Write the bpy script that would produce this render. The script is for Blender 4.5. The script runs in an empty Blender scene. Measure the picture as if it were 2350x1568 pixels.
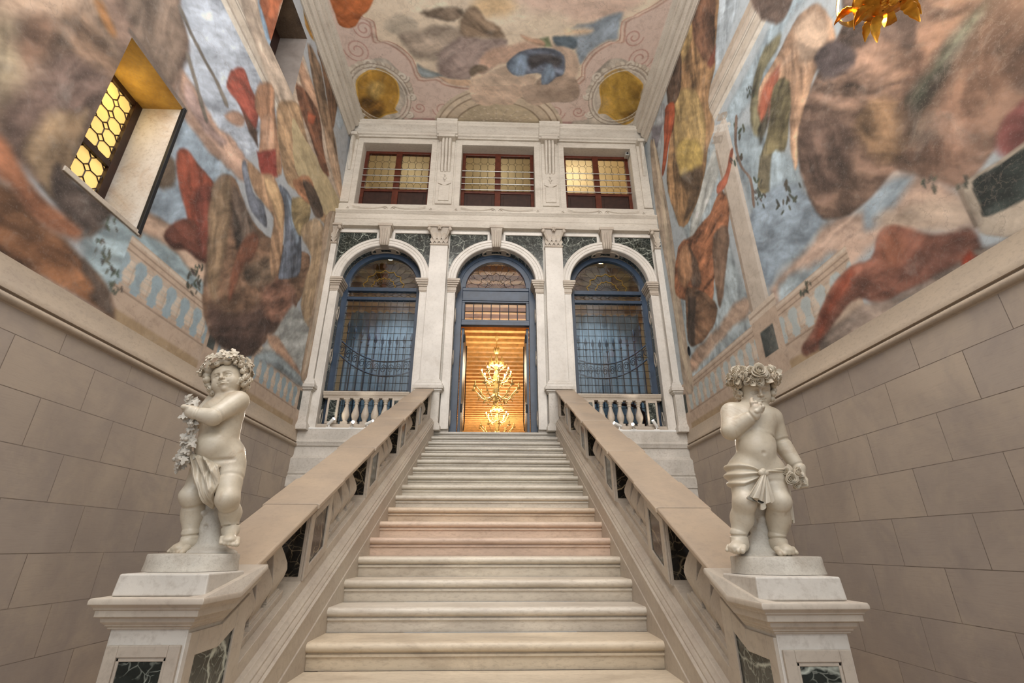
# Grand staircase hall: two putto statues, frescoed walls, three arched openings. All lengths in metres,
# first laid out with the eye at the origin (x right, y into the hall, z up), then lifted so the floor is z=0.
import bpy, bmesh, math, random
import numpy as np
from mathutils import Vector, Matrix
PI = math.pi
rnd = random.Random(7)
sc = bpy.context.scene
COL = sc.collection
EYE = 1.325

def lin(c):
    out = []
    for v in c:
        v = v / 255.0
        out.append(v / 12.92 if v <= 0.04045 else ((v + 0.055) / 1.055) ** 2.4)
    return tuple(out)

# ------------------------------------------------------------------ mesh builder
class MB:
    def __init__(s):
        s.v = []; s.f = []
    def add(s, verts, faces):
        o = len(s.v)
        s.v.extend([tuple(p) for p in verts])
        s.f.extend([tuple(i + o for i in f) for f in faces])
    def hexa(s, p):
        s.add(p, [(0, 3, 2, 1), (4, 5, 6, 7), (0, 1, 5, 4), (1, 2, 6, 5), (2, 3, 7, 6), (3, 0, 4, 7)])
    def box(s, x0, x1, y0, y1, z0, z1):
        s.hexa([(x0, y0, z0), (x1, y0, z0), (x1, y1, z0), (x0, y1, z0), (x0, y0, z1), (x1, y0, z1), (x1, y1, z1), (x0, y1, z1)])
    def rbox(s, x0, x1, y0, y1, h0, h1):
        a, b = noz(y0), noz(y1)
        s.hexa([(x0, y0, a + h0), (x1, y0, a + h0), (x1, y1, b + h0), (x0, y1, b + h0), (x0, y0, a + h1), (x1, y0, a + h1), (x1, y1, b + h1), (x0, y1, b + h1)])
    def loft(s, loops, closed=True, caps=True):
        n = len(loops[0]); o = len(s.v)
        for L in loops:
            s.v.extend([tuple(p) for p in L])
        for i in range(len(loops) - 1):
            for j in range(n if closed else n - 1):
                a = o + i * n + j; b = o + i * n + (j + 1) % n
                s.f.append((a, b, b + n, a + n))
        if caps:
            s.f.append(tuple(o + j for j in range(n))[::-1])
            s.f.append(tuple(o + (len(loops) - 1) * n + j for j in range(n)))
    def prism(s, poly, axis, a, b):
        def m(p, t):
            return {'x': (t, p[0], p[1]), 'y': (p[0], t, p[1]), 'z': (p[0], p[1], t)}[axis]
        s.loft([[m(p, a) for p in poly], [m(p, b) for p in poly]])
    def lathe(s, cx, cy, prof, n=24, sx=1, sy=1):
        loops = [[(cx + r * sx * math.cos(2 * PI * j / n), cy + r * sy * math.sin(2 * PI * j / n), z) for j in range(n)] for r, z in prof]
        s.loft(loops)
    def square(s, cx, cy, prof, slope=0.0):
        loops = [[(cx + a * w, cy + b * w, z + slope * b * w) for a, b in ((-1, -1), (1, -1), (1, 1), (-1, 1))] for w, z in prof]
        s.loft(loops)
    def tube(s, pts, r, n=8, caps=True):
        pts = [Vector(p) for p in pts]; rs = r if isinstance(r, (list, tuple)) else [r] * len(pts)
        loops = []; up = None
        for i, p in enumerate(pts):
            t = (pts[min(i + 1, len(pts) - 1)] - pts[max(i - 1, 0)])
            if t.length < 1e-9: t = Vector((0, 0, 1))
            t.normalize()
            if up is None:
                up = Vector((0, 0, 1)) if abs(t.z) < 0.9 else Vector((1, 0, 0))
            a = t.cross(up)
            if a.length < 1e-6: a = t.cross(Vector((1, 0.3, 0)))
            a.normalize(); b = a.cross(t); up = b
            loops.append([p + (a * math.cos(2 * PI * j / n) + b * math.sin(2 * PI * j / n)) * rs[i] for j in range(n)])
        s.loft(loops, True, caps)
    def arc(s, cx, cz, prof, a0, a1, n=40, closed=True):
        # profile of (radius, y) swept round (cx, cz); angles from +x, counter-clockwise
        loops = []
        for i in range(n + 1):
            t = a0 + (a1 - a0) * i / n
            loops.append([(cx + r * math.cos(t), y, cz + r * math.sin(t)) for r, y in prof])
        s.loft(loops, closed, closed)
    def ball(s, c, r, nu=10, nv=7, sc3=(1, 1, 1)):
        loops = []
        for i in range(1, nv):
            t = PI * i / nv
            loops.append([(c[0] + r * sc3[0] * math.sin(t) * math.cos(2 * PI * j / nu), c[1] + r * sc3[1] * math.sin(t) * math.sin(2 * PI * j / nu), c[2] - r * sc3[2] * math.cos(t)) for j in range(nu)])
        o = len(s.v); s.loft(loops, True, False)
        b = len(s.v); s.v.append((c[0], c[1], c[2] - r * sc3[2])); s.v.append((c[0], c[1], c[2] + r * sc3[2]))
        L = o + (nv - 2) * nu
        for j in range(nu):
            s.f.append((b, o + (j + 1) % nu, o + j)); s.f.append((b + 1, L + j, L + (j + 1) % nu))
    def leaf(s, p, d, nrm, L, W, lobes=0, curl=0.25, th=0.0025):
        if lobes > 0:
            p = Vector(p); d = Vector(d).normalized(); nrm = Vector(nrm); nrm = nrm - d * nrm.dot(d)
            if nrm.length < 1e-5: nrm = d.orthogonal()
            nrm.normalize(); w = d.cross(nrm); q = W / L * 1.9
            half = [(0, 0), (-.06, .20), (.06, .42), (.14, .30), (.22, .26), (.34, .50), (.46, .52), (.50, .30), (.58, .20), (.76, .26), (.86, .14)]
            out = half + [(1.0, 0)] + [(a, -b) for a, b in half[:0:-1]]
            f = lambda a, b: p + d * (L * a) + w * (L * q * b) + nrm * (curl * L * (a - a * a * 1.5) + .22 * L * (abs(b) - b * b))
            o = len(s.v); n = len(out); c = f(.42, 0)
            s.v.extend([tuple(f(a, b) + nrm * th) for a, b in out] + [tuple(f(a, b) - nrm * th) for a, b in out] + [tuple(c + nrm * th), tuple(c - nrm * th)])
            for i in range(n):
                j = (i + 1) % n
                s.f.append((o + i, o + j, o + 2 * n)); s.f.append((o + n + j, o + n + i, o + 2 * n + 1)); s.f.append((o + i, o + n + i, o + n + j, o + j))
            return
        p = Vector(p); d = Vector(d).normalized(); nrm = Vector(nrm); nrm = (nrm - d * nrm.dot(d))
        if nrm.length < 1e-5: nrm = d.orthogonal()
        nrm.normalize(); w = d.cross(nrm)
        N = 8 if not lobes else 22; top = []; bot = []
        for i in range(N + 1):
            t = i / N
            ww = W * math.sin(PI * min(1, t * 0.93 + 0.05)) ** 0.8
            if lobes < 0: ww *= 0.78 + 0.22 * abs(math.sin(4.5 * PI * t)) * (1 - .4 * t)
            c = p + d * L * t + nrm * (curl * L * (t - t * t * 1.5))
            for k in (-1, 0, 1):
                q = c + w * ww * k + nrm * (0.18 * W * (0 if k else -1))
                top.append(q + nrm * th); bot.append(q - nrm * th)
        o = len(s.v); s.v.extend([tuple(q) for q in top + bot]); M = 3 * (N + 1)
        for i in range(N):
            for k in (0, 1):
                a = o + i * 3 + k
                s.f.append((a, a + 3, a + 4, a + 1)); s.f.append((a + M, a + M + 1, a + M + 4, a + M + 3))
            for k in (0, 2):
                a = o + i * 3 + k
                s.f.append((a, a + M, a + M + 3, a + 3) if k == 0 else (a, a + 3, a + M + 3, a + M))
    def rose(s, p, nrm, r, n=16, seed=0):
        # nested curled petal cups facing nrm
        p = Vector(p); nrm = Vector(nrm).normalized(); a = nrm.orthogonal().normalized(); b = nrm.cross(a)
        for k, (rr, h, o) in enumerate(((1.0, 0.35, 0.0), (0.78, 0.55, 0.05), (0.55, 0.68, 0.1), (0.33, 0.74, 0.12))):
            loops = []
            prof = [(0.35 * rr, -0.35), (0.85 * rr, -0.05), (1.0 * rr, h * 0.75), (0.97 * rr, h), (0.86 * rr, h * 0.97), (0.72 * rr, h * 0.55), (0.3 * rr, o - 0.05)]
            for q, z in prof:
                L = []
                for j in range(n):
                    t = 2 * PI * j / n
                    wob = 1 + 0.13 * math.cos((3 if k < 2 else 2) * t + k * 1.3 + seed) * (z > 0)
                    L.append(p + (a * math.cos(t) + b * math.sin(t)) * (r * q * wob) + nrm * (r * (z * (1 + 0.12 * math.sin(3 * t + seed + k)))))
                loops.append(L)
            s.loft(loops)

def smooth_path(P, n=5):
    P = [Vector(p) for p in P]; out = []
    for i in range(len(P) - 1):
        a, b, c, d = P[max(i - 1, 0)], P[i], P[i + 1], P[min(i + 2, len(P) - 1)]
        for j in range(n):
            t = j / n; out.append(.5 * ((2 * b) + (c - a) * t + (2 * a - 5 * b + 4 * c - d) * t * t + (3 * b - a - 3 * c + d) * t ** 3))
    return out + [P[-1]]
def noz(y):
    return 1.945 - 0.472 * (8.75 - y)

ORG = {}
def empty(name, loc, label=None, cat=None, group=None, kind=None):
    o = bpy.data.objects.new(name, None); COL.objects.link(o); o.empty_display_size = 0.1
    o.location = loc; ORG[o] = Vector(loc); tag(o, label, cat, group, kind)
    return o
def tag(o, label=None, cat=None, group=None, kind=None):
    if label: o['label'] = label
    if cat: o['category'] = cat
    if group: o['group'] = group
    if kind: o['kind'] = kind
    return o
def mk(name, mb, mat, parent=None, smooth=35, bevel=0.0, org=None, seg=2):
    """link the collected geometry as ONE mesh object; under a parent the vertices stay where they were drawn"""
    org = Vector(org) if org is not None else (ORG[parent] if parent is not None else Vector((0, 0, 0)))
    me = bpy.data.meshes.new(name)
    me.from_pydata([(p[0] - org.x, p[1] - org.y, p[2] - org.z) for p in mb.v], [], mb.f)
    bm = bmesh.new(); bm.from_mesh(me); bmesh.ops.recalc_face_normals(bm, faces=bm.faces); bm.to_mesh(me); bm.free()
    me.materials.append(mat)
    if smooth:
        me.polygons.foreach_set('use_smooth', [True] * len(me.polygons))
        me.set_sharp_from_angle(angle=math.radians(smooth))
    o = bpy.data.objects.new(name, me); COL.objects.link(o)
    if parent is not None:
        o.parent = parent; o.location = org - ORG[parent]
    else:
        o.location = org
    ORG[o] = org
    if bevel:
        m = o.modifiers.new('edge', 'BEVEL'); m.width = bevel; m.segments = seg; m.limit_method = 'ANGLE'; m.angle_limit = math.radians(40)
    return o
def copy_tree(o, loc, label=None, parent=None):
    c = o.copy(); COL.objects.link(c)
    if parent is not None: c.parent = parent
    if loc is not None: c.location = loc
    if label: c['label'] = label
    for ch in list(o.children):
        copy_tree(ch, None, None, c)
    return c

# ------------------------------------------------------------------ materials
def new_mat(name):
    m = bpy.data.materials.new(name); m.use_nodes = True
    nt = m.node_tree; nt.nodes.clear()
    out = nt.nodes.new('ShaderNodeOutputMaterial'); b = nt.nodes.new('ShaderNodeBsdfPrincipled')
    nt.links.new(b.outputs[0], out.inputs[0])
    return m, nt, b
class N:
    def __init__(s, nt): s.nt = nt
    def n(s, t, **k):
        x = s.nt.nodes.new('ShaderNode' + t)
        for a, v in k.items():
            if a.startswith('i_'):
                key = a[2:]; x.inputs[int(key) if key.isdigit() else key.replace('_', ' ')].default_value = v
            else: setattr(x, a, v)
        return x
    def l(s, a, b): s.nt.links.new(a, b)
    def pos(s, obj=False, scale=(1, 1, 1), loc=(0, 0, 0)):
        src = s.n('TexCoord').outputs['Object'] if obj else s.n('NewGeometry').outputs['Position']
        mp = s.n('Mapping'); mp.inputs['Scale'].default_value = scale; mp.inputs['Location'].default_value = loc
        s.l(src, mp.inputs[0]); return mp.outputs[0]
    def noise(s, vec, scale, detail=5, rough=0.55, dist=0.0):
        x = s.n('TexNoise'); x.inputs['Scale'].default_value = scale; x.inputs['Detail'].default_value = detail
        x.inputs['Roughness'].default_value = rough; x.inputs['Distortion'].default_value = dist
        s.l(vec, x.inputs['Vector']); return x.outputs['Fac']
    def ramp(s, fac, stops):
        x = s.n('ValToRGB'); e = x.color_ramp.elements
        while len(e) < len(stops): e.new(0.5)
        for i, (p, c) in enumerate(stops):
            e[i].position = p; e[i].color = (*c, 1) if len(c) == 3 else c
        s.l(fac, x.inputs[0]); return x.outputs[0]
    def mix(s, a, b, fac, mode='MIX'):
        x = s.n('Mix', data_type='RGBA', blend_type=mode)
        for v, i in ((fac, 0), (a, 6), (b, 7)):
            if hasattr(v, 'links'): s.l(v, x.inputs[i])
            elif i == 0: x.inputs[0].default_value = v
            else: x.inputs[i].default_value = (*v, 1)
        return x.outputs[2]
    def bump(s, h, bsdf, strength=0.3, dist=0.01, chain=None):
        x = s.n('Bump'); x.inputs['Strength'].default_value = strength; x.inputs['Distance'].default_value = dist
        s.l(h, x.inputs['Height'])
        if chain is not None: s.l(chain, x.inputs['Normal'])
        s.l(x.outputs[0], bsdf.inputs['Normal']); return x.outputs[0]

def m_stone(name, c1, c2, c3=None, scale=2.0, rough=0.6, bump=0.25, obj=False, tint=False, stain=0.5, stretch=(1, 1, 1), grain=1.0):
    m, nt, b = new_mat(name); k = N(nt)
    p = k.pos(obj, stretch)
    big = k.noise(p, scale, 6, 0.6, 0.4); fine = k.noise(p, scale * 14, 5, 0.65)
    col = k.ramp(big, [(0.32, lin(c1)), (0.68, lin(c2))])
    if c3: col = k.mix(col, lin(c3), k.ramp(k.noise(p, scale * 0.7, 7, 0.7, 0.8), [(0.52, (0, 0, 0)), (0.72, (stain,) * 3)]))
    col = k.mix(col, (0.25, 0.2, 0.16), k.ramp(fine, [(0.3, (0.35 * grain,) * 3), (0.5, (0, 0, 0))]))
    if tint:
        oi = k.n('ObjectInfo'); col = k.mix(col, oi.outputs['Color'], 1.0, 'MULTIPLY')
    k.l(col, b.inputs['Base Color']); b.inputs['Roughness'].default_value = rough
    if bump: k.bump(fine, b, bump, 0.004)
    return m
def m_marble(name, base, vein, scale=6.0, dens=0.06, rough=0.18, obj=False):
    m, nt, b = new_mat(name); k = N(nt)
    p = k.pos(obj)
    warp = k.n('TexNoise'); warp.inputs['Scale'].default_value = scale * 0.6; warp.inputs['Detail'].default_value = 4; k.l(p, warp.inputs['Vector'])
    add = k.n('VectorMath', operation='MULTIPLY_ADD'); k.l(warp.outputs['Color'], add.inputs[0]); add.inputs[1].default_value = (0.22, 0.22, 0.22); k.l(p, add.inputs[2])
    col = k.ramp(k.noise(p, scale, 4), [(0.35, lin(base)), (0.75, tuple(v * 2.2 + 0.01 for v in lin(base)))])
    for s, w, f in ((scale * 0.45, dens * 0.55, 0.95), (scale * 1.3, dens * 0.7, 0.6), (scale * 3.0, dens * 1.4, 0.35)):
        v = k.n('TexVoronoi', feature='DISTANCE_TO_EDGE'); v.inputs['Scale'].default_value = s; k.l(add.outputs[0], v.inputs['Vector'])
        e = k.ramp(v.outputs['Distance'], [(0.0, (f,) * 3), (w, (0, 0, 0))])
        msk = k.ramp(k.noise(p, s * 0.9, 3), [(0.42, (0, 0, 0)), (0.6, (1, 1, 1))])
        fac = k.n('Math', operation='MULTIPLY'); k.l(e, fac.inputs[0]); k.l(msk, fac.inputs[1])
        col = k.mix(col, lin(vein), fac.outputs[0])
    k.l(col, b.inputs['Base Color']); b.inputs['Roughness'].default_value = rough
    return m
def m_plain(name, c, rough=0.5, metal=0.0, var=0.15, scale=8.0, emit=None, estr=0.0, obj=False):
    m, nt, b = new_mat(name); k = N(nt)
    f = k.noise(k.pos(obj), scale, 5)
    L = lin(c); col = k.ramp(f, [(0.3, tuple(v * (1 - var) for v in L)), (0.7, tuple(min(1, v * (1 + var)) for v in L))])
    k.l(col, b.inputs['Base Color']); b.inputs['Roughness'].default_value = rough; b.inputs['Metallic'].default_value = metal
    if emit: b.inputs['Emission Color'].default_value = (*lin(emit), 1); b.inputs['Emission Strength'].default_value = estr
    return m
def m_dado(name, y0, z0, bw, rh):
    m, nt, b = new_mat(name); k = N(nt)
    g = k.n('NewGeometry'); sp = k.n('SeparateXYZ'); k.l(g.outputs['Position'], sp.inputs[0])
    cb = k.n('CombineXYZ')
    for src, i, off in (('Y', 0, y0), ('Z', 1, z0)):
        a = k.n('Math', operation='SUBTRACT'); k.l(sp.outputs[src], a.inputs[0]); a.inputs[1].default_value = off; k.l(a.outputs[0], cb.inputs[i])
    br = k.n('TexBrick'); br.offset = 0.5
    br.inputs['Scale'].default_value = 1; br.inputs['Brick Width'].default_value = bw; br.inputs['Row Height'].default_value = rh
    br.inputs['Mortar Size'].default_value = 0.0035; br.inputs['Mortar Smooth'].default_value = 0.3; br.inputs['Bias'].default_value = 0
    br.inputs['Color1'].default_value = (*lin((185, 170, 153)), 1); br.inputs['Color2'].default_value = (*lin((169, 157, 146)), 1); br.inputs['Mortar'].default_value = (*lin((104, 92, 80)), 1)
    k.l(cb.outputs[0], br.inputs['Vector'])
    p = k.pos()
    col = k.mix(br.outputs['Color'], lin((148, 138, 132)), k.ramp(k.noise(p, 1.6, 6, 0.65, 0.5), [(0.42, (0, 0, 0)), (0.72, (0.75,) * 3)]))
    col = k.mix(col, lin((191, 176, 155)), k.ramp(k.noise(p, 3.1, 6, 0.7, 0.3), [(0.52, (0, 0, 0)), (0.75, (0.55,) * 3)]))
    ps = k.pos(False, (1, 3, 40)); comb = k.noise(ps, 2.2, 4, 0.6)
    col = k.mix(col, lin((147, 134, 123)), k.ramp(k.noise(p, .55, 5, .6, .6), [(.35, (0, 0, 0)), (.7, (.55,) * 3)]))
    col = k.mix(col, lin((117, 106, 97)), k.ramp(comb, [(0.28, (0.14,) * 3), (0.45, (0, 0, 0))]))
    k.l(col, b.inputs['Base Color']); b.inputs['Roughness'].default_value = 0.62
    inv = k.n('Math', operation='SUBTRACT'); inv.inputs[0].default_value = 1; k.l(br.outputs['Fac'], inv.inputs[1])
    n1 = k.bump(inv.outputs[0], b, 0.6, 0.006)
    k.bump(comb, b, 0.12, 0.004, n1)
    return m
def m_glass(name, tint=(200, 210, 215), refl=0.10, rough=0.02):
    m = bpy.data.materials.new(name); m.use_nodes = True; nt = m.node_tree; nt.nodes.clear(); k = N(nt)
    out = k.n('OutputMaterial'); t = k.n('BsdfTransparent'); g = k.n('BsdfGlossy'); mx = k.n('MixShader'); fr = k.n('LayerWeight')
    t.inputs[0].default_value = (*lin(tint), 1); g.inputs['Roughness'].default_value = rough; fr.inputs['Blend'].default_value = .5
    pw = k.n('Math', operation='POWER'); pw.inputs[1].default_value = 4.0; k.l(fr.outputs['Facing'], pw.inputs[0])
    a = k.n('Math', operation='MULTIPLY_ADD'); a.inputs[1].default_value = .8; a.inputs[2].default_value = refl; k.l(pw.outputs[0], a.inputs[0])
    wv = k.noise(k.pos(), 9.0, 2); bp = k.n('Bump'); bp.inputs['Strength'].default_value = 0.06; bp.inputs['Distance'].default_value = 0.02
    k.l(wv, bp.inputs['Height']); k.l(bp.outputs[0], g.inputs['Normal'])
    k.l(a.outputs[0], mx.inputs[0]); k.l(t.outputs[0], mx.inputs[1]); k.l(g.outputs[0], mx.inputs[2]); k.l(mx.outputs[0], out.inputs[0])
    return m

M = {}
M['dado_l'] = m_dado('ashlar facing left', 4.19, 0.709 + EYE, 0.785, 0.381)
M['dado_r'] = m_dado('ashlar facing right', 4.06, 0.612 + EYE, 0.79, 0.383)
M['band'] = m_stone('tan stone band', (189, 173, 153), (174, 160, 144), (160, 148, 136), 1.6, 0.6, 0.15, stretch=(1, 1, 2))
M['rail'] = m_stone('worn tan stone', (181, 162, 140), (163, 147, 130), (147, 134, 122), 1.8, 0.45, 0.15, grain=0.7)
M['istria'] = m_stone('pale grey stone', (211, 205, 196), (189, 184, 175), (164, 156, 144), 2.2, 0.5, 0.2)
M['istria_w'] = m_stone('warm pale stone', (193, 183, 168), (175, 163, 150), (152, 140, 126), 2.4, 0.5, 0.25)
M['white'] = m_stone('white veined stone', (224, 219, 211), (204, 199, 191), (181, 171, 157), 1.8, 0.42, 0.12, grain=0.5)
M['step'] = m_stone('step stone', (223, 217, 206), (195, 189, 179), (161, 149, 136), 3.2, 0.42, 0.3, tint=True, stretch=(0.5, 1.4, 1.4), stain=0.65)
M['green'] = m_marble('dark green marble', (26, 32, 30), (190, 196, 184), 7.0, 0.05)
M['black'] = m_marble('black marble', (16, 16, 15), (176, 160, 130), 5.0, 0.03)
M['blue'] = m_plain('blue painted metal', (44, 60, 80), 0.38, 0.0, 0.25, 6.0)
M['wood'] = m_plain('dark red brown wood', (84, 38, 24), 0.35, 0, 0.35, 10)
M['wood_d'] = m_plain('very dark wood', (48, 28, 22), 0.4, 0, 0.35, 10)
M['plaster'] = m_stone('limewashed plaster', (206, 200, 194), (190, 186, 182), None, 1.6, 0.8, 0.1, grain=0.4)
M['painted'] = m_stone('painted stone plaster', (210, 203, 191), (192, 184, 172), (171, 160, 147), 2.0, 0.8, 0.12, stretch=(0.6, 1, 2.2))
M['lead'] = m_plain('lead came', (72, 66, 58), 0.5, 0.4)
M['brass'] = m_plain('brass came', (150, 120, 50), 0.35, 0.8)
M['steel'] = m_plain('grey steel bar', (190, 192, 190), 0.35, 0.6)
M['iron'] = m_plain('dark iron', (40, 42, 46), 0.5, 0.5)
M['lampwhite'] = m_plain('white lacquer', (235, 235, 232), 0.35, 0, 0.03)
M['glass'] = m_glass('clear glass', (238, 240, 242), 0.012)
M['glass_d'] = m_glass('old window glass', (196, 206, 214), 0.10, 0.03)
M['gold'] = m_plain('gilt metal', (222, 158, 60), 0.28, 0.95, 0.2, 20)
M['crystal'] = m_plain('gilded glass', (250, 226, 160), 0.1, 0.35, 0.1, 20)
M['bulb'] = m_plain('lit bulb', (255, 225, 160), 0.4, 0, 0, 1, (255, 205, 120), 60.0)
M['led'] = m_plain('lit lamp face', (255, 250, 235), 0.4, 0, 0, 1, (255, 240, 215), 90.0)
M['amber'] = m_plain('lit amber glass', (232, 196, 120), 0.3, 0, 0.15, 3.0, (255, 212, 126), 0.62)
M['cream'] = m_plain('cream plaster', (230, 214, 182), 0.8, 0, 0.05, 2)
M['beam'] = m_plain('golden timber', (226, 178, 112), 0.6, 0, 0.25, 5)
M['beam_d'] = m_plain('brown timber boards', (132, 78, 34), 0.7, 0, 0.3, 5)
M['terrazzo'] = m_stone('terrazzo floor', (180, 160, 138), (150, 132, 114), (110, 92, 80), 9.0, 0.25, 0.0)
M['gate'] = m_plain('blue grey gate paint', (70, 84, 100), 0.5, 0.3)
M['pale'] = m_plain('pale blue hanging', (192, 204, 208), 0.8, 0, 0.1, 3)
M['statue'] = m_stone('aged white marble', (204, 195, 178), (184, 171, 149), (146, 110, 74), 4.2, 0.36, 0.08, obj=True, stain=0.8, grain=0.5)
M['statue_w'] = m_stone('weathered grey marble', (202, 196, 184), (176, 169, 158), (134, 116, 94), 7.0, 0.55, 0.5, obj=True)
# ------------------------------------------------------------------ room shell
XL, XR, YB, YF, ZF, ZL = -3.65, 3.54, -3.0, 8.85, -EYE, 1.945
b = MB(); b.box(XL - .3, XR + .3, YB, 8.95, ZF - .2, ZF)
mk('floor', b, M['terrazzo'], None, 0); tag(bpy.data.objects['floor'], 'speckled stone floor at the foot of the stairs', 'floor', kind='structure')

WL = empty('wall_left', (XL, YF, ZF), 'left side wall, stone blocks below a painted scene with two deep windows', 'wall', kind='structure')
WR = empty('wall_right', (XR, YF, ZF), 'right side wall, stone blocks below a painted scene with brown rocks', 'wall', kind='structure')
def band(s, x, root):
    # moulded string course: plain tan band over a dark groove and roll
    k = 1 if s < 0 else -1
    prof = [(0, 1.98), (.012, 1.975), (.012, 1.80), (.02, 1.79), (.02, 1.752), (.035, 1.748), (.035, 1.738), (.008, 1.735), (.008, 1.722)]
    for i in range(9):
        t = PI * i / 8; prof.append((.008 + .034 * math.sin(t), 1.69 + .032 * math.cos(t)))
    prof += [(.006, 1.655), (0, 1.65)]
    b = MB(); pr = [(x + k * d, z) for d, z in prof]
    b.loft([[(px, y, pz) for px, pz in pr] for y in (YB, 8.83)], False, False)
    mk('string_course', b, M['band'], root, 40)
for s, x, root, mat in ((-1, XL, WL, 'dado_l'), (1, XR, WR, 'dado_r')):
    b = MB(); b.box(min(x, x + s * .3), max(x, x + s * .3), YB, 9.3, ZF, 1.97)
    mk('ashlar_dado', b, M[mat], root, 0)
    band(s, x, root)

# ------------------------------------------------------------------ facade masonry (the end wall with three arches and three windows)
AC = (-2.507, -0.075, 2.358)          # arch centres
R0, R1, ZS, ZT = 0.845, 1.03, 5.17, 6.53
PX = ((XL, -3.53), (-1.51, -1.13), (0.99, 1.37), (3.41, XR))    # pilaster widths
WB = empty('wall_back', (0, YF, ZL), 'pale stone end wall with three arches under three small windows', 'wall', kind='structure')
b = MB()
DP = 9.14   # back of the reveals
edges = [XL - .2] + [v for c in AC for v in (c - R0, c + R0)] + [XR + .2]
for i in range(0, 8, 2):
    b.box(edges[i], edges[i + 1], 8.86, DP, ZL - .2, ZS)
for c in AC:
    L, Rr = c - R0, c + R0; n = 36
    pts = [(c - R0 * math.cos(PI * i / n), ZS + R0 * math.sin(PI * i / n)) for i in range(n + 1)]
    for i in range(n):
        (xa, za), (xb, zb) = pts[i], pts[i + 1]
        b.hexa([(xa, 8.86, za), (xb, 8.86, zb), (xb, DP, zb), (xa, DP, za), (xa, 8.86, ZT), (xb, 8.86, ZT), (xb, DP, ZT), (xa, DP, ZT)])
for i in range(0, 8, 2):
    b.box(edges[i], edges[i + 1], 8.86, DP, ZS, ZT)
mk('arcade_masonry', b, M['istria'], WB, 30)
WX = ((-3.33, -1.68), (-0.945, 0.805), (1.53, 3.17)); WZ0, WZ1 = 7.15, 9.0
b = MB()
ux = [XL - .2] + [v for w in WX for v in w] + [XR + .2]
for i in range(0, 8, 2): b.box(ux[i], ux[i + 1], 8.85, 9.22, ZT, WZ1)
b.box(XL - .2, XR + .2, 8.85, 9.22, ZT, WZ0); b.box(XL - .2, XR + .2, 8.85, 9.22, WZ1, 9.75)
mk('upper_masonry', b, M['painted'], WB, 0)
# entablature over the arches (frieze + moulded ledge)
prof = [(8.86, 6.50), (8.74, 6.50), (8.735, 6.53), (8.725, 6.545), (8.725, 6.66), (8.715, 6.67), (8.715, 6.80), (8.70, 6.81), (8.68, 6.85), (8.665, 6.86), (8.665, 6.885), (8.70, 6.90), (8.76, 6.93), (8.80, 6.98), (8.815, 7.05), (8.80, 7.08), (8.80, 7.14), (8.86, 7.15)]
b = MB(); b.loft([[(x, y, z) for y, z in prof] for x in (XL, XR)])
t1 = mk('trim_1', b, M['painted'], None, 40, org=(0, 8.85, 6.5)); tag(t1, 'long weathered stone frieze running over the three arches', 'frieze', kind='structure')
def spiral(c, r, turns, s=1, n=26):
    return [(c[0] + s * r * (1 - .8 * i / n) * math.cos(2 * PI * turns * i / n + PI / 2), c[1] - .002, c[2] + r * (1 - .8 * i / n) * math.sin(2 * PI * turns * i / n + PI / 2)) for i in range(n + 1)]
for c in (AC[0], AC[1], AC[2]):
    b = MB()
    for s in (-1, 1):
        b.tube(spiral((c + s * .09, 8.795, 7.0), .07, 1.4, s), .008, 5)
        b.tube([(c + s * (.1 + .06 * i), 8.785 - .002 * i, 7.07 - .02 * i + .0016 * i * i) for i in range(13)], .008, 5)
        b.tube(spiral((c + s * .92, 8.795, 7.0), .05, 1.3, -s), .008, 5)
    mk('scroll_carving', b, M['painted'], t1, 60)
# upper cornice with breaks over the two consoles
prof = [(8.86, 9.17), (8.80, 9.17), (8.79, 9.20), (8.75, 9.22), (8.75, 9.27), (8.72, 9.29), (8.70, 9.33), (8.66, 9.37), (8.62, 9.40), (8.62, 9.46), (8.60, 9.48), (8.60, 9.53), (8.64, 9.56), (8.86, 9.58)]
b = MB(); b.loft([[(x, y, z) for y, z in prof] for x in (XL, XR)])
for x in (-1.31, 1.17): b.loft([[(xx, y - .07 * (y < 8.85), z - .003 + .006 * (z > 9.4)) for y, z in prof] for xx in (x - .25, x + .25)])
t2 = mk('trim_2', b, M['painted'], None, 40, org=(0, 8.85, 9.17)); tag(t2, 'moulded stone cornice under the painted ceiling', 'cornice', kind='structure')
# flat raised frames round the three windows
b = MB()
for x0, x1 in WX:
    w = .13
    b.box(x0 - w, x0 - .002, 8.83, 8.848, WZ0, WZ1 + w); b.box(x1 + .002, x1 + w, 8.83, 8.848, WZ0, WZ1 + w); b.box(x0 - .002, x1 + .002, 8.83, 8.848, WZ1 + .002, WZ1 + w)
mk('window_surround', b, M['painted'], WB, 0, .004)
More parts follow.
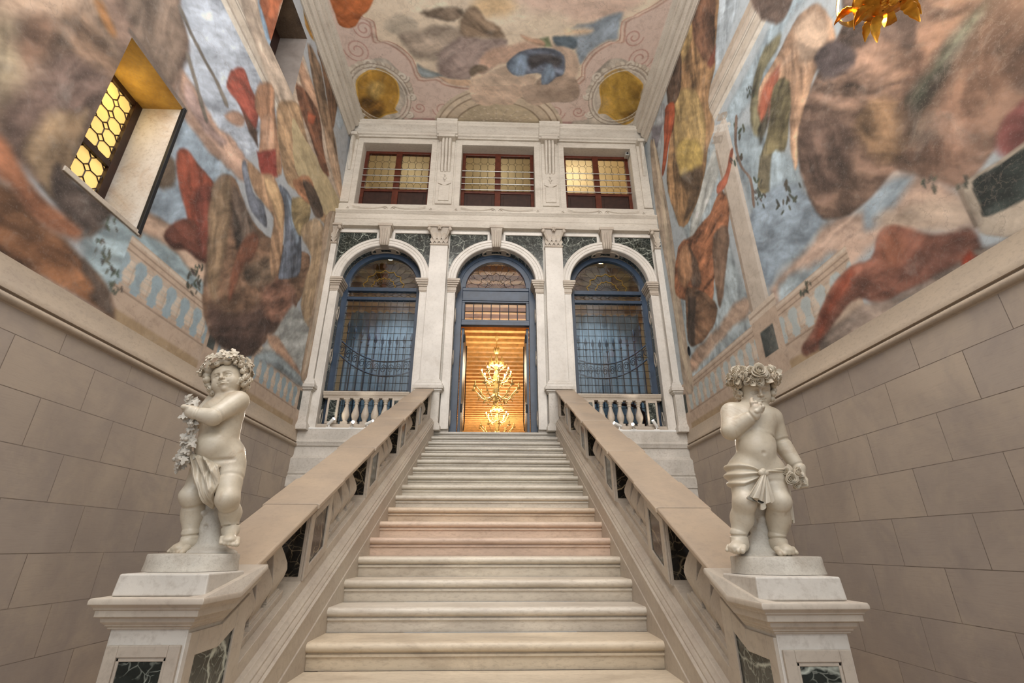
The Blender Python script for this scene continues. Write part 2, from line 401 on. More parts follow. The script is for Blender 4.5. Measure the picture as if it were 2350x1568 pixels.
# scroll consoles between the windows
def console(x, lab, half=0):
    root = empty('console_bracket', (x, 8.85, 7.2), lab, 'bracket', 'consoles between the upper windows')
    b = MB(); xa, xb = x - .15, x + .15
    if half: xa, xb = (x - .02, x + .1) if half > 0 else (x - .1, x + .02)
    b.box(xa - .04, xb + .04, 8.815, 8.86, 7.2, 9.17); mk('back_panel', b, M['painted'], root, 0, .004)
    b = MB(); n = 3 if not half else 2
    for i in range(n):
        cx = xa + .03 + (xb - xa - .06) * (i + .5) / n; w = (xb - xa) / n * .38
        path = [(8.70, 9.1), (8.67, 9.0), (8.66, 8.88), (8.69, 8.74), (8.735, 8.58), (8.75, 8.42), (8.74, 8.3), (8.76, 8.2), (8.80, 8.13)]
        b.loft([[(cx - w, y + .03, z), (cx - w * .5, y, z), (cx + w * .5, y, z), (cx + w, y + .03, z), (cx + w, 8.83, z), (cx - w, 8.83, z)] for y, z in path])
    mk('scroll', b, M['painted'], root, 50)
    b = MB(); b.box(xa - .05, xb + .05, 8.64, 8.83, 9.08, 9.17); mk('top_block', b, M['painted'], root, 0, .01)
    if not half:
        b = MB(); b.box(xa + .03, xb - .03, 8.79, 8.83, 7.28, 7.72); b.prism([(xa, 7.78), (x, 7.70), (xb, 7.78), (xb, 7.86), (x, 7.80), (xa, 7.86)], 'y', 8.785, 8.83); mk('lower_panel', b, M['painted'], root, 0, .006)
        b = MB()
        for i, (dx, z, r) in enumerate(((0, 8.0, .02), (-.02, 7.95, .025), (.022, 7.94, .024), (0, 7.91, .03), (0, 7.86, .018), (-.014, 8.04, .016), (.016, 8.03, .014))): b.ball((x + dx, 8.81, z), r, 8, 6)
        mk('fruit_drop', b, M['painted'], root, 60)
console(-1.31, 'carved scroll console between the left and middle small windows'); console(1.17, 'carved scroll console between the middle and right small windows')
console(-3.60, 'half scroll console in the upper left corner beside the painted wall', 1); console(3.47, 'half scroll console in the upper right corner beside the small camera', -1)

# ------------------------------------------------------------------ pilasters
def capital(b, x0, x1, half=0):
    xc = (x0 + x1) / 2; w = x1 - x0
    b.box(x0 - .01, x1 + .01, 8.72, 8.86, 6.02, 6.05)
    b.loft([[(x0 + .01 - f, 8.745 - f, z), (x1 - .01 + f, 8.745 - f, z), (x1 - .01 + f, 8.86, z), (x0 + .01 - f, 8.86, z)] for z, f in ((6.05, 0), (6.2, .0), (6.36, .02), (6.44, .06))])
    b.box(x0 - .07, x1 + .07, 8.66, 8.86, 6.45, 6.5)
    sides = [x0, x1] if not half else ([x1] if half > 0 else [x0])
    for x in sides:
        s = 1 if x == x1 else -1
        b.ball((x + s * .035, 8.68, 6.39), .055, 10, 8, (.8, 1, 1)); b.ball((x + s * .05, 8.655, 6.37), .03, 8, 6)
        b.tube([(x - s * .05, 8.72, 6.2), (x - s * .01, 8.70, 6.3), (x + s * .03, 8.67, 6.42)], [.02, .024, .03], 6)
    n = 4 if not half else 1
    for i in range(n):
        cx = x0 + w * (i + .5) / n
        b.leaf((cx, 8.735, 6.06), (0, -.12, 1), (0, -1, 0), .17, w / n * .6, -1, .5, .006)
        if i < n - 1 or half: b.leaf((cx + (w / n / 2 if not half else 0), 8.73, 6.1), (0, -.2, 1), (0, -1, 0), .25, w / n * .55, -1, .5, .006)
    if not half:
        for dx, dz, r in ((0, 0, .03), (-.035, .02, .026), (.035, .02, .026), (0, .045, .026), (-.02, -.03, .02), (.02, -.03, .02)): b.ball((xc + dx, 8.65, 6.42 + dz), r, 8, 6)
def pilaster(x0, x1, lab, half=0):
    root = empty('pilaster', ((x0 + x1) / 2, 8.80, ZL), lab, 'pilaster', 'pilasters of the end wall', 'thing')
    e = .035; f = (0 if half > 0 else 1, 0 if half < 0 else 1)
    def bx(b, g, y, z0, z1): b.box(x0 - g * f[0], x1 + g * f[1], y, 8.86, z0, z1)
    b = MB(); bx(b, 0.0, 8.75, 2.95, 6.03); mk('shaft', b, M['white'], root, 0, .006)
    b = MB()
    for g, y, z0, z1 in ((.07, 8.67, 2.80, 2.86), (.06, 8.68, 2.86, 2.875), (.045, 8.70, 2.875, 2.91), (.025, 8.72, 2.91, 2.93), (.015, 8.735, 2.93, 2.955)): bx(b, g, y, z0, z1)
    mk('base', b, M['white'], root, 0, .008)
    b = MB(); bx(b, .03, 8.68, 2.1, 2.70); bx(b, .075, 8.62, ZL, 2.04); bx(b, .055, 8.645, 2.04, 2.075); bx(b, .04, 8.665, 2.075, 2.1)
    bx(b, .05, 8.665, 2.68, 2.70); bx(b, .075, 8.64, 2.70, 2.735); bx(b, .10, 8.615, 2.735, 2.80); mk('pedestal', b, M['istria'], root, 0, .006)
    b = MB(); capital(b, x0, x1, half); mk('capital', b, M['istria_w'], root, 40)
pilaster(*PX[0], 'half pilaster in the left corner against the painted wall', 1)
pilaster(*PX[1], 'tall white pilaster between the left arch and the doorway')
pilaster(*PX[2], 'tall white pilaster between the doorway and the right arch')
pilaster(*PX[3], 'half pilaster in the right corner against the painted wall', -1)

# ------------------------------------------------------------------ arches
def arch(c, which):
    root = empty('arch_surround', (c, 8.85, ZL), 'round stone arch framing the ' + which, 'arch', 'arches of the end wall', 'thing')
    prof = [(R0, 8.86), (R0, 8.80), (R0 + .012, 8.785), (R0 + .06, 8.785), (R0 + .065, 8.775), (R0 + .12, 8.775), (R0 + .125, 8.76), (R0 + .16, 8.755), (R0 + .185, 8.77), (R0 + .19, 8.86)]
    b = MB(); b.arc(c, ZS, prof, 0, PI, 56, True); mk('archivolt', b, M['white'], root, 35)
    for s in (-1, 1):
        xi, xo = c + s * R0, c + s * (R0 + .165)
        a0, a1 = min(xi, xo), max(xi, xo)
        b = MB(); b.box(a0, a1, 8.79, 8.87, 2.0, 4.88); b.box(min(xi, xi + s * .03), max(xi, xi + s * .03), 8.78, 8.80, 2.0, 4.88); mk('jamb', b, M['white'], root, 0, .004)
        b = MB(); o = c + s * (R0 + .17)
        for z0, z1, p in ((4.88, 4.91, .012), (4.91, 5.00, .02), (5.00, 5.04, .04), (5.04, 5.08, .065), (5.08, 5.12, .085), (5.12, ZS, .095)):
            i = xi - s * p; b.box(min(i, o), max(i, o), 8.79 - p, DP, z0, z1)
        mk('impost', b, M['istria_w'], root, 0, .008)
        # reveal: marble strip between white fillets, with an oval half way up
        b = MB(); x = xi - s * .006
        b.box(min(xi, x), max(xi, x), 8.93, 9.05, 2.02, 4.86); mk('marble_inlay', b, M['green'], root, 0)
        for z in (3.5, 4.45, 2.25):
            b = MB(); L = []
            for r in (1.0, .72): L.append([(xi - s * .016, 8.99 + .062 * r * math.cos(2 * PI * j / 20), z + .16 * r * math.sin(2 * PI * j / 20)) for j in range(20)])
            base = [[(xi + s * .002, p[1], p[2]) for p in q] for q in L]
            b.loft([base[0], L[0], L[1], base[1]], True, False)
            mk('oval_frame', b, M['istria_w'], root, 40)
    b = MB(); r = R0 - .006
    b.arc(c, ZS, [(R0, 8.93), (r, 8.93), (r, 9.05), (R0, 9.05)], .12, PI - .12, 40); mk('marble_inlay', b, M['green'], root, 40)
    b = MB(); r2 = R0 - .02
    for a0, a1 in ((1.3, 1.44), (1.70, 1.84)): b.arc(c, ZS, [(R0, 8.87), (r2, 8.87), (r2, 9.08), (R0, 9.08)], a0, a1, 5)
    for y0, y1 in ((8.87, 8.93), (9.03, 9.08)): b.arc(c, ZS, [(R0, y0), (r2, y0), (r2, y1), (R0, y1)], 1.44, 1.70, 6)
    for s in (-1, 1):
        for i in range(10):
            t0, t1 = PI * i / 10 - PI / 2, PI * (i + 1) / 10 - PI / 2
            def pt(t, q, rr): a = PI / 2 - s * (.27 + .12 * q * math.cos(t)); return (c + rr * math.cos(a), 8.98 + .085 * q * math.sin(t), ZS + rr * math.sin(a))
            b.hexa([pt(t0, 1, R0), pt(t1, 1, R0), pt(t1, .68, R0), pt(t0, .68, R0), pt(t0, 1, r2), pt(t1, 1, r2), pt(t1, .68, r2), pt(t0, .68, r2)])
    mk('soffit_panel', b, M['istria_w'], root, 40)
    # keystone: fluted bracket
    b = MB(); z0, z1 = ZS + R0 - .02, 6.50
    b.loft([[(c - w, y, z), (c + w, y, z), (c + w, 8.86, z), (c - w, 8.86, z)] for z, w, y in ((z0, .085, 8.74), (z0 + .06, .095, 8.70), (z0 + .12, .10, 8.715), (z1 - .14, .115, 8.68), (z1 - .07, .13, 8.64))])
    for i in range(4):
        x = -.066 + .044 * i
        b.tube([(c + x * .9, 8.735, z0), (c + x, 8.695, z0 + .06), (c + x * 1.1, 8.70, z0 + .15), (c + x * 1.2, 8.675, z1 - .12)], [.02, .022, .018, .02], 6)
    b.box(c - .155, c + .155, 8.63, 8.86, z1 - .07, z1); mk('keystone', b, M['istria_w'], root, 40, .004)
    # spandrels of dark marble in a white frame
    for s in (-1, 1):
        Ro = R0 + .195; n = 18; xe = c + s * 1.02 if abs(c) < 1 else c + s * 1.01; zt = 6.36
        xs = [c + s * (.17 + (abs(xe - c) - .17) * i / n) for i in range(n + 1)]
        b = MB()
        for i in range(n):
            za = ZS + math.sqrt(max(0, Ro ** 2 - (xs[i] - c) ** 2)); zb = ZS + math.sqrt(max(0, Ro ** 2 - (xs[i + 1] - c) ** 2))
            za, zb = min(za, zt), min(zb, zt)
            b.hexa([(xs[i], 8.835, za), (xs[i + 1], 8.835, zb), (xs[i + 1], 8.86, zb), (xs[i], 8.86, za), (xs[i], 8.835, zt), (xs[i + 1], 8.835, zt), (xs[i + 1], 8.86, zt), (xs[i], 8.86, zt)])
        mk('spandrel_panel', b, M['green'], root, 30)
        b = MB()
        xa, xb = sorted((c + s * .17, xe)); b.box(xa - .0, xb, 8.805, 8.86, zt, zt + .07)
        x1, x2 = sorted((c + s * .15, c + s * .20)); b.box(x1, x2, 8.81, 8.86, ZS + math.sqrt(Ro ** 2 - .04) - .01, zt + .07)
        mk('spandrel_frame', b, M['white'], root, 0, .006)
arch(AC[0], 'left tall window'); arch(AC[1], 'blue doorway'); arch(AC[2], 'right tall window')

# ------------------------------------------------------------------ blue framed glazing
def seg(b, pts, y, r): b.tube([(x, y, z) for x, z in pts], r, 5)
YW = 9.12
def lunette_star(c, z, R, inner, pts=11):
    out = []
    for i in range(pts * 2 + 1):
        t = PI * i / (pts * 2); q = inner * R * (1.0 if i % 2 else 0.88); out.append((c + q * math.cos(t), z + q * math.sin(t)))
    return out
def grid_window(c, idx, which):
    root = empty('window_%d' % idx, (c, YW, ZL), which, 'window', kind='structure')
    b = MB(); w = .115
    for s in (-1, 1): b.box(min(c + s * R0, c + s * (R0 - w)), max(c + s * R0, c + s * (R0 - w)), YW - .05, YW + .05, ZL + .02, ZS)
    b.arc(c, ZS, [(R0 - w, YW - .05), (R0, YW - .05), (R0, YW + .05), (R0 - w, YW + .05)], 0, PI, 44)
    b.box(c - R0 + w, c + R0 - w, YW - .05, YW + .05, 5.04, 5.13); b.box(c - R0 + w, c + R0 - w, YW - .045, YW + .05, 4.83, 4.90); b.box(c - R0 + w, c + R0 - w, YW - .05, YW + .05, ZL + .02, ZL + .12)
    mk('blue_frame', b, M['blue'], root, 35, .004)
    b = MB(); h = R0 - w
    b.box(c - h, c + h, YW - .003, YW + .003, ZL + .1, 5.1)
    n = 30; b.loft([[(c + h * math.cos(PI * i / n), y, 5.1 + (ZS - 5.1 + h * math.sin(PI * i / n)) * (1 if 0 < i < n else 0)) for i in range(n + 1)] for y in (YW - .003, YW + .003)])
    mk('glass_pane', b, M['glass_d'], root, 0)
    b = MB()
    for i in range(1, 11): seg(b, [(c - h + 2 * h * i / 11, ZL + .1), (c - h + 2 * h * i / 11, 4.84)], YW - .008, .005)
    for j in range(1, 19): seg(b, [(c - h, 4.84 - .155 * j), (c + h, 4.84 - .155 * j)], YW - .008, .005)
    for i in range(8):
        xa, xb = c - h + 2 * h * i / 8, c - h + 2 * h * (i + 1) / 8; m_ = (xa + xb) / 2
        for g in (0, .018): seg(b, [(xa + g, 4.97), (m_, 5.04 - g), (xb - g, 4.97), (m_, 4.90 + g), (xa + g, 4.97)], YW - .008, .003)
    for i in range(1, 12):
        t = PI * i / 12; seg(b, [(c + .16 * h * math.cos(t), 5.13 + .16 * h * math.sin(t)), (c + .98 * h * math.cos(t), 5.13 + .98 * h * math.sin(t))], YW - .008, .0035)
    seg(b, [(c + .16 * h * math.cos(PI * i / 16), 5.13 + .16 * h * math.sin(PI * i / 16)) for i in range(17)], YW - .008, .004)
    for i in range(12):
        t0 = PI * i / 12; seg(b, [(c + h * (.8 + .17 * math.sin(PI * q / 8)) * math.cos(t0 + PI / 12 * q / 8), 5.13 + h * (.8 + .17 * math.sin(PI * q / 8)) * math.sin(t0 + PI / 12 * q / 8)) for q in range(9)], YW - .008, .0035)
    mk('lead_bars', b, M['lead'], root, 60)
    b = MB()
    for q in (.36, .62): seg(b, lunette_star(c, 5.13, h, q, 7), YW - .012, .009)
    mk('brass_star', b, M['brass'], root, 60)
grid_window(AC[0], 1, 'tall arched window of leaded glass in the left arch'); grid_window(AC[2], 2, 'tall arched window of leaded glass in the right arch')

D1 = empty('door_1', (AC[1], YW, ZL), 'open blue double door under a glazed arch at the top of the stairs', 'door', kind='structure')
c = AC[1]; b = MB(); w = .13
for s in (-1, 1): b.box(min(c + s * R0, c + s * (R0 - w)), max(c + s * R0, c + s * (R0 - w)), YW - .06, YW + .06, ZL, ZS)
b.arc(c, ZS, [(R0 - .08, YW - .06), (R0, YW - .06), (R0, YW + .06), (R0 - .08, YW + .06)], 0, PI, 44)
b.arc(c, ZS, [(.655, YW - .045), (R0 - .07, YW - .045), (R0 - .07, YW + .05), (.655, YW + .05)], 0, PI, 44)
b.box(c - R0 + w, c + R0 - w, YW - .06, YW + .05, 5.08, 5.155); b.box(c - R0 + w, c + R0 - w, YW - .045, YW + .05, 4.88, 5.08); b.box(c - R0 + w, c + R0 - w, YW - .06, YW + .05, 4.84, 4.88)
for s in (-1, 1): b.box(min(c + s * (R0 - w), c + s * .655), max(c + s * (R0 - w), c + s * .655), YW - .045, YW + .05, 4.395, 4.80)
b.box(c - R0 + w, c + R0 - w, YW - .045, YW + .05, 4.80, 4.84); b.box(c - R0 + w, c + R0 - w, YW - .045, YW + .05, 4.34, 4.395); b.box(c - R0 + w, c + R0 - w, YW - .06, YW + .05, 4.264, 4.34)
mk('blue_frame', b, M['blue'], D1, 35, .005)
b = MB(); b.box(c - .655, c + .655, YW - .003, YW + .003, 4.39, 4.81); n = 30
b.loft([[(c + .66 * math.cos(PI * i / n), y, 5.15 + .66 * math.sin(PI * i / n)) for i in range(n + 1)] for y in (YW - .003, YW + .003)])
mk('glass_pane', b, M['glass'], D1, 0)
b = MB()
for i in range(8): seg(b, [(c - .655 + 1.31 * i / 7, 4.39), (c - .655 + 1.31 * i / 7, 4.81)], YW - .012, .010)
for z in (4.395, 4.6, 4.805): seg(b, [(c - .655, z), (c + .655, z)], YW - .012, .010)
for q in (.32, .55): seg(b, lunette_star(c, 5.15, .66, q * 1.12, 7), YW - .01, .006)
for i in range(1, 12):
    t = PI * i / 12; seg(b, [(c + .11 * math.cos(t), 5.15 + .11 * math.sin(t)), (c + .65 * math.cos(t), 5.15 + .65 * math.sin(t))], YW - .01, .003)
for i in range(12):
    t0 = PI * i / 12; seg(b, [(c + .66 * (.8 + .17 * math.sin(PI * q / 8)) * math.cos(t0 + PI / 12 * q / 8), 5.15 + .66 * (.8 + .17 * math.sin(PI * q / 8)) * math.sin(t0 + PI / 12 * q / 8)) for q in range(9)], YW - .01, .0035)
mk('lead_bars', b, M['iron'], D1, 60)
for s in (-1, 1):
    x = c + s * (R0 - w - .035)
    b = MB(); b.box(x - .028, x + .028, YW + .06, YW + .78, ZL + .02, 4.25); lf = mk('door_leaf', b, M['blue'], D1, 0, .006)
    b = MB()
    for z in (2.5, 4.0): b.lathe(x - s * .035, YW + .045, [(0, z - .09), (.02, z - .085), (.02, z + .085), (0, z + .09)], 10)
    mk('hinge', b, M['iron'], lf, 40)
    b = MB(); b.tube([(x - s * .045, YW + .7, 2.2), (x - s * .06, YW + .7, 2.4), (x - s * .045, YW + .7, 4.1)], .012, 6); mk('bolt_rod', b, M['iron'], lf, 50)

# ------------------------------------------------------------------ small upper windows
YU = 9.13
def octagons(b, x0, x1, z0, z1, nx, nz, place, r):
    px, pz = (x1 - x0) / nx, (z1 - z0) / nz; k = .27
    for i in range(nx + 1):
        for j in range(nz + 1):
            X, Z = x0 + px * i, z0 + pz * j
            d = [(X, Z + pz * k), (X + px * k, Z), (X, Z - pz * k), (X - px * k, Z), (X, Z + pz * k)]
            d = [(min(max(a, x0), x1), min(max(q, z0), z1)) for a, q in d]
            b.tube([place(a, q) for a, q in d], r, 4)
            if i < nx and 0 < j < nz: b.tube([place(X + px * k, Z), place(X + px * (1 - k), Z)], r, 4)
            if j < nz and 0 < i < nx: b.tube([place(X, Z + pz * k), place(X, Z + pz * (1 - k))], r, 4)
for i, (x0, x1) in enumerate(WX):
    root = empty('window_%d' % (i + 3), ((x0 + x1) / 2, YU, WZ0), ('left', 'middle', 'right')[i] + ' small window of octagon panes in dark red wood with four bars', 'window', kind='structure')
    xm = (x0 + x1) / 2; b = MB()
    b.box(x0, x0 + .08, YU - .03, YU + .05, WZ0, WZ1); b.box(x1 - .08, x1, YU - .03, YU + .05, WZ0, WZ1); b.box(xm - .07, xm + .07, YU - .035, YU + .05, WZ0, WZ1)
    for a0, a1 in ((x0 + .08, xm - .07), (xm + .07, x1 - .08)): b.box(a0, a1, YU - .03, YU + .05, WZ1 - .07, WZ1); b.box(a0, a1, YU - .03, YU + .05, 7.76, 7.83)
    mk('wood_frame', b, M['wood'], root, 0, .005)
    b = MB()
    for a0, a1 in ((x0 + .08, xm - .07), (xm + .07, x1 - .08)): b.box(a0, a1, YU, YU + .03, WZ0, 7.77); b.box(a0 + .07, a1 - .07, YU - .012, YU, WZ0 + .08, 7.70)
    mk('wood_panel', b, M['wood_d'], root, 0, .005)
    for a0, a1 in ((x0 + .08, xm - .07), (xm + .07, x1 - .08)):
        b = MB(); b.box(a0, a1, YU + .02, YU + .026, 7.82, WZ1 - .06); g = mk('glass_pane', b, M['glass'], root, 0)
        b = MB(); octagons(b, a0, a1, 7.83, WZ1 - .07, 4, 5, lambda a, q: (a, YU + .016, q), .005); mk('lead_bars', b, M['lead'], g, 60)
    for z in (8.40, 8.20, 8.01, 7.83):
        b = MB(); b.tube([(x0, 9.06, z), (x1, 9.06, z)], .011, 8); mk('security_bar', b, M['steel'], root, 60)
cam_ = empty('security_camera', (3.1, 8.93, 8.96), 'small grey security camera in the top corner of the right small window', 'camera')
b = MB(); b.box(3.06, 3.15, 8.86, 9.0, 8.84, 8.93); mk('camera_body', b, M['steel'], cam_, 0, .01)
b = MB(); b.tube([(3.105, 8.87, 8.885), (3.105, 8.845, 8.885)], .025, 12); mk('lens', b, M['iron'], cam_, 40)
b = MB(); b.box(3.09, 3.12, 8.93, 8.97, 8.92, 9.0); mk('mount', b, M['steel'], cam_, 0, .004)

# ------------------------------------------------------------------ plinth courses under the side arches, landing
def plinth(x0, x1, idx, lab):
    prof = [(8.9, 1.972), (8.755, 1.972), (8.755, 1.78), (8.74, 1.765), (8.735, 1.755), (8.73, 1.735), (8.745, 1.70), (8.75, 1.67), (8.775, 1.66), (8.78, 1.52), (8.77, 1.50), (8.75, 1.475), (8.715, 1.455), (8.70, 1.44), (8.68, 1.44), (8.68, 1.21), (8.665, 1.20), (8.66, 1.175), (8.675, 1.15), (8.66, 1.13), (8.64, 1.12), (8.64, .95), (8.66, .94), (8.66, ZF), (8.9, ZF)]
    b = MB(); b.loft([[(x, y, z) for y, z in prof] for x in (x0, x1)])
    for xx in ((x0 + .14, x0 + 1.0) if x0 < 0 else (x1 - .14, x1 - 1.0)): b.box(xx - .003, xx + .003, 8.678, 8.70, 1.21, 1.44)
    o = mk('trim_%d' % idx, b, M['istria'], None, 35, org=((x0 + x1) / 2, 8.8, ZF)); tag(o, lab, 'plinth', kind='structure')
plinth(XL, -1.45, 3, 'moulded stone plinth below the left arched window'); plinth(1.32, XR, 4, 'moulded stone plinth below the right arched window')
b = MB(); b.box(XL - .3, XR + .3, 8.9, 30.2, ZL - .25, ZL)
o = mk('floor_upper', b, M['terrazzo'], None, 0); tag(o, 'stone floor of the upper hall beyond the doorway', 'floor', kind='structure')

# ------------------------------------------------------------------ small balustrades in the side arches
BAL = [(.062, 0), (.062, .045), (.045, .055), (.04, .07), (.052, .10), (.068, .145), (.072, .185), (.064, .225), (.045, .29), (.032, .345), (.030, .375), (.042, .385), (.042, .40), (.032, .41), (.045, .435), (.056, .455), (.056, .49), (0.0, .49)]
def balcony(c, s, lab):
    root = empty('window_balustrade', (c, 8.9, 1.97), lab, 'balustrade', 'balustrades in the side arches')
    x0, x1 = c - .815, c + .815
    b = MB(); pr = [(8.83, 2.725), (8.82, 2.70), (8.835, 2.675), (8.84, 2.655), (8.86, 2.64), (8.87, 2.60), (9.0, 2.60), (9.01, 2.725)]
    b.loft([[(x, y, z) for y, z in pr] for x in (x0, x1)]); mk('top_rail', b, M['istria_w'], root, 35, .004)
    b = MB(); pr = [(8.80, 1.974), (8.80, 2.0), (8.815, 2.03), (8.85, 2.05), (8.855, 2.095), (9.0, 2.095), (9.0, 1.974)]
    b.loft([[(x, y, z) for y, z in pr] for x in (x0 - .03, x1 + .03)]); mk('bottom_rail', b, M['istria_w'], root, 35)
    for k in (-1, 1):
        xa, xb = sorted((c + k * .50, c + k * .715)); b = MB(); b.box(xa, xb, 8.86, 8.98, 2.095, 2.60)
        for q0, q1, r0, r1 in ((xa, xa + .04, 2.1, 2.59), (xb - .04, xb, 2.1, 2.59), (xa + .04, xb - .04, 2.1, 2.14), (xa + .04, xb - .04, 2.55, 2.59)): b.box(q0, q1, 8.845, 8.865, r0, r1)
        d = mk('post', b, M['istria_w'], root, 0, .004)
        b = MB(); b.box(xa + .04, xb - .04, 8.852, 8.862, 2.14, 2.55); b.box(xa - .003 if k > 0 else xb, xa if k > 0 else xb + .003, 8.88, 8.96, 2.14, 2.55); mk('marble_panel', b, M['green'], d, 0)
    first = None
    for i in range(5):
        x = c - .364 + .182 * i
        if first is None:
            b = MB(); prof = [(r, 2.095 + z * 1.03) for r, z in BAL]; b.lathe(x, 8.92, prof[1:-1], 16); b.square(x, 8.92, [(.066, 2.095), (.066, 2.14)]); b.square(x, 8.92, [(.058, 2.57), (.058, 2.60)])
            first = mk('baluster', b, M['istria_w'], root, 40, org=(x, 8.92, 2.095))
        else:
            q = first.copy(); COL.objects.link(q); q.parent = root; q.location = Vector((x, 8.92, 2.095)) - ORG[root]
balcony(AC[0], -1, 'low stone balustrade in front of the left arched window'); balcony(AC[2], 1, 'low stone balustrade in front of the right arched window')

# ------------------------------------------------------------------ track lights on the ledges
def track(x0, x1, side):
    o = empty('light_track', ((x0 + x1) / 2, 8.775, 1.975), 'white lighting track on the ledge under the %s arched window' % side, 'track', 'lighting tracks on the ledges')
    b = MB(); b.box(x0, x1, 8.757, 8.793, 1.974, 2.006); mk('rail', b, M['lampwhite'], o, 0, .003)
    b = MB(); b.box(x0 - .03, x0, 8.755, 8.795, 1.974, 2.008) if side == 'left' else b.box(x1, x1 + .03, 8.755, 8.795, 1.974, 2.008); mk('end_cap', b, M['lampwhite'], o, 0, .003)
track(-3.50, -1.85, 'left'); track(1.7, 3.42, 'right')
SPOTS = []
def spot(x, d, lab, L=.16, r=.03, on=True):
    root = empty('spotlight', (x, 8.775, 2.008), lab, 'spotlight', 'spotlights on the ledge tracks')
    b = MB(); b.box(x - .05, x + .05, 8.76, 8.79, 2.007, 2.02); b.tube([(x, 8.775, 2.02), (x, 8.775, 2.075)], .012, 8); mk('bracket', b, M['lampwhite'], root, 40)
    d = Vector(d).normalized(); p = Vector((x, 8.775, 2.085)); a = p - d * L * .25; e = p + d * L * .75
    b = MB(); b.tube([a, a + d * .002, e - d * .002, e], [r * .96, r, r, r * .96], 20); mk('lamp_body', b, M['lampwhite'], root, 35)
    b = MB(); b.tube([e + d * .001, e + d * .003], r * .8, 20); mk('lamp_face', b, M['led'] if on else M['lampwhite'], root, 35)
    SPOTS.append((e + d * .02, d))
spot(-3.10, (.62, -.25, .6), 'white tilted spotlight farthest left on the left ledge'); spot(-2.68, (.40, -1, .02), 'white spotlight glaring at the statues from the left ledge, in the middle of its track'); spot(-2.40, (.9, -.35, .35), 'white spotlight on the left ledge nearest the stair rail')
spot(2.98, (-.5, -.25, .75), 'white tilted spotlight farthest right on the right ledge'); spot(2.55, (-.40, -1, .02), 'white spotlight glaring at the statues from the right ledge, in the middle of its track'); spot(2.28, (-.9, -.35, .35), 'white spotlight on the right ledge nearest the stair rail')

# ------------------------------------------------------------------ staircase
ST = empty('staircase', (0, 2.2, ZF), 'broad flight of worn pale stone steps with rounded nosings', 'staircase', kind='thing')
SX0, SX1 = -1.16, 1.065
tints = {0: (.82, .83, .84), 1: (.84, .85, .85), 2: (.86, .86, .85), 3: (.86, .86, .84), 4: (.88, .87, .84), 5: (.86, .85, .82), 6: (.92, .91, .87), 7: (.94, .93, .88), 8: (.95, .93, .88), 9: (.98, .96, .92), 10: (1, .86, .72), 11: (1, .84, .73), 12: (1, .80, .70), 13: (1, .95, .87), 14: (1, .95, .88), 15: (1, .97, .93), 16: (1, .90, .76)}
for k in range(21):
    y, z = 8.75 - .33 * k, 1.945 - .1557 * k
    pr = [(y + .36, z), (y + .035, z)]
    for i in range(9):
        t = PI / 2 + PI * i / 8; pr.append((y + .03 + .03 * math.cos(t), z - .028 + .028 * math.sin(t)))
    pr += [(y + .036, z - .058), (y + .036, z - .066), (y + .026, z - .066), (y + .026, z - .080), (y + .042, z - .083), (y + .046, z - .1557), (y + .36, z - .1557)]
    b = MB(); e = .012
    b.loft([[(x + (1 if x < 0 else -1) * e * q, y + (yy - y) * (1 if q == 0 else 1) + .012 * q * (yy < y + .06), zz) for yy, zz in pr] for x, q in ((SX0 - .03, 1), (SX0 - .03, 0), (SX1 + .03, 0), (SX1 + .03, 1))])
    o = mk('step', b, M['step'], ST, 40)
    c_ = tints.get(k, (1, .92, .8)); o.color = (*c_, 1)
b = MB(); b.box(SX0, SX1, 8.79, 9.06, ZL - .15, ZL - .001); mk('landing_slab', b, M['istria'], ST, 0)

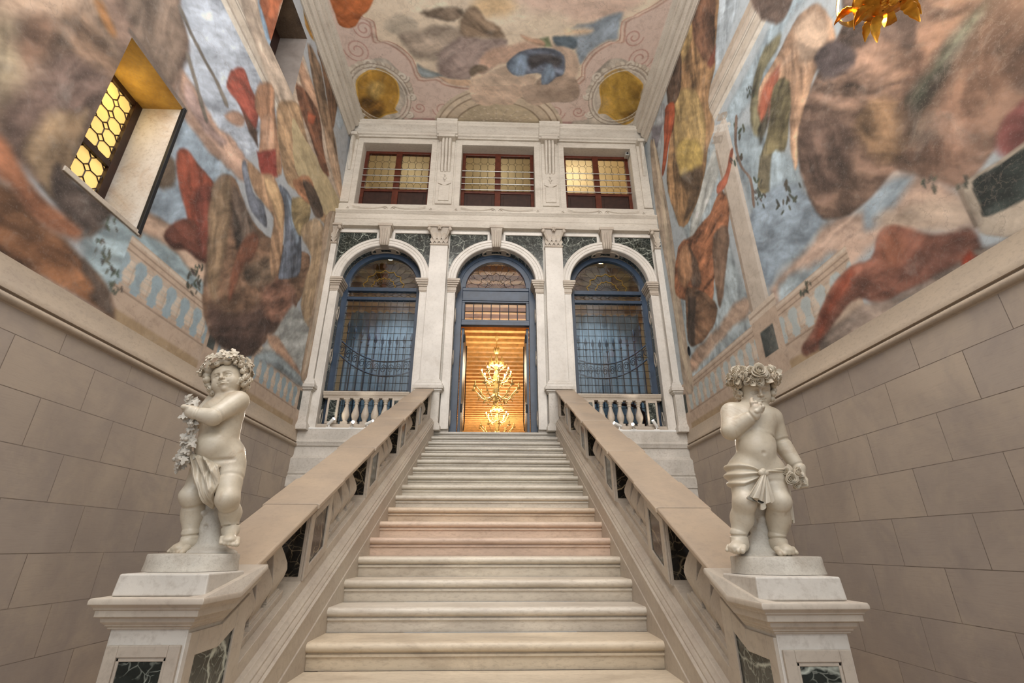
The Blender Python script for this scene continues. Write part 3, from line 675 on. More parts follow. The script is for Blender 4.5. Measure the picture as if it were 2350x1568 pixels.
# ------------------------------------------------------------------ raking balustrades
DIEY = {-1: [3.66, 5.0, 6.33, 7.56], 1: [3.62, 4.94, 6.28, 7.62]}
def stair_rail(s, side):
    k = -s                                     # towards the steps
    xi, xo = (-1.2, -1.557) if s < 0 else (1.085, 1.445)
    xs = SX0 if s < 0 else SX1                 # stringer face
    Y0, Y1 = (2.62 if s < 0 else 2.56), 8.66
    root = empty('stair_balustrade', ((xi + xo) / 2, 2.6, ZF), '%s stone stair balustrade with broad sloping tan rail' % side, 'balustrade', 'stair balustrades')
    # rail in separate slabs
    cuts = [Y0] + [v for d in DIEY[s] for v in (d - .24, d + .24)] + [Y1]
    for i in range(len(cuts) - 1):
        a, e = cuts[i] + .0015, cuts[i + 1] - .0015; up = .006 if i % 2 else 0; g = .012 if i % 2 else 0
        pr = [(xi + k * g, .80), (xi + k * g, .822 + up), (xi - k * .008, .83 + up), (xo + k * .008, .83 + up), (xo - k * g, .822 + up), (xo - k * g, .80), (xo + k * .02, .79), (xo + k * .03, .765), (xo + k * .06, .735), (xi - k * .06, .735), (xi - k * .035, .752), (xi - k * .03, .772), (xi - k * .018, .782), (xi - k * .014, .796)]
        b = MB(); b.loft([[(x, y, noz(y) + h) for x, h in pr] for y in (a, e)])
        mk('rail_slab', b, M['rail'], root, 35, .003)
    # stringer + moulded kerb
    b = MB(); x = xs; q = -k
    pr = [(x, -.62), (x, .03), (x + q * .006, .034), (x + q * .006, .165), (x - k * .0 + q * .002, .172), (x + q * .002, .185), (x + q * .018, .188), (x + q * .018, .20), (x + q * .026, .215), (x + q * .036, .222), (x + q * .036, .236), (x + q * .05, .245), (x + q * .06, .262), (x + q * .085, .268), (x + q * .09, .34), (xo + k * .05, .34), (xo + k * .05, -.9)]
    b.loft([[(px, y, max(noz(y) + h, ZF)) for px, h in pr] for y in (2.42, 8.68)])
    mk('stringer', b, M['istria_w'], root, 30, .003)
    # posts with marble inlays
    xa, xb = sorted((xi - k * .055, xo + k * .055))
    for d in DIEY[s] + [8.60]:
        y0, y1 = (d - .19, d + .19) if d < 8.5 else (8.5, 8.66)
        b = MB(); b.rbox(xa, xb, y0, y1, .33, .745)
        xf = xi - k * .055; w = .07
        def plate(ya, yb, h0, h1): b.rbox(min(xf, xf + k * .014), max(xf, xf + k * .014), ya, yb, h0, h1)
        plate(y0, y0 + w, .34, .74); plate(y1 - w, y1, .34, .74)
        if d < 8.5: plate(y0 + w, y1 - w, .34, .40); plate(y0 + w, y1 - w, .69, .74)
        p_ = mk('post', b, M['istria_w'], root, 0, .004)
        b = MB()
        if d < 8.5: b.rbox(min(xf, xf + k * .004), max(xf, xf + k * .004), y0 + w, y1 - w, .40, .69)
        b.rbox(xa + .02, xb - .02, y0 - .004, y0, .37, .73); mk('marble_inlay', b, M['black'], p_, 0)
    # square raking balusters, four to a bay
    bounds = [2.56] + [v for d in DIEY[s] for v in (d - .19, d + .19)] + [8.5]
    prof = [(.088, 0), (.088, .045), (.07, .05), (.07, .062), (.058, .068), (.062, .085), (.082, .125), (.09, .16), (.086, .195), (.07, .25), (.052, .30), (.044, .335), (.044, .35), (.056, .355), (.056, .367), (.066, .372), (.078, .39), (.078, .41)]
    first = None; xc = (xi + xo) / 2
    for i in range(0, len(bounds), 2):
        a, e = bounds[i], bounds[i + 1]; n = 4 if e - a > .7 else 3; m = .04
        for j in range(n):
            y = a + m - (.03 if i else 0) + (e - a - .16 - m) * (j + .5) / n
            if first is None:
                b = MB(); z0 = noz(y) + .335; b.square(xc, y, [(w_, z0 + z_) for w_, z_ in prof], .472); first = mk('baluster', b, M['istria_w'], root, 30, .003, org=(xc, y, z0))
            else:
                c_ = first.copy(); COL.objects.link(c_); c_.parent = root; c_.location = Vector((xc, y, noz(y) + .335)) - ORG[root]
stair_rail(-1, 'left'); stair_rail(1, 'right')

# ------------------------------------------------------------------ newel pedestals
def newel(s, lab):
    k = -s
    xc, Y0, zc, w = (-1.345, 2.13, -.185, .215) if s < 0 else (1.236, 2.06, -.20, .208)
    xin = xc + k * w; xout = xc - k * w; Yc, Ye = Y0 + .30, Y0 + .52
    root = empty('newel_pedestal', (xc, Y0 + .25, ZF), lab, 'pedestal', 'pedestals at the foot of the stairs')
    def ring(off, z):   # outline at an inset: level part then raking tail
        a, o_ = xin - k * off, xout + k * off
        return [(a, Y0 + off, z), (a, Yc, z), (a, Ye, z + .472 * (Ye - Yc)), (o_, Ye, z + .472 * (Ye - Yc)), (o_, Yc, z), (o_, Y0 + off, z)]
    b = MB(); prof = [(.0, 0), (-.004, -.008), (-.004, -.022), (.008, -.03), (.012, -.036), (.012, -.04), (.018, -.042), (.018, -.066), (.034, -.07), (.036, -.085), (.044, -.092), (.048, -.095), (.048, -.10), (.056, -.103), (.056, -.11), (.062, -.112)]
    b.loft([ring(o_, zc + z) for o_, z in prof]); mk('cap_slab', b, M['istria_w'], root, 30, .002)
    b = MB(); loops = [ring(.066, zc - .108), ring(.066, zc - .155)]
    fl = [(p[0], p[1], ZF + .22) for p in ring(.066, 0)]
    b.loft([ring(.066, zc - .105), fl]); die = mk('die_block', b, M['istria'], root, 20, .003)
    b = MB(); x0, x1 = sorted((xin - k * .066, xout + k * .066)); yf = Y0 + .066
    zt = zc - .165; zb = ZF + .32; fw = .055
    for a, e, z0, z1 in ((x0 + .01, x0 + fw, zb, zt), (x1 - fw, x1 - .01, zb, zt), (x0 + fw, x1 - fw, zt - .04, zt), (x0 + fw, x1 - fw, zb, zb + .04)): b.box(a, e, yf - .012, yf + .01, z0, z1)
    for a, e, z0, z1 in ((x0 + fw, x0 + fw + .012, zb + .04, zt - .04), (x1 - fw - .012, x1 - fw, zb + .04, zt - .04), (x0 + fw, x1 - fw, zt - .054, zt - .04)): b.box(a, e, yf - .007, yf + .01, z0, z1)
    xf = xin - k * .066
    def sp(ya, yb, za, zb_, t):
        def zz(y, z): return z + (.472 * max(0, y - Yc) if z > -.8 else 0)
        p0, p1 = sorted((xf - k * .005, xf + k * t))
        b.hexa([(p0, ya, za), (p1, ya, za), (p1, yb, za), (p0, yb, za), (p0, ya, zz(ya, zb_)), (p1, ya, zz(ya, zb_)), (p1, yb, zz(yb, zb_)), (p0, yb, zz(yb, zb_))])
    ya, yb = Y0 + .07, Ye
    sp(ya, ya + .06, zb, zt + .04, .012); sp(yb - .1, yb, zb, zt + .04, .012)
    def top(y0_, y1_):
        p0, p1 = sorted((xf - k * .005, xf + k * .012)); f = lambda y: .472 * max(0, y - Yc)
        b.hexa([(p0, y0_, zt - .045 + f(y0_)), (p1, y0_, zt - .045 + f(y0_)), (p1, y1_, zt - .045 + f(y1_)), (p0, y1_, zt - .045 + f(y1_)), (p0, y0_, zt + .04 + f(y0_)), (p1, y0_, zt + .04 + f(y0_)), (p1, y1_, zt + .04 + f(y1_)), (p0, y1_, zt + .04 + f(y1_))])
    top(ya + .06, Yc); top(Yc, yb - .1)
    mk('panel_frame', b, M['istria_w'], die, 0, .003)
    b = MB(); b.box(x0 + fw, x1 - fw, yf - .003, yf + .005, zb + .04, zt - .04)
    sp(ya + .06, Yc, zb, zt - .04, .003); sp(Yc, yb - .1, zb, zt - .045, .003)
    mk('marble_panel', b, M['green'], die, 0)
    b = MB(); b.box(x0 - .05, x1 + .05, yf - .05, Ye, ZF, ZF + .16); b.box(x0 - .03, x1 + .03, yf - .03, Ye, ZF + .16, ZF + .22); mk('base_course', b, M['istria'], root, 0, .01)
    return xc, zc
newel(-1, 'stone newel pedestal with green marble panels under the left statue'); newel(1, 'stone newel pedestal with green marble panels under the right statue')
for s, (x0, x1, y0, y1, z0, z1), lab in ((-1, (-1.525, -1.168, 2.2, 2.50, -.185, -.103), 'weathered grey stone slab between left pedestal and statue'), (1, (1.056, 1.407, 2.13, 2.44, -.20, -.113), 'weathered pale stone slab between right pedestal and statue')):
    b = MB(); b.hexa([(x0 - .006, y0 - .006, z0 + .001), (x1 + .006, y0 - .006, z0 + .001), (x1 + .006, y1, z0 + .001), (x0 - .006, y1, z0 + .001), (x0, y0, z1), (x1, y0, z1), (x1, y1, z1), (x0, y1, z1)])
    o = mk('plinth_slab', b, M['istria'], None, 0, .006, org=((x0 + x1) / 2, (y0 + y1) / 2, z0)); tag(o, lab, 'plinth')
# ------------------------------------------------------------------ upper hall seen through the doorway
HZ = 6.3; HY = 30.0
WH = empty('wall_hall', (0, 20, ZL), 'cream walls of the long hall beyond the doorway', 'wall', kind='structure')
b = MB(); b.box(-4.6, -4.4, 9.3, HY, ZL, HZ + .2); b.box(4.3, 4.5, 9.3, HY, ZL, HZ + .2); b.box(-4.4, 4.3, HY, HY + .2, ZL, HZ + .2)
mk('hall_walls', b, M['cream'], WH, 0)
b = MB(); b.box(-4.6, 4.5, 9.2, HY + .2, HZ, HZ + .06)
o = mk('ceiling_hall', b, M['beam_d'], None, 0); tag(o, 'brown boarded ceiling of the hall behind the beams', 'ceiling', kind='structure')
y = 9.6; proto = None
while y < HY:
    if proto is None:
        b = MB(); b.box(-4.4, 4.3, y - .085, y + .085, HZ - .19, HZ - .001); proto = mk('ceiling_beam', b, M['beam'], None, 0, .006, org=(0, y, HZ - .1)); tag(proto, 'golden timber ceiling beam in the hall beyond the doorway', 'beam', 'beams of the hall ceiling', 'structure')
    else:
        q = proto.copy(); COL.objects.link(q); q.location = (0, y, HZ - .1)
    y += .43

def chandelier(x, y, label):
    root = empty('chandelier', (x, y, HZ - .2), label, 'chandelier', 'chandeliers of the hall')
    z0 = 0.0
    def Z(z): return z
    b = MB(); b.tube([(x, y, HZ - .2), (x, y, 5.3)], .013, 8); b.lathe(x, y, [(.0, 6.0), (.08, 5.98), (.05, 5.93), (.02, 5.88), (0, 5.87)], 12)
    b.lathe(x, y, [(0, 5.38), (.03, 5.36), (.05, 5.3), (.035, 5.2), (.05, 5.1), (.07, 5.0), (.04, 4.9), (.07, 4.8), (.1, 4.66), (.05, 4.55), (.06, 4.4), (.11, 4.25), (.07, 4.12), (.04, 4.0), (.06, 3.92), (.0, 3.85)], 14)
    mk('stem', b, M['crystal'], root, 50)
    for j in range(8):
        t = 2 * PI * j / 8; dx, dy = math.cos(t), math.sin(t); b = MB()
        for zb, r, L in ((5.42, .05, .2), (5.52, .04, .14)): b.leaf((x + dx * .02, y + dy * .02, zb), (dx * .7, dy * .7, 1), (-dx, -dy, .5), L, .03, 0, -.5, .004)
        b.leaf((x + dx * .12, y + dy * .12, 5.0), (dx * .6, dy * .6, 1), (-dx, -dy, .5), .34, .06, 2, -.5, .005)
        b.leaf((x + dx * .2, y + dy * .2, 4.98), (dx, dy, .7), (-dx, -dy, .6), .2, .05, 2, -.8, .005)
        mk('glass_leaf', b, M['crystal'], root, 60)
    for tier, (n, r, za, zc, zb) in enumerate(((8, .44, 4.62, 4.5, 4.72), (10, .68, 4.22, 3.98, 4.28))):
        for j in range(n):
            t = 2 * PI * (j + .5 * tier + .2) / n; dx, dy = math.cos(t), math.sin(t); b = MB()
            pts = [(x + dx * r * q, y + dy * r * q, za + (zc - za) * math.sin(PI * min(1, q * 1.15)) + (zb - za) * max(0, q - .6) / .4) for q in (.08, .2, .35, .5, .65, .8, .92, 1.0)]
            b.tube(pts, [.02, .018, .016, .015, .015, .014, .013, .012], 6)
            p = pts[-1]; b.lathe(p[0], p[1], [(.005, p[2] - .02), (.06, p[2] + .01), (.07, p[2] + .03), (.03, p[2] + .025), (.02, p[2] + .03), (.02, p[2] + .12), (.0, p[2] + .12)], 10)
            for q in (3, 5): b.ball((pts[q][0], pts[q][1], pts[q][2] - .07), .022, 6, 5, (1, 1, 1.6))
            b.leaf(pts[4], (dx, dy, -.4), (0, 0, 1), .14, .03, 0, .5, .004)
            a = mk('arm', b, M['crystal'], root, 60)
            b = MB(); b.ball((p[0], p[1], p[2] + .15), .022, 8, 6, (1, 1, 1.5))
            if tier == 0: mk('bulb', b, M['bulb'], a, 60)
            else: mk('candle_tip', b, M['crystal'], a, 60)
    return root
CH = [(-.055, 13.6), (-.02, 18.6)]
c1 = chandelier(*CH[0], 'nearer gilded glass chandelier hanging in the hall beyond the doorway')
copy_tree(c1, (CH[1][0], CH[1][1], HZ - .2), 'farther gilded glass chandelier low in the doorway behind the nearer one')

# spear-topped iron screens behind the two arched windows
def grille(c, lab, seed):
    root = empty('iron_grille', (c, 10.2, ZL), lab, 'grille', 'iron grilles behind the arched windows')
    W = 1.15; n = 15
    def sag(u): return 4.05 - .55 * (1 - u * u)
    for i in range(n):
        u = -1 + 2 * i / (n - 1); x = c + W * u; zt = sag(u) + .75
        b = MB(); b.tube([(x, 10.2, ZL), (x, 10.2, zt)], .016, 6); b.tube([(x, 10.2, zt), (x, 10.2, zt + .03), (x, 10.2, zt + .08), (x, 10.2, zt + .22)], [.016, .03, .04, .002], 6); b.ball((x, 10.2, zt - .1), .032, 8, 6)
        mk('bar', b, M['gate'], root, 50)
    b = MB()
    for dz in (0, .34): b.tube([(c + W * (-1 + i / 12), 10.2, sag(-1 + i / 12) + dz) for i in range(25)], .022, 6)
    for i in range(n - 1):
        u = -1 + 2 * (i + .5) / (n - 1); x = c + W * u; z = sag(u) + .17
        b.tube([(x + .07 * (1 - q / 30) * math.cos(2 * PI * 1.6 * q / 22), 10.19, z + .11 * (1 - q / 30) * math.sin(2 * PI * 1.6 * q / 22)) for q in range(23)], .01, 5)
    b.tube([(c - W, 10.2, 2.3), (c + W, 10.2, 2.3)], .02, 6)
    mk('scroll_band', b, M['gate'], root, 50)
grille(AC[0], 'spear topped iron grille behind the left arched window', 1); grille(AC[2], 'spear topped iron grille behind the right arched window', 2)
for c, lab in ((AC[0], 'pale blue hanging behind the grille of the left window'), (AC[2], 'pale blue hanging behind the grille of the right window')):
    b = MB(); n = 90
    b.loft([[(c - 1.2 + 2.4 * i / n, 10.9 + .05 * math.sin(i * .9) + g, z) for i in range(n + 1)] for g, z in ((0, ZL + .02), (0, 5.45), (.02, 5.45), (.02, ZL + .02))], False, False)
    o = mk('wall_hanging', b, M['pale'], None, 60, org=(c, 10.9, ZL)); tag(o, lab, 'hanging', 'pale hangings of the hall')
# carved wooden mirror-like settee back seen low through the right window
root = empty('settee', (AC[2] - .05, 9.85, ZL), 'carved brown settee back low behind the right arched window', 'settee')
b = MB(); pts = [(-.82, 2.2), (-.8, 2.62), (-.6, 2.78), (-.35, 2.80), (-.2, 2.84), (0, 2.93), (.2, 2.84), (.35, 2.80), (.6, 2.78), (.8, 2.62), (.82, 2.2)]
b.tube([(AC[2] - .05 + x, 9.85, z) for x, z in pts], .035, 8); b.tube([(AC[2] - .87, 9.85, 2.35), (AC[2] + .77, 9.85, 2.35)], .03, 8)
mk('carved_frame', b, M['wood'], root, 60)
b = MB(); b.box(AC[2] - .8, AC[2] + .7, 9.83, 9.87, 2.35, 2.70); mk('back_pad', b, M['pale'], root, 0, .01)
b = MB()
for dx in (-.75, .65): b.box(AC[2] + dx, AC[2] + dx + .06, 9.8, 9.9, ZL, 2.36)
b.box(AC[2] - .85, AC[2] + .75, 9.8, 10.15, 2.28, 2.36); mk('seat_frame', b, M['wood'], root, 0, .005)

# rooms behind the small upper windows
WM = empty('wall_mezzanine', (0, 11, 7), 'yellowish room walls behind the small upper windows', 'wall', kind='structure')
b = MB(); b.box(-3.9, 3.8, 11.2, 11.3, 6.6, 9.8); b.box(-3.9, 3.8, 9.2, 11.3, 9.6, 9.7); b.box(-3.9, 3.8, 9.22, 11.3, 6.55, 6.65)
for x in (XL - .25, -1.35, 1.2, XR + .15): b.box(x, x + .1, 9.22, 11.2, 6.6, 9.65)
mk('room_shell', b, M['cream'], WM, 0)

# ------------------------------------------------------------------ gilded lantern at the right wall, only its lower leaves in view
LX, LY, LZ = 2.62, 1.96, 3.42
root = empty('wall_lantern', (LX, LY, LZ), 'gilded leafy lantern hanging at the top right by the painted wall', 'lantern')
b = MB()
for j in range(6):
    t = 2 * PI * j / 6 + .35; dx, dy = math.cos(t), math.sin(t)
    b.leaf((LX + dx * .10, LY + dy * .10, LZ + .0), (dx, dy, -.30), (0, 0, 1), .17, .042, -1, .9, .003)
    b.leaf((LX + dx * .19, LY + dy * .19, LZ + .05), (dx, dy, .15), (0, 0, 1), .13, .038, -1, .9, .003)
mk('acanthus_leaf', b, M['gold'], root, 60)
b = MB()
for j in range(5):
    t = 2 * PI * j / 5 + .9; dx, dy = math.cos(t), math.sin(t)
    pts = smooth_path([(LX + dx * r, LY + dy * r, LZ + z) for r, z in ((.1, .03), (.19, .0), (.25, .02), (.285, .10), (.275, .22), (.23, .36), (.2, .52), (.2, .7))], 6)
    n_ = len(pts); w_ = [.010 + .026 * math.sin(PI * min(1, i / n_ * 1.7)) for i in range(n_)]; sd = Vector((-dy, dx, 0))
    b.loft([[p + sd * w + Vector((dx, dy, 0)) * .004, p + Vector((dx, dy, .2)) * .014, p - sd * w + Vector((dx, dy, 0)) * .004, p - Vector((dx, dy, .2)) * .006] for p, w in zip(pts, w_)])
for j in range(8):
    t = 2 * PI * j / 8; b.ball((LX + .04 * math.cos(t), LY + .04 * math.sin(t), LZ - .02), .028, 8, 6)
b.ball((LX, LY, LZ - .05), .035, 10, 8); b.lathe(LX, LY, [(0, LZ - .02), (.12, LZ), (.2, LZ + .04), (.21, LZ + .06), (.0, LZ + .07)], 20)
b.lathe(LX, LY, [(.21, LZ + .7), (.24, LZ + .72), (.2, LZ + .78), (.08, LZ + .9), (.02, LZ + 1.0), (0, LZ + 1.0)], 20)
mk('gilt_frame', b, M['gold'], root, 50)
b = MB(); b.tube([(LX, LY, LZ + 1.0), (LX, LY, LZ + 1.3), (LX + .2, LY, LZ + 1.45), (XR - .02, LY, LZ + 1.3)], .02, 8); b.lathe(XR - .03, LY, [(0, LZ + 1.2), (.03, LZ + 1.2), (.03, LZ + 1.4), (0, LZ + 1.4)], 12); mk('wall_bracket', b, M['gold'], root, 50)
for j in range(3):
    t = 2 * PI * j / 3 + .5; x_, y_ = LX + .08 * math.cos(t), LY + .08 * math.sin(t)
    b = MB(); b.lathe(x_, y_, [(.0, LZ + .065), (.014, LZ + .07), (.014, LZ + .2), (0, LZ + .2)], 10); cd = mk('candle', b, M['lampwhite'], root, 50)
    b = MB(); b.ball((x_, y_, LZ + .235), .02, 10, 8, (1, 1, 1.6)); mk('bulb', b, M['bulb'], cd, 60)

# ------------------------------------------------------------------ the two windows sunk in the left wall
LW = ((3.25, 4.10, 2.93, 4.61), (5.16, 6.08, 7.24, 8.72))
root = empty('window_6', (XL - .5, 3.67, 2.93), 'deep window of amber octagon panes in the left painted wall', 'window', kind='structure')
y0, y1, z0, z1 = LW[0]; X = XL - .50
b = MB(); b.box(X - .03, X + .03, y0, y0 + .07, z0, z1); b.box(X - .03, X + .04, y1 - .09, y1, z0, z1); b.box(X - .03, X + .03, y0, y1, z1 - .06, z1); b.box(X - .03, X + .03, y0, y1, z0, z0 + .07); b.box(X - .03, X + .035, y0, y1, 3.66, 3.73); mk('wood_frame', b, M['wood_d'], root, 0, .004)
for za, zb, nz in ((z0 + .07, 3.66, 4), (3.73, z1 - .06, 5)):
    b = MB(); b.box(X - .012, X - .006, y0 + .06, y1 - .08, za, zb); g = mk('amber_glass', b, M['amber'], root, 0)
    b = MB(); octagons(b, y0 + .07, y1 - .09, za, zb, 4, nz, lambda a, q: (X, a, q), .008); mk('lead_bars', b, M['wood_d'], g, 60)
b = MB(); b.box(XL - .5, XL + .012, y0 - .05, y1 + .02, z0 - .05, z0); mk('stone_sill', b, M['istria_w'], root, 0, .005)
b = MB(); b.box(XL - .02, XL + .016, y1 - .012, y1 + .03, z0 - .03, z1 + .02); mk('edge_strip', b, M['iron'], root, 0, .003)
root = empty('window_7', (XL - .5, 5.6, 7.24), 'dark deep window high in the left painted wall', 'window', kind='structure')
y0, y1, z0, z1 = LW[1]
b = MB(); b.box(X - .05, X, y0, y1, z0, z1); mk('dark_shutter', b, M['wood_d'], root, 0)
b = MB(); b.box(X, X + .03, y0, y1, z0 + .7, z0 + .76); b.box(X, X + .03, (y0 + y1) / 2 - .04, (y0 + y1) / 2 + .04, z0, z1); mk('wood_frame', b, M['wood_d'], root, 0)

# small dark hole in the right painted wall
o = MB(); o.lathe(0, 0, [(.055, 0), (.07, .004), (.075, .012), (.055, .012), (.05, -.05), (0, -.05)], 20)
b = MB(); b.add([(XR - z - .002, 8.10 + x * .75, 3.34 + y * 1.25) for x, y, z in o.v], o.f); o = mk('wall_vent', b, M['iron'], None, 50, org=(XR, 8.1, 3.34)); tag(o, 'small dark oval hole low in the right painted wall', 'vent')
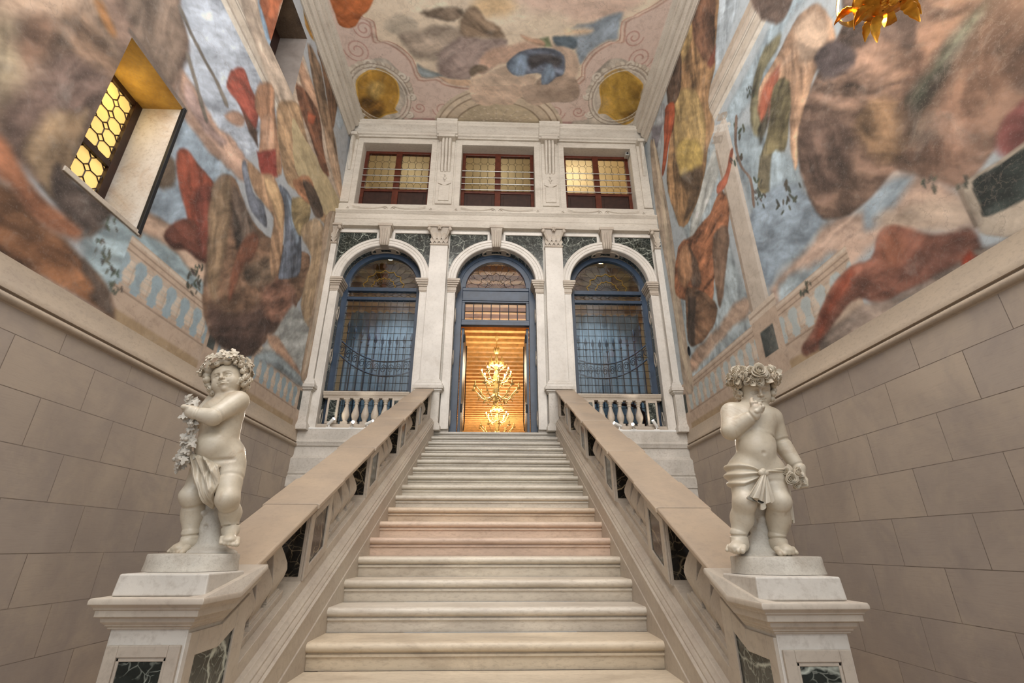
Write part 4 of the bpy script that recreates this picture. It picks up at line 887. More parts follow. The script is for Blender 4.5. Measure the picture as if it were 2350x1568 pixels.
# painted surfaces: soft colour patches (colour, outline on the wall in metres, edge softness, waviness, mottling)
PAINT = {
'left': [
((196, 206, 220), [(3.408,5.753),(3.987,6.582),(4.598,6.641),(5.754,6.689),(5.605,5.638),(5.189,4.813),(4.489,4.705),(3.945,4.924)], 0.1, 0.05, 0.12),
((172, 190, 206), [(4.017,4.494),(4.262,4.599),(4.795,4.694),(5.33,4.635),(5.085,4.059),(4.854,3.294),(4.143,3.013),(4.141,4.134)], 0.06, 0.05, 0.12),
((206, 172, 152), [(3.898,4.935),(4.094,4.97),(4.357,4.996),(4.86,5.026),(5.425,5.12),(5.463,4.753),(5.051,4.608),(4.555,4.56),(4.215,4.513),(4.013,4.556)], 0.05, 0.08, 0.12),
((196, 168, 160), [(4.039,4.901),(4.401,4.899),(4.908,4.922),(4.76,4.77),(4.311,4.688),(4.094,4.686)], 0.05, 0.08, 0.12),
((166, 186, 194), [(3.561,2.555),(3.791,2.85),(4.094,2.976),(4.755,3.135),(5.32,3.094),(5.683,2.295),(4.202,1.998),(3.716,2.318)], 0.05, 0.04, 0.12),
((208, 178, 156), [(3.868,3.065),(4.188,3.213),(4.52,3.295),(4.876,3.247),(5.207,3.343),(5.359,3.117),(4.872,3.063),(4.353,3.001),(4,2.906)], 0.04, 0.06, 0.12),
((214, 186, 164), [(4.601,3.118),(4.987,3.199),(5.353,3.242),(5.405,3.017),(4.993,2.989)], 0.05, 0.06, 0.12),
((206, 188, 170), [(4.217,7.068),(4.974,8.373),(6.677,8.195),(8.022,8.247),(9.114,6.975),(8.454,6.694),(6.826,6.891),(5.754,6.689)], 0.06, 0.05, 0.12),
((150, 176, 200), [(4.57,7.574),(4.751,7.881),(5.092,7.582),(5.304,7.371),(5.038,7.193)], 0.04, 0.04, 0.12),
((186, 112, 78), [(4.618,7.655),(5.1,8.475),(5.15,7.994),(5.192,7.366),(4.973,7.4)], 0.04, 0.05, 0.12),
((222, 180, 150), [(5.957,8.068),(6.789,8.215),(7.219,8.119),(6.818,7.893),(6.217,7.733)], 0.05, 0.06, 0.12),
((170, 182, 192), [(7.256,8.918),(7.717,9.219),(8.201,9.104),(8.152,8.645),(7.543,8.617)], 0.04, 0.04, 0.12),
((124, 104, 92), [(2.16,3.574),(3.387,5.715),(3.602,5.536),(3.791,5.447),(3.905,5.234),(3.934,4.91),(3.907,4.565),(3.471,4.505),(3.285,4.633),(3.337,3.739),(3.27,2.945),(3.295,2.642),(3.088,2.643),(2.887,2.673),(2.609,2.562)], 0.05, 0.06, 0.2),
((176, 152, 132), [(2.16,3.574),(2.732,4.571),(3.009,4.471),(3.193,4.373),(3.174,4.165),(2.972,4.146),(2.831,4.081),(2.782,3.79),(2.802,3.556),(2.782,3.331),(2.708,3.076),(2.536,2.726)], 0.12, 0.1, 0.2),
((158, 126, 106), [(2.492,3.724),(2.592,3.934),(2.722,3.972),(2.782,3.79),(2.762,3.554),(2.664,3.422),(2.537,3.54)], 0.1, 0.1, 0.2),
((186, 168, 140), [(2.257,3.356),(2.421,3.563),(2.507,3.448),(2.654,3.361),(2.701,3.091),(2.524,2.754)], 0.12, 0.1, 0.15),
((146, 120, 100), [(2.702,4.165),(2.917,4.269),(3.124,4.275),(3.259,4.161),(3.221,3.879),(2.982,3.849),(2.809,3.827)], 0.1, 0.1, 0.2),
((110, 92, 84), [(2.669,3.007),(2.784,3.238),(2.838,3.762),(3.075,3.973),(3.255,3.922),(3.213,3.333),(3.046,3.01),(2.911,2.783),(2.75,2.748)], 0.12, 0.1, 0.22),
((138, 120, 106), [(2.989,5.021),(3.428,5.71),(3.636,5.515),(3.827,5.274),(3.862,4.749),(3.617,4.634),(3.323,4.688)], 0.08, 0.08, 0.15),
((180, 130, 84), [(2.822,4.48),(2.921,4.548),(3.116,4.479),(3.106,4.402),(2.962,4.398)], 0.05, 0.05, 0.12),
((178, 152, 122), [(2.911,2.783),(2.933,3.079),(2.966,3.283),(3.12,3.383),(3.203,3.519),(3.243,3.213),(3.269,2.897),(3.226,2.652),(3.088,2.687)], 0.06, 0.07, 0.18),
((150, 126, 100), [(3.06,3.266),(3.166,3.333),(3.225,3.046),(3.236,2.774),(3.132,2.863)], 0.08, 0.08, 0.15),
((96, 84, 78), [(3.132,2.909),(3.3,2.878),(3.606,2.925),(3.783,2.894),(3.662,2.605),(3.491,2.502),(3.278,2.583),(3.169,2.714)], 0.05, 0.05, 0.2),
((152, 108, 78), [(2.731,2.287),(3.001,2.418),(3.214,2.36),(3.453,2.385),(3.716,2.318),(3.978,2.25),(4.203,2.008),(3.893,1.977),(3.428,1.969),(2.89,1.929)], 0.05, 0.06, 0.22),
((126, 92, 68), [(2.695,2.369),(2.929,2.501),(3.102,2.439),(3.258,2.351),(3.17,2.203),(2.78,2.177)], 0.1, 0.08, 0.2),
((176, 120, 90), [(2.561,2.671),(2.75,2.748),(2.926,2.667),(3.074,2.587),(3.292,2.551),(3.569,2.537),(3.543,2.436),(3.296,2.357),(3.088,2.386),(2.904,2.479),(2.658,2.452)], 0.05, 0.05, 0.15),
((84, 72, 64), [(3.689,2.324),(3.919,2.261),(4.068,2.184),(4.203,2.008),(4.037,1.998),(3.861,2.048),(3.87,2.141),(3.709,2.224)], 0.05, 0.05, 0.25),
((124, 104, 92), [(3.585,2.502),(3.646,2.641),(3.743,2.714),(3.667,2.538)], 0.04, 0.04, 0.12),
((81, 90, 82), [(3.748,2.783),(3.743,2.795),(3.747,2.821),(3.756,2.835),(3.76,2.823),(3.756,2.796)], 0.014, 0.01, 0.1),
((88, 98, 82), [(3.811,2.705),(3.794,2.705),(3.772,2.722),(3.768,2.739),(3.785,2.739),(3.807,2.721)], 0.014, 0.01, 0.1),
((90, 101, 82), [(3.758,2.772),(3.746,2.779),(3.737,2.803),(3.739,2.821),(3.751,2.813),(3.761,2.789)], 0.014, 0.01, 0.1),
((84, 101, 82), [(3.748,2.718),(3.743,2.732),(3.749,2.762),(3.76,2.777),(3.764,2.762),(3.758,2.733)], 0.014, 0.01, 0.1),
((97, 88, 82), [(3.837,2.808),(3.824,2.809),(3.81,2.823),(3.808,2.835),(3.82,2.834),(3.834,2.821)], 0.014, 0.01, 0.1),
((96, 84, 82), [(3.759,2.685),(3.752,2.698),(3.753,2.73),(3.761,2.748),(3.769,2.734),(3.768,2.703)], 0.014, 0.01, 0.1),
((85, 102, 82), [(3.815,2.818),(3.808,2.83),(3.808,2.858),(3.815,2.875),(3.823,2.864),(3.823,2.835)], 0.014, 0.01, 0.1),
((94, 102, 82), [(3.784,2.705),(3.774,2.71),(3.764,2.729),(3.766,2.743),(3.776,2.738),(3.785,2.719)], 0.014, 0.01, 0.1),
((92, 87, 82), [(3.892,2.756),(3.877,2.757),(3.859,2.772),(3.856,2.787),(3.871,2.786),(3.889,2.771)], 0.014, 0.01, 0.1),
((96, 100, 82), [(3.946,2.427),(3.927,2.424),(3.899,2.435),(3.89,2.449),(3.91,2.453),(3.938,2.442)], 0.014, 0.01, 0.1),
((98, 102, 82), [(3.873,2.459),(3.85,2.456),(3.818,2.469),(3.809,2.486),(3.831,2.49),(3.863,2.476)], 0.014, 0.01, 0.1),
((83, 88, 82), [(3.899,2.498),(3.882,2.507),(3.869,2.54),(3.872,2.562),(3.889,2.552),(3.902,2.52)], 0.014, 0.01, 0.1),
((80, 88, 82), [(3.837,2.476),(3.826,2.483),(3.818,2.504),(3.82,2.519),(3.831,2.512),(3.84,2.491)], 0.014, 0.01, 0.1),
((99, 100, 82), [(3.885,2.415),(3.878,2.434),(3.884,2.473),(3.898,2.494),(3.906,2.474),(3.899,2.435)], 0.014, 0.01, 0.1),
((80, 84, 82), [(3.868,2.394),(3.852,2.396),(3.834,2.414),(3.831,2.429),(3.846,2.427),(3.865,2.409)], 0.014, 0.01, 0.1),
((94, 99, 82), [(3.916,2.473),(3.898,2.481),(3.882,2.513),(3.884,2.536),(3.902,2.527),(3.918,2.495)], 0.014, 0.01, 0.1),
((86, 99, 82), [(3.875,2.435),(3.858,2.44),(3.84,2.462),(3.838,2.48),(3.855,2.476),(3.874,2.453)], 0.014, 0.01, 0.1),
((84, 86, 82), [(3.863,2.378),(3.853,2.392),(3.852,2.425),(3.861,2.444),(3.871,2.43),(3.872,2.396)], 0.014, 0.01, 0.1),
((99, 87, 82), [(3.812,2.569),(3.796,2.567),(3.773,2.579),(3.767,2.592),(3.783,2.594),(3.806,2.582)], 0.014, 0.01, 0.1),
((94, 96, 82), [(3.769,2.546),(3.765,2.555),(3.767,2.574),(3.773,2.584),(3.777,2.575),(3.775,2.556)], 0.014, 0.01, 0.1),
((80, 88, 82), [(3.84,2.518),(3.827,2.521),(3.814,2.538),(3.813,2.551),(3.825,2.548),(3.839,2.532)], 0.014, 0.01, 0.1),
((86, 93, 82), [(3.734,2.524),(3.725,2.53),(3.718,2.549),(3.721,2.563),(3.73,2.556),(3.736,2.537)], 0.014, 0.01, 0.1),
((84, 87, 82), [(3.728,2.531),(3.722,2.538),(3.721,2.557),(3.725,2.568),(3.731,2.56),(3.732,2.542)], 0.014, 0.01, 0.1),
((99, 84, 82), [(3.781,2.539),(3.77,2.543),(3.76,2.562),(3.76,2.575),(3.771,2.571),(3.782,2.552)], 0.014, 0.01, 0.1),
((92, 92, 82), [(3.751,2.444),(3.747,2.455),(3.75,2.478),(3.757,2.491),(3.762,2.48),(3.759,2.456)], 0.014, 0.01, 0.1),
((89, 89, 82), [(3.763,2.541),(3.757,2.55),(3.757,2.573),(3.763,2.586),(3.769,2.576),(3.769,2.553)], 0.014, 0.01, 0.1),
((78, 100, 82), [(3.767,2.544),(3.753,2.543),(3.735,2.554),(3.73,2.566),(3.744,2.567),(3.763,2.556)], 0.014, 0.01, 0.1),
((92, 86, 82), [(4.011,2.383),(4.002,2.393),(3.998,2.42),(4.004,2.436),(4.014,2.426),(4.018,2.399)], 0.014, 0.01, 0.1),
((92, 90, 82), [(3.997,2.386),(3.978,2.392),(3.958,2.418),(3.957,2.439),(3.976,2.433),(3.996,2.407)], 0.014, 0.01, 0.1),
((78, 93, 82), [(4.049,2.388),(4.04,2.401),(4.041,2.432),(4.051,2.449),(4.059,2.435),(4.058,2.404)], 0.014, 0.01, 0.1),
((98, 100, 82), [(4.02,2.367),(4.012,2.38),(4.013,2.409),(4.022,2.426),(4.03,2.413),(4.029,2.384)], 0.014, 0.01, 0.1),
((82, 92, 82), [(4.012,2.389),(3.992,2.386),(3.962,2.4),(3.954,2.416),(3.975,2.418),(4.004,2.405)], 0.014, 0.01, 0.1),
((84, 102, 82), [(4.077,2.373),(4.061,2.374),(4.041,2.388),(4.036,2.402),(4.052,2.401),(4.073,2.387)], 0.014, 0.01, 0.1),
((82, 94, 82), [(3.993,2.334),(3.987,2.352),(3.995,2.387),(4.008,2.405),(4.014,2.388),(4.006,2.352)], 0.014, 0.01, 0.1),
((92, 84, 82), [(3.989,2.385),(3.972,2.387),(3.952,2.406),(3.949,2.422),(3.966,2.42),(3.986,2.401)], 0.014, 0.01, 0.1),
((99, 97, 82), [(3.934,2.326),(3.926,2.34),(3.929,2.372),(3.939,2.389),(3.947,2.374),(3.944,2.343)], 0.014, 0.01, 0.1),
((82, 90, 82), [(4.099,2.199),(4.083,2.206),(4.068,2.231),(4.069,2.248),(4.085,2.241),(4.1,2.216)], 0.014, 0.01, 0.1),
((87, 98, 82), [(4.106,2.2),(4.099,2.212),(4.101,2.239),(4.11,2.253),(4.117,2.241),(4.115,2.214)], 0.014, 0.01, 0.1),
((90, 101, 82), [(4.052,2.258),(4.033,2.254),(4.005,2.264),(3.996,2.277),(4.015,2.28),(4.043,2.271)], 0.014, 0.01, 0.1),
((91, 95, 82), [(4.042,2.217),(4.028,2.229),(4.02,2.259),(4.026,2.278),(4.04,2.267),(4.048,2.236)], 0.014, 0.01, 0.1),
((96, 99, 82), [(4.051,2.259),(4.041,2.274),(4.041,2.307),(4.051,2.326),(4.061,2.311),(4.061,2.277)], 0.014, 0.01, 0.1),
((97, 100, 82), [(4.017,2.246),(4.011,2.26),(4.016,2.288),(4.026,2.303),(4.032,2.289),(4.028,2.26)], 0.014, 0.01, 0.1),
((84, 94, 82), [(4.073,2.196),(4.062,2.202),(4.051,2.22),(4.052,2.234),(4.064,2.228),(4.074,2.209)], 0.014, 0.01, 0.1),
((89, 90, 82), [(4.136,2.257),(4.122,2.256),(4.103,2.266),(4.097,2.277),(4.111,2.278),(4.131,2.268)], 0.014, 0.01, 0.1),
((97, 89, 82), [(4.169,2.261),(4.153,2.269),(4.139,2.297),(4.142,2.317),(4.158,2.308),(4.172,2.28)], 0.014, 0.01, 0.1),
((99, 102, 82), [(5.131,2.967),(5.119,2.979),(5.117,3.012),(5.129,3.033),(5.142,3.021),(5.143,2.988)], 0.014, 0.01, 0.1),
((82, 99, 82), [(5.155,2.861),(5.123,2.858),(5.083,2.875),(5.075,2.895),(5.106,2.899),(5.146,2.882)], 0.014, 0.01, 0.1),
((91, 93, 82), [(5.06,3),(5.025,2.993),(4.977,3.007),(4.964,3.029),(5,3.037),(5.048,3.022)], 0.014, 0.01, 0.1),
((98, 85, 82), [(5.055,2.984),(5.026,2.98),(4.989,2.994),(4.981,3.013),(5.01,3.018),(5.047,3.003)], 0.014, 0.01, 0.1),
((89, 95, 82), [(5.003,2.944),(4.981,2.945),(4.959,2.966),(4.958,2.985),(4.979,2.983),(5.002,2.962)], 0.014, 0.01, 0.1),
((89, 89, 82), [(4.969,2.873),(4.949,2.889),(4.943,2.935),(4.956,2.965),(4.977,2.949),(4.983,2.903)], 0.014, 0.01, 0.1),
((79, 84, 82), [(4.998,2.778),(4.979,2.791),(4.969,2.83),(4.98,2.856),(4.999,2.843),(5.008,2.804)], 0.014, 0.01, 0.1),
((89, 95, 82), [(5.074,2.982),(5.057,3.001),(5.057,3.049),(5.075,3.08),(5.092,3.061),(5.091,3.012)], 0.014, 0.01, 0.1),
((97, 96, 82), [(5.051,2.804),(5.042,2.818),(5.048,2.851),(5.062,2.871),(5.071,2.856),(5.065,2.822)], 0.014, 0.01, 0.1),
((98, 92, 82), [(5.14,2.746),(5.111,2.743),(5.075,2.76),(5.067,2.779),(5.096,2.782),(5.133,2.765)], 0.014, 0.01, 0.1),
((92, 93, 82), [(5.034,2.788),(5.012,2.794),(4.993,2.821),(4.996,2.843),(5.018,2.837),(5.036,2.809)], 0.014, 0.01, 0.1),
((97, 91, 82), [(5.168,2.784),(5.158,2.795),(5.158,2.824),(5.169,2.842),(5.18,2.831),(5.179,2.802)], 0.014, 0.01, 0.1),
((97, 95, 82), [(5.222,2.864),(5.197,2.863),(5.166,2.878),(5.161,2.896),(5.186,2.898),(5.216,2.882)], 0.014, 0.01, 0.1),
((95, 90, 82), [(5.159,2.904),(5.136,2.912),(5.119,2.945),(5.125,2.97),(5.148,2.962),(5.164,2.929)], 0.014, 0.01, 0.1),
((95, 96, 82), [(5.02,2.772),(4.997,2.781),(4.979,2.815),(4.984,2.84),(5.008,2.832),(5.025,2.797)], 0.014, 0.01, 0.1),
((90, 88, 82), [(5.202,2.907),(5.177,2.908),(5.151,2.929),(5.148,2.948),(5.173,2.948),(5.2,2.927)], 0.014, 0.01, 0.1),
((84, 89, 82), [(5.165,2.921),(5.155,2.939),(5.163,2.981),(5.182,3.005),(5.192,2.987),(5.183,2.944)], 0.014, 0.01, 0.1),
((100, 100, 82), [(5.09,2.901),(5.084,2.917),(5.096,2.952),(5.113,2.97),(5.118,2.954),(5.106,2.919)], 0.014, 0.01, 0.1),
((85, 84, 82), [(5.111,3.123),(5.092,3.121),(5.068,3.132),(5.063,3.146),(5.083,3.148),(5.107,3.137)], 0.014, 0.01, 0.1),
((81, 95, 82), [(5.154,3.144),(5.137,3.148),(5.123,3.17),(5.126,3.187),(5.143,3.183),(5.156,3.161)], 0.014, 0.01, 0.1),
((87, 96, 82), [(5.061,3.045),(5.046,3.041),(5.024,3.045),(5.017,3.053),(5.033,3.058),(5.055,3.054)], 0.014, 0.01, 0.1),
((88, 102, 82), [(5.079,3.075),(5.067,3.082),(5.061,3.105),(5.067,3.121),(5.079,3.114),(5.085,3.091)], 0.014, 0.01, 0.1),
((87, 85, 82), [(5.113,3.111),(5.098,3.113),(5.083,3.129),(5.083,3.143),(5.098,3.141),(5.113,3.125)], 0.014, 0.01, 0.1),
((79, 95, 82), [(5.064,3.085),(5.046,3.081),(5.022,3.086),(5.015,3.095),(5.032,3.1),(5.057,3.095)], 0.014, 0.01, 0.1),
((78, 90, 82), [(5.154,3.105),(5.142,3.113),(5.137,3.137),(5.144,3.154),(5.156,3.147),(5.161,3.122)], 0.014, 0.01, 0.1),
((98, 95, 82), [(5.145,3.092),(5.134,3.101),(5.13,3.128),(5.139,3.146),(5.151,3.137),(5.154,3.11)], 0.014, 0.01, 0.1),
((90, 100, 82), [(5.033,3.073),(5.021,3.077),(5.013,3.095),(5.017,3.109),(5.028,3.104),(5.036,3.086)], 0.014, 0.01, 0.1),
((140, 132, 122), [(3.568,5.558),(3.735,5.515),(4.12,5.454),(4.418,5.453),(4.672,5.366),(4.73,5.434),(4.471,5.52),(4.168,5.518),(3.775,5.577),(3.605,5.619)], 0.025, 0.05, 0.12),
((140, 132, 122), [(3.879,5.198),(4.134,5.019),(4.404,4.829),(4.455,4.886),(4.18,5.077),(3.921,5.256)], 0.025, 0.05, 0.12),
((160, 86, 66), [(4.206,4.059),(4.34,4.238),(4.556,4.248),(4.79,4.259),(4.985,4.186),(5.124,3.746),(5.26,3.313),(5.077,3.245),(4.812,3.388),(4.59,3.592),(4.409,3.753)], 0.03, 0.04, 0.2),
((112, 68, 56), [(4.426,3.098),(4.496,3.348),(4.659,3.534),(4.87,3.557),(5.214,3.283),(5.08,3.197),(4.82,3.179),(4.625,3.064)], 0.03, 0.04, 0.2),
((130, 72, 60), [(4.632,3.882),(4.918,4.198),(5.124,3.746),(5.229,3.293),(4.978,3.38),(4.793,3.626)], 0.05, 0.05, 0.2),
((186, 100, 76), [(4.218,4.051),(4.321,4.186),(4.494,4.088),(4.486,3.821),(4.368,3.843)], 0.05, 0.04, 0.12),
((120, 104, 88), [(3.94,3.687),(4.034,3.869),(4.22,3.958),(4.331,3.747),(4.24,3.575),(4.047,3.524)], 0.04, 0.06, 0.15),
((166, 88, 74), [(4.575,5.651),(4.647,5.997),(4.8,6.2),(5.026,6.134),(5.311,6.119),(5.379,5.663),(5.217,5.573),(4.922,5.661),(4.707,5.61)], 0.03, 0.04, 0.15),
((190, 146, 116), [(5.157,6.298),(5.33,6.627),(5.559,6.749),(5.74,6.429),(6.036,6.08),(6.306,5.686),(5.798,5.22),(5.566,5.597),(5.468,5.936),(5.233,5.982)], 0.04, 0.05, 0.15),
((222, 178, 148), [(5.441,5.996),(5.694,6.281),(5.945,5.987),(5.884,5.696),(5.605,5.638)], 0.05, 0.05, 0.1),
((140, 66, 58), [(5.548,5.449),(5.989,5.892),(6.224,5.565),(5.812,5.19)], 0.04, 0.05, 0.15),
((110, 84, 70), [(5.042,5.673),(5.426,5.713),(5.54,5.528),(5.261,5.535)], 0.04, 0.04, 0.15),
((206, 168, 146), [(4.717,5.244),(4.88,5.487),(5.092,5.62),(5.131,5.478),(4.922,5.267)], 0.04, 0.05, 0.12),
((190, 158, 124), [(5.754,6.542),(5.968,6.995),(6.399,7.344),(6.724,7.109),(7.401,6.913),(8.414,6.779),(8.4,6.197),(7.235,6.017),(6.558,5.726),(6.066,6.016)], 0.04, 0.06, 0.15),
((204, 186, 148), [(6.232,6.835),(6.58,6.955),(7.209,7.06),(8.215,7.199),(9.074,7.13),(9.013,6.56),(8.182,6.364),(7.246,6.233),(6.647,6.197)], 0.015, 0.05, 0.06),
((134, 92, 70), [(6.088,7.569),(6.689,7.914),(7.17,7.943),(7.554,7.521),(8.034,7.273),(7.577,7.079),(6.844,7.238),(6.415,7.309)], 0.04, 0.06, 0.2),
((186, 104, 74), [(6.644,7.518),(6.976,7.818),(6.978,7.553),(6.745,7.352)], 0.04, 0.05, 0.12),
((188, 140, 62), [(5.592,9.437),(6.176,10.444),(6.717,10.057),(7.178,9.893),(7.472,9.734),(7.053,9.049),(6.584,9.189),(6.115,8.89),(5.811,8.921)], 0.03, 0.05, 0.18),
((112, 86, 66), [(6.075,10.269),(6.421,10.865),(6.975,10.45),(7.487,10.18),(7.654,9.553),(7.86,8.588),(7.701,8.285),(7.243,8.645),(6.778,8.943),(6.477,9.038),(6.477,9.692)], 0.04, 0.05, 0.2),
((172, 96, 46), [(6.754,9.564),(7.195,9.987),(7.529,10.022),(7.492,9.692),(7.063,9.326),(6.798,9.295)], 0.04, 0.04, 0.15),
((150, 124, 100), [(6.116,8.646),(6.73,8.879),(7.208,8.602),(7.839,8.308),(8.375,7.836),(8.24,7.462),(7.458,7.898),(6.825,8.138)], 0.05, 0.06, 0.2),
((206, 176, 148), [(7.42,7.979),(8.144,7.99),(8.616,7.808),(9.01,7.265),(8.385,7.35),(7.78,7.628)], 0.05, 0.05, 0.12),
((136, 108, 88), [(4.879,4.15),(5.007,4.464),(5.275,4.624),(5.592,4.473),(6.022,4.418),(6.725,4.594),(7.498,4.989),(7.925,5.128),(7.976,4.673),(7.785,4.015),(7.445,3.421),(7.072,3.055),(6.762,2.655),(6.439,2.486),(5.981,2.449),(5.493,2.54),(5.271,2.819),(5.199,3.273),(4.989,3.778)], 0.03, 0.05, 0.2),
((158, 134, 108), [(4.888,4.13),(5.036,4.447),(5.204,4.523),(5.405,3.957),(5.523,3.215),(5.514,2.888),(5.318,2.968),(5.139,3.492)], 0.07, 0.06, 0.18),
((104, 90, 80), [(5.27,4.506),(5.665,4.455),(6.077,4.3),(5.927,3.742),(5.635,3.837),(5.399,4.096)], 0.08, 0.06, 0.2),
((168, 112, 88), [(5.785,4.052),(5.945,4.282),(6.112,4.286),(6.132,4.027),(5.953,3.686),(5.885,3.291),(5.819,3.051),(5.724,3.334),(5.732,3.759)], 0.05, 0.05, 0.15),
((98, 78, 70), [(5.456,2.795),(6.036,2.963),(6.632,3.411),(7.117,3.746),(7.623,3.93),(7.299,3.353),(6.982,2.979),(6.762,2.655),(6.439,2.486),(5.981,2.449),(5.517,2.551)], 0.1, 0.08, 0.2),
((156, 116, 98), [(6.611,3.783),(7.104,4.155),(7.686,4.139),(7.532,3.628),(6.996,3.288),(6.632,3.411)], 0.1, 0.08, 0.18),
((120, 102, 86), [(6.079,3.841),(6.56,4.232),(6.833,3.994),(6.404,3.587),(6.03,3.517)], 0.08, 0.08, 0.25),
((196, 160, 128), [(5.425,5.12),(5.798,5.22),(6.069,5.469),(6.334,5.436),(6.647,5.335),(6.858,4.686),(6.905,4.203),(6.701,3.996),(6.474,4.42),(6.396,4.868),(6.046,4.844),(5.678,4.863)], 0.04, 0.05, 0.15),
((232, 196, 152), [(5.91,5.236),(6.209,5.416),(6.525,5.326),(6.735,4.951),(6.604,4.854),(6.272,5.029),(6.038,5.091)], 0.05, 0.04, 0.1),
((112, 118, 130), [(5.338,4.916),(5.394,5.073),(5.705,4.805),(6.046,4.844),(6.265,4.6),(5.968,4.537),(5.687,4.551)], 0.03, 0.04, 0.2),
((112, 120, 134), [(6.319,5.469),(6.62,5.592),(7.169,5.468),(7.514,5.047),(7.634,4.608),(7.322,4.285),(6.966,4.073),(6.912,4.377),(6.864,4.868),(6.608,5.303)], 0.03, 0.04, 0.2),
((160, 176, 194), [(6.554,5.535),(6.956,5.491),(7.318,5.195),(7.26,4.966),(6.863,5.231)], 0.05, 0.04, 0.12),
((160, 142, 106), [(6.792,5.548),(7.079,5.886),(7.501,6.033),(7.558,5.567),(7.381,5.241),(7.009,5.25)], 0.04, 0.06, 0.18),
((190, 138, 104), [(6.704,5.904),(7.081,6.346),(7.495,6.451),(7.552,6.074),(7.079,5.886)], 0.04, 0.06, 0.15),
((92, 76, 64), [(7.038,6.204),(7.619,6.45),(8.122,6.317),(7.837,5.985),(7.399,6.052)], 0.04, 0.06, 0.2),
((198, 172, 140), [(7.347,5.312),(7.837,5.985),(8.336,6.039),(8.542,5.427),(8.631,4.457),(8.397,3.774),(7.92,4.085),(7.888,4.621),(7.979,5.163)], 0.05, 0.06, 0.12),
((196, 200, 198), [(7.623,3.93),(8.234,3.88),(8.567,3.758),(8.644,3.246),(8.464,2.919),(7.512,2.893),(6.94,2.741),(7.299,3.353)], 0.05, 0.05, 0.12),
((214, 176, 150), [(7.018,3.069),(7.391,3.156),(8.217,2.999),(8.481,2.883),(7.882,2.875),(7.171,2.909)], 0.05, 0.06, 0.12),
((176, 190, 196), [(6.847,2.689),(7.497,2.926),(8.492,2.861),(8.567,2.7),(7.604,2.695),(7.01,2.588)], 0.05, 0.04, 0.12),
((190, 168, 146), [(8.262,6.371),(8.873,6.788),(8.914,5.231),(8.854,3.982),(8.81,3.04),(8.471,2.905),(8.459,3.988),(8.399,5.334)], 0.015, 0, 0.1),
((212, 196, 176), [(8.534,6.526),(8.666,6.628),(8.738,5.127),(8.73,3.926),(8.677,3.126),(8.581,3.09),(8.573,3.948),(8.536,5.213)], 0.012, 0, 0.06),
],
'right': [
((190, 202, 210), [(5.31,9.464),(4.316,7.729),(5.273,7.225),(5.748,6.898),(6.316,6.912),(5.247,7.717)], 0.08, 0.04, 0.12),
((178, 196, 206), [(5.195,5.883),(4.365,5.754),(3.839,6.015),(3.218,5.811),(3.518,6.335),(4.38,6.289),(5.507,6.23),(5.389,5.051),(5.287,4.038),(4.954,3.263),(4.211,3.005),(4.068,3.355),(4.299,4.184),(4.79,5.272)], 0.08, 0.05, 0.12),
((170, 188, 204), [(5.429,4.295),(4.585,4.174),(4.163,3.492),(4.103,3.267),(4.518,3.218),(5.054,3.262),(5.393,3.207)], 0.06, 0.06, 0.12),
((214, 186, 168), [(5.326,3.103),(4.537,3.172),(3.986,3.204),(3.562,3),(3.456,3.118),(3.208,3.074),(3.043,2.897),(2.833,2.595),(2.777,2.122),(3.394,2.623),(3.66,2.622),(4.095,2.605),(4.449,2.603),(4.879,2.331),(5.199,2.659)], 0.08, 0.08, 0.12),
((176, 194, 208), [(3.589,3.075),(3.36,3.085),(3.083,2.91),(3.305,2.839),(3.597,2.775),(3.708,2.857)], 0.07, 0.07, 0.12),
((180, 196, 204), [(5.136,3.058),(4.464,2.947),(4.189,2.879),(4.318,2.743),(4.746,2.657),(5.178,2.709)], 0.08, 0.08, 0.12),
((226, 204, 184), [(3.566,2.851),(3.283,2.772),(2.954,2.591),(2.781,2.363),(2.79,2.171),(3.192,2.427),(3.473,2.681)], 0.08, 0.08, 0.12),
((182, 196, 202), [(7.804,6.354),(7.404,5.225),(8.284,4.791),(8.315,3.476),(8.169,2.73),(5.779,2.816),(5.868,3.201),(6.06,4.452),(5.872,6.144),(6.405,6.182)], 0.06, 0.05, 0.12),
((212, 216, 212), [(6.998,5.708),(5.899,6.076),(5.938,5.555),(6.747,5.317),(7.318,5.165)], 0.06, 0.05, 0.12),
((216, 188, 166), [(8.211,3.17),(7.375,3.25),(6.222,3.316),(5.889,3.212),(6.014,2.998),(6.931,3.057),(7.903,2.887)], 0.06, 0.08, 0.12),
((216, 182, 158), [(8.366,3.229),(7.789,3.175),(7.642,2.953),(8.3,2.944)], 0.05, 0.05, 0.12),
((164, 130, 94), [(6.074,10.798),(4.863,8.684),(5.047,7.964),(5.302,7.58),(5.411,7.305),(5.782,7.042),(5.737,6.484),(6.089,6.267),(6.322,6.005),(6.783,5.729),(7.51,5.65),(7.804,6.354),(7.911,7.13),(7.537,7.732),(7.079,8.216),(7.191,8.986),(6.935,9.867)], 0.03, 0.05, 0.2),
((128, 94, 74), [(5.371,9.572),(4.863,8.684),(5.075,8.063),(5.247,7.717),(5.48,7.396),(5.652,7.844),(5.799,8.754)], 0.05, 0.06, 0.2),
((196, 166, 116), [(6.344,10.105),(5.752,9.433),(5.857,8.717),(6.462,8.82),(6.528,9.429)], 0.05, 0.06, 0.15),
((196, 168, 116), [(6.823,8.408),(6.324,7.976),(6.066,7.546),(5.955,6.932),(6.208,6.388),(6.82,6.16),(7.262,6.772),(7.222,7.648)], 0.05, 0.06, 0.15),
((210, 182, 110), [(7.11,7.415),(6.522,6.918),(6.292,6.372),(6.637,6.097),(7.149,6.452),(7.27,7.003)], 0.06, 0.06, 0.12),
